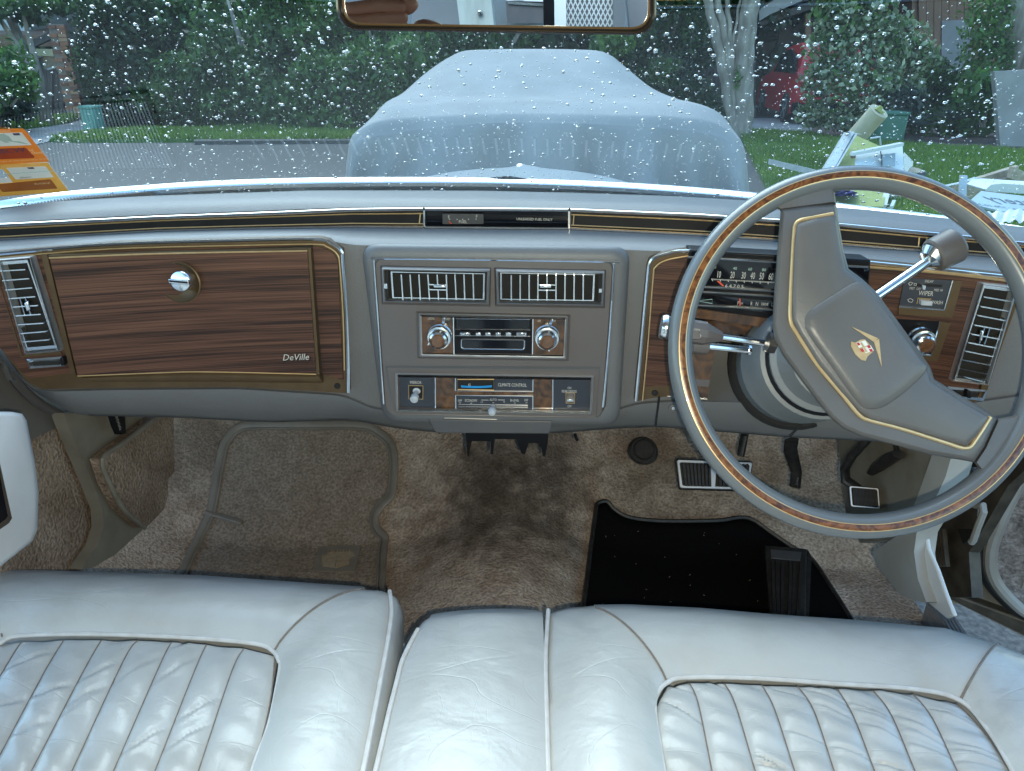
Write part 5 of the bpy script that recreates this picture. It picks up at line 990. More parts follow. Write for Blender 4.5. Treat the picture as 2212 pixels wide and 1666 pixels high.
mb = MB(); mb.grid([[np.array([x, y, 1.43-.05*(x/.7)**2-.03*max(0, -y-.9)**2+(0 if k == 0 else .03)]) for x in np.linspace(-.70, .70, 16)] for k in (0,) for y in np.linspace(.60, ROOF_Y, 14)], 'lining'); mb.build('roof', car, ang=180)
# stickers inside the windscreen
M['orange'] = mat('orange_sticker', (.85, .26, .02), .6, col2=(.8, .23, .02), scale=60); M['amber_st'] = mat('amber_sticker', (.85, .46, .08), .6, col2=(.8, .42, .07), scale=60); M['rust'] = mat('rust_panel', (.38, .055, .012), .6, col2=(.33, .045, .01), scale=60)
M['brownp'] = mat('brown_panel', (.36, .12, .02), .6, col2=(.32, .1, .018), scale=60); M['paper'] = mat('white_paper', (.75, .76, .74), .7, col2=(.7, .72, .7), scale=60); M['sage'] = mat('sage_print', (.38, .46, .42), .7, col2=(.42, .5, .46), scale=60); M['ink'] = mat('dark_ink', (.06, .055, .10), .7, col2=(.07, .06, .11), scale=60); M['cream'] = mat('cream_print', (.85, .66, .36), .7, col2=(.8, .62, .33), scale=60)
def SW(o): return lambda px, py, off=0: WP(px, py, o)-np.array([0, .0, 0])
WNv = np.cross(WP(60, 300)-WP(40, 300), WP(40, 320)-WP(40, 300)); WNv /= np.linalg.norm(WNv); WNv = WNv if WNv[1] < 0 else -WNv
STP = plane3(WP(-30, 285), WP(140, 405), WP(-30, 425)); STP.o = STP.o+STP.n*.0025; STF = lambda off: (lambda px, py, o=0: STP(px, py, off))
def stick(mb, pts, off, m): mb.prism([STP(*QA(*p), off) for p in pts], -STP.n*.0003, m)
sx1 = STP(*QA(600, 600))-STP(*QA(200, 625)); sy1 = STP(*QA(300, 300))-STP(*QA(420, 500)); sy1 = np.cross(STP.n, sx1)
st = thing('windscreen_sticker', 'orange service sticker, upper of two on the left of the windscreen', 'sticker', STP(*QA(300, 400)), 'stickers on the windscreen')
mb = MB(); stick(mb, [(-260, 156), (380, 138), (440, 190), (820, 685), (-260, 752)], .001, 'orange'); mb.build('backing', st)
mb = MB(); stick(mb, [(-260, 222), (362, 203), (525, 410), (-260, 442)], .0014, 'paper'); mb.build('label', st)
mb = MB(); stick(mb, [(-260, 300), (0, 228), (60, 222), (150, 270), (210, 345), (330, 350), (470, 395), (400, 388), (200, 355), (120, 345), (165, 368), (90, 372), (0, 335), (-260, 410)], .0017, 'sage'); stick(mb, [(205, 218), (318, 213), (338, 248), (232, 250)], .0017, 'ink'); mb.build('print', st)
mb = MB(); stick(mb, [(-260, 480), (400, 457), (430, 462), (572, 600), (568, 618), (540, 626), (-260, 656)], .0014, 'rust'); mb.build('tear_panel', st)
mb = MB()
for t_, x, y, h, m, al in (('MADE', 75, 180, .0042, 'cream', 'CENTER'), ('cted', 605, 536, .0062, 'cream', 'CENTER'), ('ng', 512, 493, .0050, 'cream', 'CENTER'), ('BCW', 200, 505, .0110, 'ink', 'CENTER'), ('be sent on your phone when driving', 380, 662, .0034, 'cream', 'CENTER')):
    mb.text(t_, STP(*QA(x, y), .0019), sx1, sy1, h, m, sx=.9)
mb.build('lettering', st, fix=False)
st2 = thing('windscreen_sticker', 'amber sticker with a white label, lower of two on the left of the windscreen', 'sticker', STP(*QA(500, 950)), 'stickers on the windscreen')
mb = MB(); stick(mb, [(-260, 735), (790, 704), (1070, 1090), (1135, 1165), (1110, 1182), (-260, 1282), (-260, 1052), (0, 1046), (215, 1030), (50, 812), (-260, 812)], .0005, 'amber_st'); mb.build('backing', st2)
mb = MB(); stick(mb, [(105, 792), (755, 763), (890, 944), (258, 982)], .0010, 'paper'); mb.build('label', st2)
mb = MB(); stick(mb, [(-260, 1064), (0, 1058), (820, 980), (850, 990), (948, 1120), (940, 1132), (60, 1190), (30, 1180), (0, 1140), (-260, 1150)], .0010, 'brownp'); mb.build('tear_panel', st2)
mb = MB(); stick(mb, [(445, 785), (550, 778), (575, 805), (478, 806)], .0013, 'ink'); mb.build('print', st2)
mb = MB(); M['paleblue'] = mat('pale_blue_print', (.45, .62, .62), .7, col2=(.5, .66, .66), scale=60)
for t_, x, y, h, m in (('UNTIL PAYMENT IS MADE', 285, 756, .0036, 'cream'), ('SUCKLE', 700, 1048, .0044, 'cream'), ):
    mb.text(t_, STP(*QA(x, y), .0014), sx1, sy1, h, m, sx=.95)
mb.text('roadly', STP(*QA(420, 946), .0014), sx1, sy1, .0044, 'ink', sx=.95, mirror=True); mb.text('~~~~~~', STP(*QA(480, 860), .0014), sx1, sy1, .016, 'paleblue', sx=.8); mb.text('mmmmmm', STP(*QA(500, 1082), .0014), sx1, sy1, .0022, 'ink', sx=1.2)
mb.build('lettering', st2, fix=False)
# rear-view mirror
MC = PY(1069, -38, .57); rd_ = MC-CAM; rd_ /= np.linalg.norm(rd_); want = np.array([-.04, -1, -.125]); want /= np.linalg.norm(want)
mn = want-rd_; mn /= np.linalg.norm(mn); MP = Plane(MC, mn)
mir = thing('rear_view_mirror', 'wide black framed rear-view mirror at the top of the windscreen', 'mirror', MC)
mo = rrect([(718, -150), (1420, -142), (1418, 77), (728, 66)], 52, 8); mi_ = rrect([(733, -137), (1406, -130), (1404, 64), (741, 54)], 44, 8)
M['mirror'] = mat('mirror_glass', (.88, .9, .9), 0.0, 1); M['frame'] = mat('black_mirror_frame', (.01, .009, .009), .22, col2=(.014, .012, .011), scale=20)
mb = MB(); mb.grid([[MP(*q, -.030)*1 for q in scl(mo, .9, .85)], [MP(*q, -.022) for q in mo], [MP(*q, .003) for q in mo], [MP(*q, .006) for q in offs(mo, 5)], [MP(*q, .002) for q in mi_]], 'frame', True); mb.add([MP(*q, -.030) for q in scl(mo, .9, .85)], [tuple(range(len(mo)))], 'frame'); mb.build('housing', mir, ang=50)
mb = MB(); mb.prism([MP(*q, .0022) for q in mi_], -MP.n*.002, 'mirror'); mb.build('glass', mir)
mb = MB(); mb.tube([MP(*q, .0035) for q in offs(mi_, 2)], .0007, 'brass', 6, closed=True); mb.build('bevel_ring', mir)
mb = MB(); mb.tube([MC-MP.n*.028, MC-MP.n*.05+np.array([0, .0, .05]), MC+np.array([0, .10, .12])], .010, 'frame', 10); mb.build('stem', mir)
def MR(px, py, t):                             # what the mirror shows at a picture point, t metres beyond it
    p = MP(px, py, .0022); d = ray(px, py); d /= np.linalg.norm(d); r = d-2*np.dot(d, MP.n)*MP.n; return p+r*t
# raindrops on the outside of the glass
vs, fs = [], []; nr = 8
def drop(x, s, r, asp, hgt):
    p = wind(x, s); tx = wind(x+.004, s)-wind(x-.004, s); ty = wind(x, s+.004)-wind(x, s-.004); tx /= np.linalg.norm(tx); ty /= np.linalg.norm(ty); n = np.cross(tx, ty); n = n if n[1] > 0 else -n
    o = len(vs); p = p+n*.0012; jig = RNG.uniform(.85, 1.15, nr)
    for rr, hh in ((1, 0), (.93, .42), (.68, .80), (.34, .97)):
        for k in range(nr):
            a = 2*math.pi*k/nr; vs.append(p+tx*(r*rr*jig[k]*math.cos(a))+ty*(r*rr*asp*jig[k]*math.sin(a))+n*(r*hgt*hh))
    vs.append(p+n*(r*hgt)); t_ = len(vs)-1
    fs.append(tuple(o+k for k in range(nr-1, -1, -1)))
    for q in range(3):
        for k in range(nr): a, b = o+q*nr+k, o+q*nr+(k+1) % nr; fs.append((a, b, b+nr, a+nr))
    for k in range(nr): fs.append((o+3*nr+k, o+3*nr+(k+1) % nr, t_))
for i in range(8800):
    x = RNG.uniform(-.78, .80); s = RNG.uniform(.0, .84)**1.1; r = min(.0028, .0005*(RNG.pareto(1.9)+1)); drop(x, s, r, RNG.uniform(.8, 1.35), RNG.uniform(.45, .62))
M['water'] = mat('rain_water', (1, 1, 1), 0); b_ = M['water'].node_tree.nodes['Principled BSDF']; b_.inputs['Transmission Weight'].default_value = 1; b_.inputs['IOR'].default_value = 1.33
mb = MB(); mb.add(vs, fs, 'water'); tag(mb.build('raindrops', ang=180, fix=False), 'raindrops scattered over the outside of the windscreen', 'raindrops', kind='stuff')
# ================================================================== outside
M['asphalt'] = mat('wet_asphalt', (.028, .028, .027), .66, col2=(.10, .098, .094), scale=75, detail=9, bump=.4, bscale=160, bdist=.004)
M['concrete'] = mat('pale_concrete', (.24, .235, .235), .6, col2=(.32, .31, .31), scale=2.5, detail=9, bump=.3, bscale=120)
M['soil'] = mat('bark_mulch', (.05, .035, .03), .9, col2=(.12, .085, .075), scale=18, detail=9, bump=.8, bscale=40, bdist=.02)
M['turf'] = mat('turf_soil', (.05, .11, .02), .9, col2=(.09, .16, .035), scale=9, detail=8)
def leafmat(name, a, b, isl=.45, scale=1.2):
    m = mat(name, a, .42, col2=b, scale=scale, island=isl); N, L, b_ = nodes(m); t = N.new('ShaderNodeBsdfTranslucent'); x = N.new('ShaderNodeMixShader'); x.inputs[0].default_value = .48
    L.new(b_.inputs['Base Color'].links[0].from_socket, t.inputs[0]); L.new(b_.outputs[0], x.inputs[1]); L.new(t.outputs[0], x.inputs[2]); L.new(x.outputs[0], N['Material Output'].inputs[0]); return m
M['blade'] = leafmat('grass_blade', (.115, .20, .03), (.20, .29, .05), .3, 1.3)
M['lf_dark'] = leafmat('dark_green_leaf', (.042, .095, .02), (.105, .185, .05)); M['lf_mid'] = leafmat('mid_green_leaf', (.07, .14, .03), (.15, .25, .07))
M['lf_light'] = leafmat('fresh_green_leaf', (.07, .15, .03), (.14, .24, .06)); M['lf_olive'] = leafmat('olive_leaf', (.04, .055, .022), (.085, .10, .045)); M['lf_black'] = leafmat('blackish_green_leaf', (.024, .052, .02), (.062, .10, .038))  # lf_black is the darkest of the leaf greens
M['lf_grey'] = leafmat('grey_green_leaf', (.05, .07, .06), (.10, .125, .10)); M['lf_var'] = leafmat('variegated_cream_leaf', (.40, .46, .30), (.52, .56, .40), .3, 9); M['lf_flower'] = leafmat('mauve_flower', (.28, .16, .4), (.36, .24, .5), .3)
M['bark'] = mat('grey_bark', (.17, .148, .125), .85, col2=(.36, .33, .29), scale=7, stretch=(1, 1, .35), detail=9, bump=.8, bscale=22, bdist=.02)
def fastmesh(name, v, f, mt, c, parent=None):
    me = bpy.data.meshes.new(name); v = np.asarray(v, np.float32)-np.asarray(c, np.float32); n = len(f); k = f.shape[1]
    me.vertices.add(len(v)); me.vertices.foreach_set('co', v.ravel()); me.loops.add(n*k); me.loops.foreach_set('vertex_index', f.astype(np.int32).ravel())
    me.polygons.add(n); me.polygons.foreach_set('loop_start', np.arange(0, n*k, k, dtype=np.int32)); me.update(calc_edges=True)
    me.materials.append(M[mt]); o = bpy.data.objects.new(name, me); COL.objects.link(o); place(o, c, parent); return o
def leaves(clumps, n, size, asp=.45):
    """leaf-sized folded blades spread through a set of ellipsoids"""
    w_ = np.array([c[3]*c[4]*c[5] for c in clumps])**.66; idx = RNG.choice(len(clumps), n, p=w_/w_.sum()); C_ = np.array(clumps, float)[idx]
    d = RNG.normal(size=(n, 3)); d /= np.linalg.norm(d, axis=1)[:, None]; r = RNG.uniform(.0, 1, n)**.42
    p = C_[:, :3]+d*r[:, None]*C_[:, 3:6]*(1+.12*RNG.normal(size=n))[:, None]
    t = RNG.normal(size=(n, 3)); t[:, 2] -= .5; t /= np.linalg.norm(t, axis=1)[:, None]
    nn = d+.9*RNG.normal(size=(n, 3)); nn[:, 2] += .5; b = np.cross(t, nn); b /= np.linalg.norm(b, axis=1)[:, None]; up = np.cross(b, t)
    s = size*RNG.uniform(.6, 1.35, n)[:, None]
    v = np.stack([p-t*s*.5, p+b*s*asp*.5+up*s*.10, p+t*s*.5, p-b*s*asp*.5+up*s*.10], 1).reshape(-1, 3)
    f = np.arange(4*n).reshape(n, 4)
    return v, f
def clumpset(c, r, n, k=.42, seed=None):
    g = np.random.default_rng(seed) if seed is not None else RNG; c = np.array(c, float); r = np.array(r, float); out = []
    for i in range(n):
        d = g.normal(size=3); d /= np.linalg.norm(d); q = c+d*r*g.uniform(.25, .85); s = g.uniform(.6, 1.2)*k; out.append((*q, *(r*s)))
    return out
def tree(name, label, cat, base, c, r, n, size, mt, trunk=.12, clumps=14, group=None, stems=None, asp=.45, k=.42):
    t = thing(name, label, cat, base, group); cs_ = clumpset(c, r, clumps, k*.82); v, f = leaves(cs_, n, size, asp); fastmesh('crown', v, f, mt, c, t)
    lit_tops = [(q[0], q[1]-.25*q[4], q[2]+.35*q[5], q[3]*.8, q[4]*.8, q[5]*.6) for q in cs_ if RNG.uniform() < .5]
    if lit_tops: v, f = leaves(lit_tops, n//4, size*.8, asp); fastmesh('sunlit_leaves', v, f, 'lf_mid' if mt == 'lf_dark' else 'lf_dark' if mt == 'lf_black' else 'lf_light', c, t)  # paler green on the clumps' upper front paints sunlight into the crown
    mb = MB(); b = np.array(base, float); c = np.array(c, float)
    for i in range(4):
        e = c+np.array([RNG.uniform(-.6, .6)*r[0], RNG.uniform(-.4, .4)*r[1], RNG.uniform(0, .6)*r[2]]); m = b*.55+c*.45+RNG.normal(size=3)*.06*r[0]
        mb.tube([b, m, e], [trunk*(.9 if i else 1), trunk*.6, trunk*.15], 'bark', 7)
    mb.build('trunk', t, ang=180); return t
def G(px, py): return PZ(px, py, 0)
tag(MB().grid([[(-90, y, 0), (90, y, 0)] for y in (-40, 120)], 'asphalt').build('road'), kind='structure')
def ground(name, pts, z, m): mb = MB(); mb.prism([np.array([*G(*p)[:2], z]) for p in pts], (0, 0, -.08), m); return tag(mb.build(name), kind='structure')
ground('driveway', [(1560, 258), (1790, 256), (1790, 300), (1612, 288)], .02, 'concrete')
ground('garden_bed', [(1752, 291), (1800, 302), (1900, 311), (2140, 326), (2330, 345), (2330, 252), (1760, 254)], .03, 'soil')
gv = [np.array([1.75, 2.6, 0]), np.array([2.25, 7.0, 0]), G(1600, 300), G(1612, 287), G(1752, 291), G(1800, 302), G(1900, 311), G(2140, 326), G(2330, 345), np.array([14., 2.6, 0])]
mb = MB(); mb.prism([np.array([p[0], p[1], .035]) for p in gv], (0, 0, -.1), 'turf'); tag(mb.build('grass_verge'), kind='structure')
l1 = [(-90, 287), (60, 281), (100, 277), (150, 268), (170, 261), (60, 256), (-90, 258)]; l2 = [(108, 307), (150, 297), (200, 291), (400, 287), (560, 284), (800, 282), (900, 284), (900, 305), (760, 308), (400, 308), (180, 309)]
ground('grass_strip', l1, .05, 'turf'); ground('grass_verge', l2, .05, 'turf'); ground('kerb', [(420, 309), (900, 306), (900, 310), (420, 313)], .055, 'asphalt'); ground('driveway', [(-90, 300), (60, 282), (150, 269), (172, 262), (230, 262), (200, 290), (150, 296), (106, 307), (40, 325), (-90, 345)], .02, 'concrete')
def inpoly(x, y, P):
    c = np.zeros(len(x), bool); j = len(P)-1
    for i in range(len(P)):
        xi, yi, xj, yj = P[i][0], P[i][1], P[j][0], P[j][1]
        c ^= ((yi > y) != (yj > y)) & (x < (xj-xi)*(y-yi)/(yj-yi+1e-12)+xi); j = i
    return c
def grass(P, n, z, h, label, w_=.006, near=None):
    P = np.array([p[:2] for p in P]); lo, hi = P.min(0), P.max(0)
    x, y = RNG.uniform(lo[0], hi[0], n*3), (lo[1]+(hi[1]-lo[1])*RNG.uniform(0, 1, n*3)**1.0); k = inpoly(x, y, P); x, y = x[k][:n], y[k][:n]; n = len(x)
    a = RNG.uniform(0, 2*math.pi, n); hh = h*RNG.uniform(.5, 1.3, n)*(1+.35*np.sin(x*2.1)*np.cos(y*1.7)); ww = w_*(.6+y/12)
    dx, dy = np.cos(a)*ww, np.sin(a)*ww; lx, ly = RNG.normal(size=n)*hh*.45, RNG.normal(size=n)*hh*.45; Z = np.full(n, z)
    v = np.stack([np.stack([x-dx, y-dy, Z], 1), np.stack([x+dx, y+dy, Z], 1), np.stack([x+lx, y+ly, Z+hh], 1)], 1).reshape(-1, 3)
    o = fastmesh('grass', v, np.arange(3*n).reshape(n, 3), 'blade', (*P.mean(0), z)); tag(o, label, 'grass', kind='stuff')
grass(gv, 90000, .03, .085, 'long wet green grass of the verge on the right', .007)
grass([G(*p) for p in l1], 9000, .045, .10, 'bright grass strip beside the far left driveway', .008); grass([G(*p) for p in l2], 16000, .045, .09, 'grass edge across the road in front of the hedge', .008)
# covered car
M['cover'] = mat('grey_blue_car_cover', (.262, .262, .258), .75, col2=(.31, .308, .302), scale=4, detail=8, bump=.5, bscale=260, bdist=.002)
def cc_sec(Y, pts): return np.array([PY(x, y, Y) for x, y in resamp(smooth(pts, 4), 90)])
secs = [cc_sec(3.78, [(768, 470), (762, 400), (764, 330), (776, 305), (815, 296), (880, 285), (1000, 270), (1150, 266), (1300, 270), (1450, 280), (1550, 296), (1590, 320), (1601, 350), (1600, 410), (1596, 480)]),
        cc_sec(3.83, [(764, 470), (759, 380), (760, 310), (768, 290), (800, 268), (850, 258), (1000, 248), (1150, 245), (1300, 248), (1450, 252), (1540, 264), (1586, 292), (1603, 325), (1603, 400), (1598, 480)]),
        cc_sec(4.0, [(764, 470), (760, 380), (760, 308), (772, 285), (806, 252), (842, 230), (900, 226), (1000, 223), (1150, 221), (1300, 222), (1450, 224), (1510, 228), (1556, 246), (1586, 284), (1603, 318), (1603, 400), (1600, 480)]),
        cc_sec(4.35, [(772, 470), (768, 380), (775, 300), (800, 262), (822, 232), (845, 217), (880, 214), (1000, 213), (1150, 212), (1300, 213), (1450, 216), (1500, 222), (1545, 240), (1580, 280), (1600, 320), (1600, 400), (1600, 480)]),
        cc_sec(4.75, [(790, 470), (800, 380), (806, 290), (815, 250), (838, 218), (858, 211), (880, 207), (1000, 205), (1150, 205), (1300, 206), (1430, 210), (1470, 216), (1530, 240), (1560, 280), (1580, 330), (1585, 400), (1590, 480)]),
        cc_sec(5.55, [(830, 470), (835, 380), (838, 290), (848, 240), (870, 205), (905, 170), (950, 136), (985, 117), (1010, 111), (1150, 108), (1285, 111), (1318, 119), (1345, 140), (1400, 185), (1450, 215), (1495, 240), (1520, 300), (1530, 400), (1535, 480)]),
        cc_sec(6.6, [(850, 470), (860, 380), (870, 290), (880, 240), (900, 205), (930, 172), (965, 140), (1000, 122), (1030, 116), (1150, 114), (1270, 116), (1300, 124), (1330, 145), (1385, 185), (1430, 215), (1470, 240), (1490, 300), (1500, 400), (1505, 480)]),
        cc_sec(7.4, [(900, 470), (905, 380), (905, 300), (910, 260), (930, 235), (950, 225), (1000, 220), (1050, 218), (1150, 217), (1250, 218), (1300, 220), (1340, 226), (1370, 240), (1400, 265), (1420, 300), (1430, 400), (1440, 480)])]
nsub = 9; S8 = []
for i in range(len(secs)-1):
    a, b, c, d = secs[max(i-1, 0)], secs[i], secs[i+1], secs[min(i+2, len(secs)-1)]
    for k in range(nsub):
        t = k/nsub; cr_ = .5*((2*b)+(c-a)*t+(2*a-5*b+4*c-d)*t*t+(3*b-a-3*c+d)*t**3); li = b*(1-t)+c*t; S8.append(li*.6+cr_*.4)
S8.append(secs[-1])
for i, s_ in enumerate(S8):                    # hanging side folds
    for j in range(90):
        e = min(1, max(0, (.95-s_[j][2])/.5)); sd = -1 if j < 45 else 1
        if j < 22 or j > 67: s_[j][0] += sd*e*.06*math.sin(s_[j][1]*9+2*math.sin(s_[j][1]*3))
ft = S8[0]; rows = []
for t in np.linspace(1, 0, 26):
    r_ = []
    for j, p in enumerate(ft):
        z = p[2]*(1-t)*1.0 if False else p[2]-(p[2]-.04)*t*1.0
        x = p[0]; fan = (x-.1)*(1-.30*t); fold = 1.3*(1-abs(math.sin(fan*5.2+1.1*math.sin(fan*2.3)+.4)))**1.6+.7*(1-abs(math.sin(fan*12.5+1.7*math.sin(fan*4.1+1)+t*.5)))**1.4+.35*math.sin(fan*31+t)-.6
        r_.append(np.array([x+.03*t*math.sin(x*11), p[1]-.24*t**.9-.15*fold*min(1, t*2.6), z]))
    rows.append(r_)
g_rows = rows+S8[1:]
mb = MB(); mb.grid(g_rows, 'cover'); mb.add(S8[-1], [tuple(range(90))], 'cover'); cv = mb.build('covered_car', ang=180); tag(cv, 'car parked ahead under a loose grey-blue cloth cover', 'covered car')
# right side garden
tb = G(1598, 299); TY = tb[1]
tt = thing('multi_stem_tree', 'pale grey tree with several stems rising left of the red car', 'tree', tb)
for pts, r0, r1 in (([(1596, 299), (1578, 240), (1562, 150), (1545, 70), (1528, 0), (1515, -60)], .13, .09), ([(1598, 299), (1588, 230), (1574, 140), (1562, 60), (1545, -20), (1540, -70)], .11, .07), ([(1600, 299), (1596, 230), (1582, 140), (1576, 60), (1570, 0), (1566, -70)], .075, .045),
                    ([(1600, 300), (1606, 240), (1606, 150), (1612, 80), (1622, 0), (1632, -70)], .24, .18), ([(1592, 200), (1604, 130), (1612, 100)], .06, .05), ([(1580, 120), (1592, 40), (1600, -10)], .035, .025)):
    mb = MB(); P = smooth([PY(x, y, TY) for x, y in pts], 5); P = [p+np.array([.012*math.sin(i*1.7), 0, 0]) for i, p in enumerate(P)]; mb.tube(P, list(np.linspace(r0*.8, r1*.78, len(P))), 'bark', 10); mb.build('stem', tt, ang=180)
v, f = leaves(clumpset(PY(1580, -330, TY), (2.2, 2, 1.3), 14), 2500, .14); fastmesh('crown', v, f, 'lf_mid', PY(1580, -330, TY), tt)
v, f = leaves([(*PY(1594, 172, TY-.15), .06, .05, .25)], 40, .12); fastmesh('sprout', v, f, 'lf_light', PY(1594, 172, TY), tt)
bb = G(1860, 297); BY = bb[1]; vb = thing('variegated_bush', 'tall bushy shrub with cream-edged leaves beside the driveway', 'shrub', bb)
cl_ = [(*PY(x, y, BY+RNG.uniform(-.5, .4)), rx, rx, rz) for x, y, rx, rz in ((1850, 40, .95, .8), (1800, 100, .75, .6), (1930, 90, .85, .7), (1985, 120, .5, .45), (1770, 170, .55, .6), (1860, 170, .95, .8), (1940, 190, .7, .6), (1760, 240, .5, .45), (1830, 260, .7, .35), (1900, 240, .6, .4), (1870, -30, .8, .6), (1800, 20, .6, .5))]
cl_ = [(c[0], c[1], c[2], c[3]*.72, c[4]*.65, c[5]*.70) for c in cl_]
v, f = leaves(cl_, 7000, .115, .62); fastmesh('foliage', v, f, 'lf_mid', bb, vb)
k = RNG.permutation(7000)[:4200]; v4 = v.reshape(-1, 4, 3); cen_ = v4.mean(1, keepdims=True); v5 = (cen_+(v4-cen_)*np.array([1.0]))[k]; v5[:, :, 1] -= .012; fastmesh('leaf_margin', v5.reshape(-1, 3), np.arange(4*len(k)).reshape(-1, 4), 'lf_var', bb, vb)
mb = MB()
for i in range(6): mb.tube([bb+np.array([RNG.uniform(-.15, .15), 0, 0]), PY(RNG.uniform(1800, 1930), 150, BY), PY(RNG.uniform(1780, 1960), 30, BY)], [.04, .03, .01], 'bark', 6)
mb.build('stem', vb, ang=180)
# red car behind the bush
M['red'] = mat('red_needle_paint', (.42, .05, .03), .5, col2=(.5, .06, .03), scale=90)
M['redcar'] = mat('dark_red_car_paint', (.46, .016, .024), .5, col2=(.42, .014, .02), scale=3, coat=.15); M['tint'] = mat('tinted_window', (.012, .016, .018), .08, col2=(.016, .02, .022), scale=3); M['lamp'] = mat('red_lamp', (.5, .02, .02), .15, col2=(.45, .015, .015), scale=10, coat=.8); M['alloy'] = mat('alloy_wheel', (.45, .46, .47), .3, .8, col2=(.4, .41, .42), scale=10); M['rearglass'] = mat('rear_glass', (.25, .29, .31), .08, col2=(.3, .34, .36), scale=2)
cg = G(1688, 268); rc = thing('parked_car', 'dark red hatchback parked in the driveway, half hidden by the cream-leaved shrub', 'car', cg)
RX = cg[0]+.10; RYb = cg[1]-.45; yaw = R(-4); ca, sa = math.cos(yaw), math.sin(yaw)
def cw(x, y, z): return np.array([RX+x*ca-y*sa, RYb+x*sa+y*ca, z])      # x across (0 left side), y forward from the tail
prof = [(0.05, .35), (0, .55), (.02, .85), (.10, 1.02), (.32, 1.55), (.55, 1.70), (1.2, 1.76), (2.2, 1.68), (3.0, 1.12), (4.1, 1.0), (4.45, .8), (4.5, .4), (4.3, .25), (.3, .25)]
mb = MB(); W_ = 1.84; rows = []
for u, ins in ((0, 1), (.03, .4), (.12, 0), (.88, 0), (.97, .4), (1, 1)):
    rows.append([cw(u*W_+(0.16 if z > 1.15 and u < .5 else -.16 if z > 1.15 else 0)*(1 if ins > .3 else .5)*(z-1.0)/.7, y+(.05*ins), z-.02*ins) for y, z in prof])
mb.grid([r_+[r_[0]] for r_ in rows], 'redcar'); mb.add(rows[0], [tuple(range(len(prof)))], 'redcar'); mb.add(rows[-1], [tuple(range(len(prof)))], 'redcar'); mb.build('body', rc, ang=35)
mb = MB(); mb.prism([cw(.05+.05*(z-1.05), y, z) for y, z in ((.55, 1.1), (.75, 1.48), (1.3, 1.62), (2.1, 1.58), (2.75, 1.12))], (-.05, 0, 0), 'tint'); mb.build('side_window', rc)
mb = MB(); mb.prism([cw(x, y-.03, z) for x, y, z in ((.30, .14, 1.08), (1.54, .14, 1.08), (1.44, .34, 1.50), (.40, .34, 1.50))], (0, .04, 0), 'rearglass'); mb.build('rear_window', rc)
mb = MB(); mb.prism([cw(x, y-.03, z) for x, y, z in ((-.02, .25, 1.14), (.02, .06, 1.12), (.34, .03, 1.05), (.30, .01, .90), (.02, .0, .92))], (0, .06, 0), 'lamp'); mb.build('tail_lamp', rc, bevel=.01)
mb = MB(); mb.prism([cw(x, y-.03, z) for x, y, z in ((.10, .02, .52), (.42, .01, .50), (.42, .01, .44), (.12, .02, .46))], (0, .03, 0), 'lamp'); mb.build('bumper_reflector', rc)
mb = MB(); mb.prism([cw(x, y, z) for x, y, z in ((.0, -.02, .50), (1.84, -.02, .50), (1.84, .0, .24), (.0, .0, .24))], (0, .3, 0), 'black'); mb.build('bumper', rc, bevel=.04)
for y in (.85, 3.6):
    w_c = cw(-.005, y, .34); ax = np.array([-ca, -sa, 0]); wl = MB(); wl.lathe(w_c-ax*.12, ax, [(.34, 0), (.345, .02), (.345, .15), (.32, .175), (.24, .165)], 'rubber', 28); wo = wl.build('tyre', rc)
    wl = MB(); wl.lathe(w_c+ax*.035, ax, [(.24, 0), (.235, .015), (.20, 0), (.05, .01), (0, .012)], 'alloy', 28)
    for q in range(5):
        a = q*1.2566+.3; d = np.array([0, math.cos(a), math.sin(a)]); wl.bar(w_c+ax*.05+d*.04, w_c+ax*.05+d*.22, np.cross(ax, d)*.05, ax*.012, 'alloy')
    wl.build('rim', wo)
mb = MB(); mb.box(cw(.55, -.02, .72), (.38, 0, 0), (0, .02, 0), (0, 0, .12), 'paper'); mb.build('number_plate', rc)
# ---- house and garden on the right
M['timber_brown'] = mat('brown_stained_timber', (.13, .07, .04), .6, col2=(.18, .10, .06), scale=5, stretch=(1, 1, .2), detail=8); M['fascia'] = mat('grey_fascia', (.28, .28, .28), .5, col2=(.24, .24, .24), scale=4); M['eave'] = mat('dark_eave', (.04, .035, .03), .7, col2=(.06, .05, .045), scale=4)
M['paling'] = mat('weathered_paling', (.06, .05, .045), .85, col2=(.12, .10, .09), scale=5, stretch=(3, 3, .5), detail=8); M['dim'] = mat('grey_door_paint', (.20, .20, .21), .6, col2=(.17, .17, .18), scale=2)
HY = 23.0
hb = PY(2050, 200, HY); hb[2] = 0; ho = thing('brick_house', 'brown timber-clad house behind the shrubs at the far right', 'house', hb)
def wallY(mb, pts, Y, dep, m): mb.prism([PY(x, y, Y) for x, y in pts], (0, dep, 0), m)
for i in range(16):                            # cladding boards
    x0 = 1985+i*16.5; mb = MB(); wallY(mb, [(x0, -140), (x0+15.6, -140), (x0+15.6, 262), (x0, 262)], HY+.02*(i % 2), .06, 'timber_brown'); o = mb.build('board', ho)
mb = MB(); wallY(mb, [(1970, -150), (2300, -150), (2300, 262), (1970, 262)], HY+.1, 3, 'timber_brown'); mb.build('wall', ho)
mb = MB(); wallY(mb, [(2035, 45), (2100, 42), (2096, 175), (2033, 175)], HY-.04, .08, 'dim'); mb.build('door', ho)
mb = MB(); wallY(mb, [(1640, 46), (1662, 32), (1768, -14), (1768, -60), (1640, 20)], 21.5, 4, 'fascia'); wallY(mb, [(1640, 48), (1775, -8), (1990, -30), (1990, -8), (1775, 12), (1645, 56)], 21.6, 4.0, 'eave'); mb.build('roof', ho)
mb = MB(); wallY(mb, [(1640, 50), (1990, 20), (1990, 262), (1640, 262)], 25.4, .1, 'eave'); mb.build('carport_wall', ho)
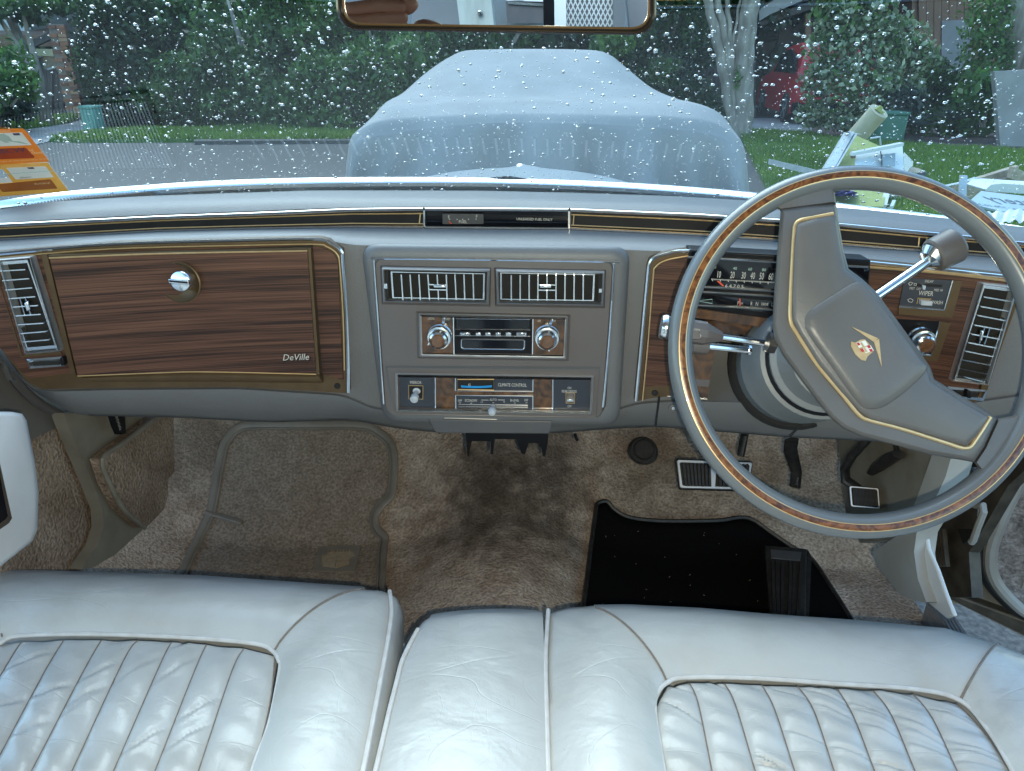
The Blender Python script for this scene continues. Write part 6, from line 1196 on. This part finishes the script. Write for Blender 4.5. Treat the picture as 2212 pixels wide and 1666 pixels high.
mb = MB(); wallY(mb, [(1740, 30), (1752, 28), (1752, 258), (1740, 258)], 22.0, .15, 'timber_brown'); mb.build('post', ho)
def fence(Y, x0, x1, ytop, ybot, w_, label, slope=0):
    b = PY((x0+x1)/2, ybot, Y); fo_ = thing('paling_fence', label, 'fence', b); first = None; n = int((x1-x0)/w_)
    for i in range(n):
        x = x0+i*w_; yt = ytop+slope*i+RNG.uniform(-1.5, 1.5)
        mb = MB(); mb.prism([PY(x, yt, Y+.03*(i % 2)), PY(x+w_*.93, yt, Y+.03*(i % 2)), PY(x+w_*.93, ybot, Y+.03*(i % 2)), PY(x, ybot, Y+.03*(i % 2))], (0, .02, 0), 'paling'); mb.build('paling', fo_)
    mb = MB(); mb.bar(PY(x0, ytop*.7+ybot*.3, Y+.08), PY(x1, ytop*.7+ybot*.3, Y+.08), (0, .05, 0), (0, 0, .08), 'paling'); mb.build('rail', fo_)
    return fo_
fence(20.5, 1360, 1636, 122, 268, 13, 'dark paling fence behind the multi-stem tree')
fence(18.5, 30, 156, 150, 264, 12, 'dark paling fence beside the brick pillar on the left')
# big trunk, climbers and small plants
t2 = G(2230, 300); tree_r = thing('old_tree', 'broad lichen-grey trunk with climbers at the right edge', 'tree', t2)
mb = MB(); mb.tube([PY(2235, 300, t2[1]), PY(2222, 150, t2[1]), PY(2205, 30, t2[1]), PY(2200, -90, t2[1])], [.55, .45, .40, .38], 'bark', 16); mb.build('trunk', tree_r, ang=180)
v, f = leaves([(*PY(x, y, t2[1]-.3), rx, .35, rz) for x, y, rx, rz in ((2120, 20, .35, .6), (2112, 90, .32, .6), (2125, 150, .38, .5), (2150, 60, .25, .6), (2165, 120, .2, .4), (2200, -60, .8, .4))], 1900, .12); fastmesh('climber', v, f, 'lf_mid', t2, tree_r)
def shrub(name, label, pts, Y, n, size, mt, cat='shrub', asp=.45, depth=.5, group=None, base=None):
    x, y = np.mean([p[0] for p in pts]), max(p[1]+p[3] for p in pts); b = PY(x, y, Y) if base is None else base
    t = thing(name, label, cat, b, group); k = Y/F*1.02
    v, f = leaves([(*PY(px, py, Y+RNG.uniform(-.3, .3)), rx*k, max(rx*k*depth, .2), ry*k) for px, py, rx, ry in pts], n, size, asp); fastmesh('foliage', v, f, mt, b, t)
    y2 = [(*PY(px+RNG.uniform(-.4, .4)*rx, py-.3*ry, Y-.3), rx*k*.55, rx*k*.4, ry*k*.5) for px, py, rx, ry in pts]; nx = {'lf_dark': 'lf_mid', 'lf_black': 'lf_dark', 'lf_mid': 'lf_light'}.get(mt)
    if nx: v, f = leaves(y2, n//3, size*.85, asp); fastmesh('sunlit_leaves', v, f, nx, b, t)  # next lighter green near the tops: sunlit foliage done by leaf colour
    mb = MB()
    for i in range(3): q = pts[RNG.integers(len(pts))]; mb.tube([b+np.array([RNG.uniform(-.1, .1), 0, 0]), PY(q[0], q[1], Y)], [.03, .01], 'bark', 5)
    mb.build('stem', t, ang=180); return t
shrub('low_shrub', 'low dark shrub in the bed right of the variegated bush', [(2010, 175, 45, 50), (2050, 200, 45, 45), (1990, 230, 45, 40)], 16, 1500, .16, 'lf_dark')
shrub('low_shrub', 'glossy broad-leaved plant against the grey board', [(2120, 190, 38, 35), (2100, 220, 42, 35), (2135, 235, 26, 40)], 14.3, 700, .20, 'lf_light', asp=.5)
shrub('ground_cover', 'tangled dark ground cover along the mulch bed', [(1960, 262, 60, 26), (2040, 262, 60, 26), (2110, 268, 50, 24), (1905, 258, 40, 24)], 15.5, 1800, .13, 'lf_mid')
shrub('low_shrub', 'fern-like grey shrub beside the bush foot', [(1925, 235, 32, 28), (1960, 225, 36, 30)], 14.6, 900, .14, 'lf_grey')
for px, py, r, lab in ((2058, 250, 60, 'grey-green agave rosette in the mulch bed'), (1978, 262, 44, 'smaller spiky rosette left of the agave')):
    b = PY(px, py+12, 14.2); ag = thing('agave', lab, 'plant', b); k = 14.2/F
    for i in range(15):
        a = i*2.4; el = .35+.75*(i/15); L_2 = r*k*RNG.uniform(.85, 1.1); d = np.array([math.cos(a)*math.cos(el), math.sin(a)*math.cos(el)*.8, math.sin(el)]); sd = np.cross(d, (0, 0, 1.)); sd /= np.linalg.norm(sd)
        mb = MB(); mb.grid([[b+d*L_2*t+sd*w2*L_2*s_+np.array([0, 0, abs(s_)*.02-.25*L_2*t*t]) for s_ in (-1, 0, 1)] for t, w2 in ((0, .07), (.3, .09), (.65, .065), (.9, .02), (1, .001))], 'lf_grey'); mb.build('leaf', ag, ang=180)
bdp = G(2160, 320); bd = MB(); bd.prism([PY(x, y, bdp[1]) for x, y in ((2148, 155), (2260, 148), (2275, 320), (2161, 319))], (0, .12, .0), 'board' if 'board' in M else 'concrete')
tag(bd.build('leaning_board'), 'large pale grey board standing in the grass at the right edge', 'board')
M['boxgreen'] = mat('green_utility_box', (.04, .12, .085), .5, col2=(.05, .14, .10), scale=5); M['boxpale'] = mat('pale_green_utility_box', (.10, .24, .20), .5, col2=(.12, .27, .22), scale=5)
def utilbox(c, hx, hy, hz, m, label):
    t = thing('utility_box', label, 'utility box', c); mb = MB(); mb.box(c+np.array([0, 0, hz/2]), (hx, 0, 0), (0, hy, 0), (0, 0, hz), m); mb.build('cabinet', t, bevel=.03)
    mb = MB(); mb.box(c+np.array([0, 0, hz+.02]), (hx*1.06, 0, 0), (0, hy*1.06, 0), (0, 0, .06), m); mb.build('lid', t, bevel=.02)
    mb = MB(); mb.box(c+np.array([0, -hy/2-.008, hz*.45]), (hx*.8, 0, 0), (0, .012, 0), (0, 0, hz*.75), m); mb.build('door', t); return t
c_ = G(1907, 312); utilbox(c_, .47, .5, .50, 'boxgreen', 'dark green utility box behind the rubbish pile')
c_ = G(206, 287); utilbox(c_, .26, .3, .42, 'boxpale', 'pale green utility box across the road by the left driveway')
mb = MB(); mb.prism([np.array([*PZ(x, y, .04)[:2], .05]) for x, y in (QT(140, 488), QT(390, 472), QT(505, 518), QT(250, 530))], (0, 0, -.04), 'concrete'); tag(mb.build('pit_cover'), 'pale concrete pit cover set in the grass', 'pit cover')
# ---- rubbish pile on the verge
M['foam'] = mat('yellow_green_foam', (.29, .32, .09), .9, col2=(.36, .385, .13), scale=9, detail=7); M['cupboard'] = mat('white_melamine', (.72, .73, .72), .4, col2=(.66, .67, .66), scale=4); M['alu'] = mat('white_aluminium', (.6, .62, .62), .35, .2, col2=(.5, .53, .53), scale=12); M['cardtube'] = mat('cream_card_tube', (.52, .47, .33), .7, col2=(.46, .41, .28), scale=8); M['cloth'] = mat('purple_cloth', (.11, .08, .34), .9, col2=(.16, .12, .42), scale=20, bump=.6, bscale=60)
M['splint'] = mat('weathered_timber', (.30, .24, .17), .8, col2=(.42, .36, .27), scale=4, stretch=(6, 1, 6), detail=8); M['pane'] = mat('grey_pane', (.22, .27, .28), .2, col2=(.26, .31, .32), scale=5); M['signgrey'] = mat('grey_sign_back', (.42, .48, .50), .5, col2=(.38, .44, .46), scale=4)
RYp = 8.8
def RT_(x, y, Y=RYp): return PY(*QT(x, y), Y)
mb = MB(); mb.tube([RT_(845, 400, 10.2), RT_(1030, 190, 10.0)], .125, 'cardtube', 20); tu = mb.build('card_tube'); tag(tu, 'cream cardboard tube sticking up out of the rubbish pile', 'tube')
mb = MB(); mb.prism([RT_(x, y, 9.95) for x, y in ((1005, 175), (1045, 145), (1065, 160), (1050, 185), (1080, 200), (1050, 215))], (0, .05, 0), 'foam'); tag(mb.build('torn_foam'), 'torn bit of yellow foam in the mouth of the card tube', 'foam')
mb = MB(); mb.prism([RT_(830, 385, 9.7), RT_(1045, 480, 9.4), RT_(1000, 560, 9.0), RT_(780, 665, 8.7), RT_(640, 690, 8.7)], (.02, .09, 0), 'foam'); tag(mb.build('foam_sheet'), 'yellow-green foam sheet leaning behind the white cabinet', 'foam sheet')
fr_t = thing('window_frame', 'white aluminium window frame leaning on the foam sheet', 'window frame', RT_(690, 520, 9.0))
for a, b, w2 in (((770, 365), (575, 690), .06), ((805, 358), (620, 690), .05), ((775, 362), (870, 378), .03), ((838, 372), (650, 690), .022)):
    mb = MB(); mb.bar(RT_(*a, 9.3), RT_(*b, 8.6), (w2, 0, 0), (0, .05, 0), 'alu'); mb.build('rail', fr_t)
mb = MB(); mb.prism([RT_(785, 372, 9.33), RT_(825, 370, 9.33), RT_(640, 690, 8.66), RT_(600, 690, 8.66)], (0, .01, 0), 'pane'); mb.build('pane', fr_t)
cb = thing('broken_cabinet', 'broken white cabinet lying on the verge', 'cabinet', RT_(1030, 600))
mb = MB(); mb.prism([RT_(838, 560, 8.7), RT_(1222, 465, 8.9), RT_(1236, 700, 8.5), RT_(810, 720, 8.4), RT_(835, 640, 8.5)], (.02, .08, 0), 'cupboard'); mb.build('front', cb, bevel=.006)
mb = MB(); mb.bar(RT_(805, 540, 8.6), RT_(1215, 460, 8.75), (0, .10, 0), (0, 0, .035), 'cupboard'); mb.build('top_edge', cb)
mb = MB(); mb.prism([RT_(808, 545, 8.66), RT_(840, 540, 8.66), RT_(838, 570, 8.66), RT_(812, 580, 8.66)], (0, .05, 0), 'timber_brown'); mb.build('broken_end', cb)
mb = MB(); mb.prism([RT_(1056, 547, 8.62), RT_(1162, 533, 8.66), RT_(1160, 640, 8.48), RT_(1046, 645, 8.46)], (0, .02, 0), 'pane'); mb.build('pane', cb)
mb = MB(); mb.prism([RT_(1226, 540, 9.0), RT_(1232, 530, 9.1), RT_(1305, 605, 9.6), RT_(1300, 640, 9.5), RT_(1240, 700, 8.8)], (.02, .03, 0), 'cupboard'); mb.build('side', cb)
mb = MB(); mb.tube([RT_(1042, 520, 8.6), RT_(1052, 600, 8.5), RT_(1048, 690, 8.4)], .006, 'void', 6); mb.build('crack', cb)
st_ = thing('broken_board', 'loose board with torn ends behind the cabinet', 'board', RT_(1320, 680))
mb = MB(); mb.prism([RT_(1240, 650, 9.2), RT_(1420, 690, 9.2), RT_(1415, 745, 9.0), RT_(1250, 720, 9.0)], (0, .2, .02), 'splint'); mb.build('board', st_)
mb = MB(); mb.prism([RT_(1350, 700, 8.95), RT_(1420, 690, 8.98), RT_(1418, 740, 8.9), RT_(1370, 730, 8.9)], (0, .05, .0), 'rubber'); mb.build('torn_end', st_)
mb = MB(); mb.bar(RT_(130, 603, 8.4), RT_(560, 705, 7.6), (0, .04, 0), (0, 0, .055), 'alu'); tag(mb.build('white_batten'), 'thin white batten pointing left out of the rubbish pile', 'batten')
hw = MB(); hw.tube([RT_(958, 414, 9.6), RT_(1036, 402, 9.6), RT_(1040, 470, 9.6)], .013, 'alu', 8); tag(hw.build('wire_hook'), 'bent white wire in front of the dark green box', 'wire')
mb = MB(); mb.prism([PZ(*QT(x, y), .16) for x, y in ((640, 800), (1100, 800), (1065, 970), (640, 960))], (0, 0, -.09), 'foam'); tag(mb.build('foam_sheet'), 'flat yellow-green foam sheet under the purple cloth', 'foam sheet')
mb = MB(); gx_ = []
for i in range(14):
    gx_.append([PZ(*QT(645+200*u+12*math.sin(i), 810+75*i/13), .17+.07*abs(math.sin(u*7+i*.8))+.04*math.sin(i*1.3+u*13)) for u in np.linspace(0, .3+.7*min(1, (i+2)/10), 16)])
mb.grid(gx_, 'cloth'); tag(mb.build('purple_cloth', ang=180), 'crumpled purple cloth thrown on the flat foam sheet', 'cloth')
for a, b, lab in (((1104, 815), (1064, 970), 'white batten lying at the edge of the flat foam sheet'), ((1150, 930), (1128, 980), 'short white stick in the grass right of the foam')):
    mb = MB(); mb.bar(PZ(*QT(*a), .17), PZ(*QT(*b), .13), (.055 if a[0] < 1110 else .03, 0, 0), (0, 0, .03), 'cupboard'); tag(mb.build('white_batten'), lab, 'batten')
mb = MB(); mb.prism([PZ(*QT(x, y), .08) for x, y in ((1110, 830), (1250, 850), (1240, 870), (1105, 890))], (0, 0, -.03), 'cupboard'); tag(mb.build('white_sheet'), 'white offcut half hidden behind the wheel rim', 'offcut')
for a, b, w2, lab in (((1630, 850), (2140, 690), .12, 'long weathered plank, upper of the timber heap'), ((1640, 870), (2230, 790), .10, 'weathered plank, lower of the timber heap'), ((2100, 690), (2300, 790), .10, 'weathered plank lying across the right end of the heap'), ((1700, 835), (2230, 735), .08, 'split plank in the middle of the timber heap')):
    mb = MB(); mb.bar(PY(*QT(*a), 6.6), PY(*QT(*b), 6.9), (0, .07, 0), (0, 0, w2), 'splint'); tag(mb.build('plank', bevel=.004), lab, 'plank', 'planks in the timber heap')
mb = MB(); mb.bar(RT_(1718, 715, 5.9), RT_(1706, 900, 5.8), (.052, 0, 0), (0, .02, 0), 'alu'); tag(mb.build('white_batten'), 'upright white profile crossing the timber heap', 'batten')
mb = MB(); mb.tube([RT_(1540, 808, 6.0), RT_(1680, 780, 6.0), RT_(1812, 738, 6.1)], .022, 'alu', 6, flat=.4); tag(mb.build('white_batten'), 'curved white strip left of the upright profile', 'batten')
SGP = plane3(RT_(1760, 935, 4.6), RT_(1865, 845, 4.9), RT_(2160, 1032, 4.5)); SG = lambda px, py, off=0: SGP(px, py, off)
sg = thing('sales_sign', 'fallen grey sign reading Slattery, lettering reversed, at the right edge', 'sign', SGP(*QT(2000, 940)))
mb = MB(); mb.prism(quad(SG, [QT(1748, 940), QT(1862, 842), QT(2400, 905), QT(2400, 1075), QT(2150, 1035)]), -SGP.n*.012, 'signgrey'); mb.build('board', sg)
sx2 = SG(*QT(2200, 940))-SG(*QT(2000, 915)); sy2 = SG(*QT(1862, 842))-SG(*QT(1760, 935)); sy2 = np.cross(SGP.n, sx2)
if sy2[1] < 0: sy2 = -sy2
M['signink'] = mat('sign_ink', (.10, .12, .14), .6, col2=(.12, .14, .16), scale=20)
mb = MB(); mb.text('Slattery', SG(*QT(2185, 935), .002), sx2, sy2, .125, 'signink', mirror=True, sx=.9); mb.text('4-2-3-01-071 : on noitartsigeR'[::-1], SG(*QT(2120, 985), .002), sx2, sy2, .035, 'signink', mirror=True, sx=1.0); mb.build('lettering', sg, fix=False)
mb = MB(); mb.prism([PY(*QT(x, y), 5.3) for x, y in ((1898, 830), (1945, 790), (2030, 782), (2400, 806), (2400, 880), (1900, 842))], (0, .25, .0), 'cupboard'); tag(mb.build('melamine_board'), 'white panel behind the fallen sign', 'panel')
mb = MB(); gx_ = [[PY(*QT(1900+u*420, 1015+60*v-35*u+8*math.sin(u*20+v*5)), 4.2) +np.array([0, -.1*v, .01*math.sin(u*31+v*9)]) for u in np.linspace(0, 1, 26)] for v in np.linspace(0, 1, 7)]
mb.grid(gx_, 'cupboard'); tag(mb.build('plastic_sheet', ang=180), 'crumpled clear-white plastic sheet below the fallen sign', 'sheet')
# ---- left: house, pillar, trees
M['brick'] = mat('orange_brick', (.28, .12, .065), .85, col2=(.36, .17, .10), scale=3, detail=6, bump=.5, bscale=60); M['brick2'] = mat('dark_brick', (.17, .075, .05), .85, col2=(.22, .10, .065), scale=3, detail=6, bump=.5, bscale=60); M['brick3'] = mat('buff_brick', (.40, .24, .14), .85, col2=(.46, .29, .18), scale=3); M['mortar'] = mat('mortar', (.22, .19, .16), .9, col2=(.26, .22, .19), scale=20)
M['roof'] = mat('pale_metal_roof', (.42, .46, .48), .5, col2=(.36, .40, .42), scale=2); M['beam'] = mat('mossy_cream_beam', (.45, .40, .24), .7, col2=(.26, .25, .14), scale=3, detail=7); M['glassdim'] = mat('dim_window', (.08, .085, .08), .15, col2=(.11, .12, .11), scale=2)
PYL = 17.2; pb_ = PY(165, 262, PYL); pl = thing('brick_pillar', 'orange brick chimney pillar beside the left fence', 'brick pillar', pb_)
p0, p1, pt = PY(147, 262, PYL), PY(184, 262, PYL), PY(160, 52, PYL); wpl = p1[0]-p0[0]; hpl = pt[2]-p0[2]
mb = MB(); mb.box((p0[0]+wpl/2, PYL+.2, p0[2]+hpl/2), (wpl-.03, 0, 0), (0, .38, 0), (0, 0, hpl), 'mortar'); mb.build('core', pl)
bm_ = {}
for m_ in ('brick', 'brick2', 'brick3'):
    mb = MB(); mb.box((0, 0, 0), (.215, 0, 0), (0, .1, 0), (0, 0, .068), m_); o = mb.build('brick'); bm_[m_] = o.data; bpy.data.objects.remove(o)
nr_ = int(hpl/.082); nb = 0
for r_ in range(nr_):
    k = max(1, round(wpl/.23)); off = 0 if r_ % 2 else .5
    for c_ in range(k+1):
        x = p0[0]+(c_+off-.0)*wpl/k
        if off == 0 and c_ == k: continue
        cxx = x+(wpl/k/2 if off == 0 else 0); sc_ = 1.0
        if off and c_ in (0, k): continue
        if nb >= 296: break
        o = bpy.data.objects.new('brick', bm_[random.choice(('brick', 'brick', 'brick2', 'brick3'))]); COL.objects.link(o); place(o, (cxx, PYL+.03+random.uniform(-.006, .006), p0[2]+.04+r_*.082), pl); o.scale = (wpl/k/.235, 1, 1); nb += 1
lh = thing('house', 'pale roofed house with a brick gable at the far left', 'house', PY(60, 250, 20))
mb = MB(); mb.prism([PY(x, y, 21) for x, y in ((-140, -10), (90, 0), (60, 78), (-140, 72))], (0, 5, .8), 'roof'); mb.prism([PY(x, y, 20.6) for x, y in ((165, 58), (250, 55), (245, 98), (172, 92))], (0, 4, .8), 'roof'); mb.build('roof', lh)
mb = MB(); mb.prism([PY(x, y, 19.5) for x, y in ((72, 88), (168, 38), (172, 70), (80, 92))], (0, .3, 0), 'brick3'); mb.build('gable', lh)
mb = MB(); mb.bar(PY(75, 94, 19.3), PY(184, 42, 19.3), (0, .12, 0), (0, 0, .16), 'eave'); mb.build('bargeboard', lh)
mb = MB(); mb.prism([PY(x, y, 20) for x, y in ((-140, 72), (120, 78), (130, 100), (-140, 104))], (0, 4, .5), 'timber_brown'); mb.build('verandah_roof', lh)
mb = MB(); mb.bar(PY(-140, 108, 19.2), PY(118, 114, 19.2), (0, .12, 0), (0, 0, .16), 'beam'); mb.build('verandah_beam', lh)
mb = MB(); mb.bar(PY(68, 118, 19.25), PY(73, 160, 19.25), (.10, 0, 0), (0, .1, 0), 'beam'); mb.build('post', lh)
mb = MB(); mb.prism([PY(x, y, 22) for x, y in ((-140, 110), (160, 114), (160, 262), (-140, 262))], (0, .2, 0), 'beam'); mb.build('wall', lh)
mb = MB(); mb.prism([PY(x, y, 19.4) for x, y in ((62, 130), (90, 121), (136, 124), (136, 156), (70, 160))], (0, .03, 0), 'glassdim'); wf = mb.build('window', lh)
for a, b in (((68, 160), (132, 142)), ((64, 131), (70, 160)), ((62, 131), (92, 121))):
    mb = MB(); mb.bar(PY(*a, 19.37), PY(*b, 19.37), (0, .03, 0), (0, 0, .035), 'roof'); mb.build('glazing_bar', wf)
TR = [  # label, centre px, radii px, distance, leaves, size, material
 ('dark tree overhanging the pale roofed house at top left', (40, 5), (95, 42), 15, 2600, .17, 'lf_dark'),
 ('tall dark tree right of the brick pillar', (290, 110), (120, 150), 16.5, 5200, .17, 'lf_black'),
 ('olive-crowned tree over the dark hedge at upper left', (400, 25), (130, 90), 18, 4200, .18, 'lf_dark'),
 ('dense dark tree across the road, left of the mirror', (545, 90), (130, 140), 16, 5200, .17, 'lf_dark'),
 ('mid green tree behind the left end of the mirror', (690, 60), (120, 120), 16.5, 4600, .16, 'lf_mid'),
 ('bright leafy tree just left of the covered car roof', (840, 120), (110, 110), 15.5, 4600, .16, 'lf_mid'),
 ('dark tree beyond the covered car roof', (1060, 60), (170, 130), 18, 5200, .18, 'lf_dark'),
 ('dark tree beyond the right side of the covered car', (1420, 90), (110, 150), 19.5, 4200, .18, 'lf_black'),
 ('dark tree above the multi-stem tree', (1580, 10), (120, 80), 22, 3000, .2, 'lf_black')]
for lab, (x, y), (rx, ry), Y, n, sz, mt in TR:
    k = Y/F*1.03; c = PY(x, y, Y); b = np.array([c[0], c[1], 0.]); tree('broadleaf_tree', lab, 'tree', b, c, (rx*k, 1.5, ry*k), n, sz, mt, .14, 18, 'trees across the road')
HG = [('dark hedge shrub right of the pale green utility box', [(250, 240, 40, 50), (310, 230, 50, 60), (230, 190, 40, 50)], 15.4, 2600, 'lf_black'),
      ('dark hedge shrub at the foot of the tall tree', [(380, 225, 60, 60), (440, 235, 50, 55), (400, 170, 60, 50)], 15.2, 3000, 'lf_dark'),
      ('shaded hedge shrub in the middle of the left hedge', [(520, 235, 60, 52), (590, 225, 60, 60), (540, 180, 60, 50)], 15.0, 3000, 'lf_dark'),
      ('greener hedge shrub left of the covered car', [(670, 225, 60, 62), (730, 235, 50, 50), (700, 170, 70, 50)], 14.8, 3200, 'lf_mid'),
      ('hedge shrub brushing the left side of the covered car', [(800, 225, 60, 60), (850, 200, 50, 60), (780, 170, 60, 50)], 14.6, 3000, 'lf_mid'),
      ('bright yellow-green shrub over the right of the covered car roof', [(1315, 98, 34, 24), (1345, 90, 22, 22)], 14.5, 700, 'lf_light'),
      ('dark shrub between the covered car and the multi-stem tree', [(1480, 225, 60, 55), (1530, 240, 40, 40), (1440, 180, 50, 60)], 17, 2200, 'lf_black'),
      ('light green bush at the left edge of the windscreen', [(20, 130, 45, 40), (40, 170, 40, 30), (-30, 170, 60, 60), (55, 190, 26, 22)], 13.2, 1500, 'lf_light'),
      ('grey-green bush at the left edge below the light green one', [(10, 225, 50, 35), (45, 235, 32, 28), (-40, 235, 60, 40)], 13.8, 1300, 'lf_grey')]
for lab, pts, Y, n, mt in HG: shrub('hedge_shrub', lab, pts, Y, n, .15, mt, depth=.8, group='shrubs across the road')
v, f = leaves([(*PY(x, y, 14.4), .3, .2, .25) for x, y in ((330, 180), (470, 200), (620, 190), (700, 140), (760, 110), (560, 150))], 110, .09, .8)
v, f = leaves(sum([clumpset(PY(x, 60, 27), (4.5, 2, 5.5), 10, .5) for x in range(-150, 2400, 210)], []), 52000, .5)
v2, f2 = leaves(sum([clumpset((X_, 26+2*math.sin(X_), RNG.uniform(8, 10.5)), (4.2, 2.5, 4.5), 9, .5) for X_ in range(-34, 38, 4)], []), 42000, .75); f = np.concatenate([f, f2+len(v)]); v = np.concatenate([v, v2])
fo2 = fastmesh('far_wood', v, f, 'lf_black', (0, 27, 3)); tag(fo2, 'dark wood far behind the houses and trees', 'wood', kind='stuff')
# ---- behind the car, seen in the mirror: carport with post, mesh screen, van, and the hand that holds the camera
M['galv'] = mat('grey_roller_door', (.13, .14, .15), .5, col2=(.16, .17, .18), scale=2); M['post'] = mat('pale_weathered_post', (.38, .42, .40), .7, col2=(.28, .31, .29), scale=4, stretch=(4, 4, .5), detail=8)
M['skin'] = mat('skin', (.36, .17, .11), .5, col2=(.30, .13, .085), scale=14, bump=.3, bscale=180, bdist=.001); b_ = M['skin'].node_tree.nodes['Principled BSDF']; b_.inputs['Subsurface Weight'].default_value = .15; b_.inputs['Subsurface Radius'].default_value = (.01, .004, .002)
def mquad(pts, t): return [MR(x, y, t) for x, y in pts]
mb = MB(); mb.prism(mquad([(905, -120), (1010, -120), (1035, 140), (880, 140)], 5.0), (0, -.1, 0), 'galv'); tag(mb.build('grey_door'), 'tall grey door panel seen in the mirror left of the pale post', 'door')
mb = MB(); A_, B_ = MR(1008, -160, 3.6), MR(1050, 200, 3.6); mb.bar(A_, B_, (.17, 0, 0), (0, .17, 0), 'post'); po = mb.build('timber_post'); tag(po, 'pale weathered timber post seen in the mirror', 'post')
q = MR(1037, 27, 3.5); mb = MB(); mb.lathe(q, (0, 1, 0), [(.012, 0), (.012, .02), (0, .025)], 'chrome', 12); mb.build('bolt', po)
vn = thing('parked_van', 'van front with dark bumper seen in the mirror', 'van', MR(1135, 40, 7))
for pts, m, nm, d in (([(1094, -120), (1180, -120), (1178, 4), (1096, 2)], 'body_white', 'body', -1.5), ([(1092, 2), (1180, 8), (1178, 50), (1096, 50)], 'dkplastic', 'bumper', -.4), ([(1098, -14), (1130, -8), (1130, 2), (1100, -2)], 'clear_knob', 'headlamp', -.1), ([(1096, 4), (1176, 10), (1176, 14), (1098, 9)], 'chrome', 'chrome_strip', -.05)):
    mb = MB(); mb.prism(mquad(pts, 7-(.02 if nm == 'chrome_strip' else .01 if nm == 'headlamp' else 0)), (0, d, 0), m); mb.build(nm, vn)
mb = MB(); mb.bar(MR(1188, -160, 3.2), MR(1192, 200, 3.2), (.07, 0, 0), (0, .07, 0), 'black'); tag(mb.build('steel_post'), 'thin dark steel post seen in the mirror beside the mesh', 'post')
ms = thing('mesh_screen', 'expanded metal mesh screen in a pale frame, seen in the mirror', 'mesh screen', MR(1270, 30, 3.0))
mb = MB(); mb.bar(MR(1208, -160, 3.0), MR(1212, 180, 3.0), (.05, 0, 0), (0, .04, 0), 'cupboard'); mb.bar(MR(1335, -160, 3.0), MR(1338, 180, 3.0), (.05, 0, 0), (0, .04, 0), 'galv'); mb.build('frame', ms)
O_, U_, V_ = MR(1212, -110, 3.0), MR(1336, -108, 3.0)-MR(1212, -110, 3.0), MR(1214, 150, 3.0)-MR(1212, -110, 3.0)
nu, nv = 12, 12; mb = MB()
for i in range(-nv, nu+1):
    for sg_ in (1, -1):
        pts = []
        for j in range(nv*2+1):
            u = (i+(j*.5 if sg_ > 0 else nv-j*.5))/nu
            if 0 <= u <= 1: pts.append(O_+U_*u+V_*(j/(nv*2)))
        if len(pts) > 1: mb.bar(pts[0], pts[-1], (.0055, 0, 0), (0, .004, 0), 'alu')
o = mb.build('mesh', ms, fix=False); o['kind'] = 'stuff'
mb = MB(); mb.prism(mquad([(1212, -110), (1340, -110), (1340, 150), (1212, 150)], 4.6), (0, -.1, 0), 'dkplastic'); tag(mb.build('dark_wall'), 'dark wall behind the mesh screen in the mirror', 'wall')
mb = MB(); mb.prism(mquad([(1342, -110), (1500, -110), (1500, 160), (1372, 160)], 3.2), (0, -.1, 0), 'dim'); tag(mb.build('grey_panel'), 'plain grey panel at the right end of the mirror view', 'panel')
# hand: palm and five curled fingers, forearm running back and down
hd = MR(838, 44, .62); ex_ = MR(880, 44, .62)-MR(800, 44, .62); ex_ /= np.linalg.norm(ex_); ey_ = np.array([0, 0, 1.]); ez_ = np.array([0, -1., 0])
def hp_(x, y, z): return hd+ex_*x+ey_*y+ez_*z
def skinned(name, chains, parent):
    me = bpy.data.meshes.new(name); vs, es, rs = [], [], []
    for ch, root in chains:
        pv = root
        for p, r in ch:
            vs.append(p); rs.append(r)
            if pv is not None: es.append((pv, len(vs)-1))
            pv = len(vs)-1
    c = np.mean(vs, 0); me.from_pydata([tuple(np.array(v)-c) for v in vs], es, []); me.materials.append(M['skin']); o = bpy.data.objects.new(name, me); COL.objects.link(o); place(o, c, parent)
    k = o.modifiers.new('skin', 'SKIN'); k.use_smooth_shade = True; me.skin_vertices[0].data[0].use_root = True
    for i, r in enumerate(rs): me.skin_vertices[0].data[i].radius = (r, r)
    s_ = o.modifiers.new('sub', 'SUBSURF'); s_.levels = s_.render_levels = 2; return o
pr = thing('person', 'bare hand of the photographer seen at the left end of the mirror', 'person', hd)
arm = [(hp_(.03, -.015, .0), .030), (hp_(.07, -.035, .03), .027), (hp_(.11, -.06, .06), .026), (hp_(.24, -.15, .16), .040), (hp_(.32, -.2, .22), .045)]
skinned('forearm', [(arm, None)], pr)
for i, (y, l, r) in enumerate(((.022, .070, .0092), (.006, .078, .0095), (-.010, .072, .0092), (-.026, .058, .0082))):
    b = hp_(.015, y, .0); skinned('finger', [([(hp_(.03, y*.8, .0), r*1.25), (hp_(-.012, y, -.018), r*1.1), (hp_(-.012-l*.42, y-.002, -.030), r), (hp_(-.012-l*.70, y-.004, -.018), r*.92), (hp_(-.012-l*.78, y-.005, -.004), r*.8)], None)], pr)
skinned('thumb', [([(hp_(.04, .01, .0), .015), (hp_(.02, .034, .006), .0125), (hp_(-.012, .046, .004), .0108), (hp_(-.034, .046, -.002), .0095)], None)], pr)
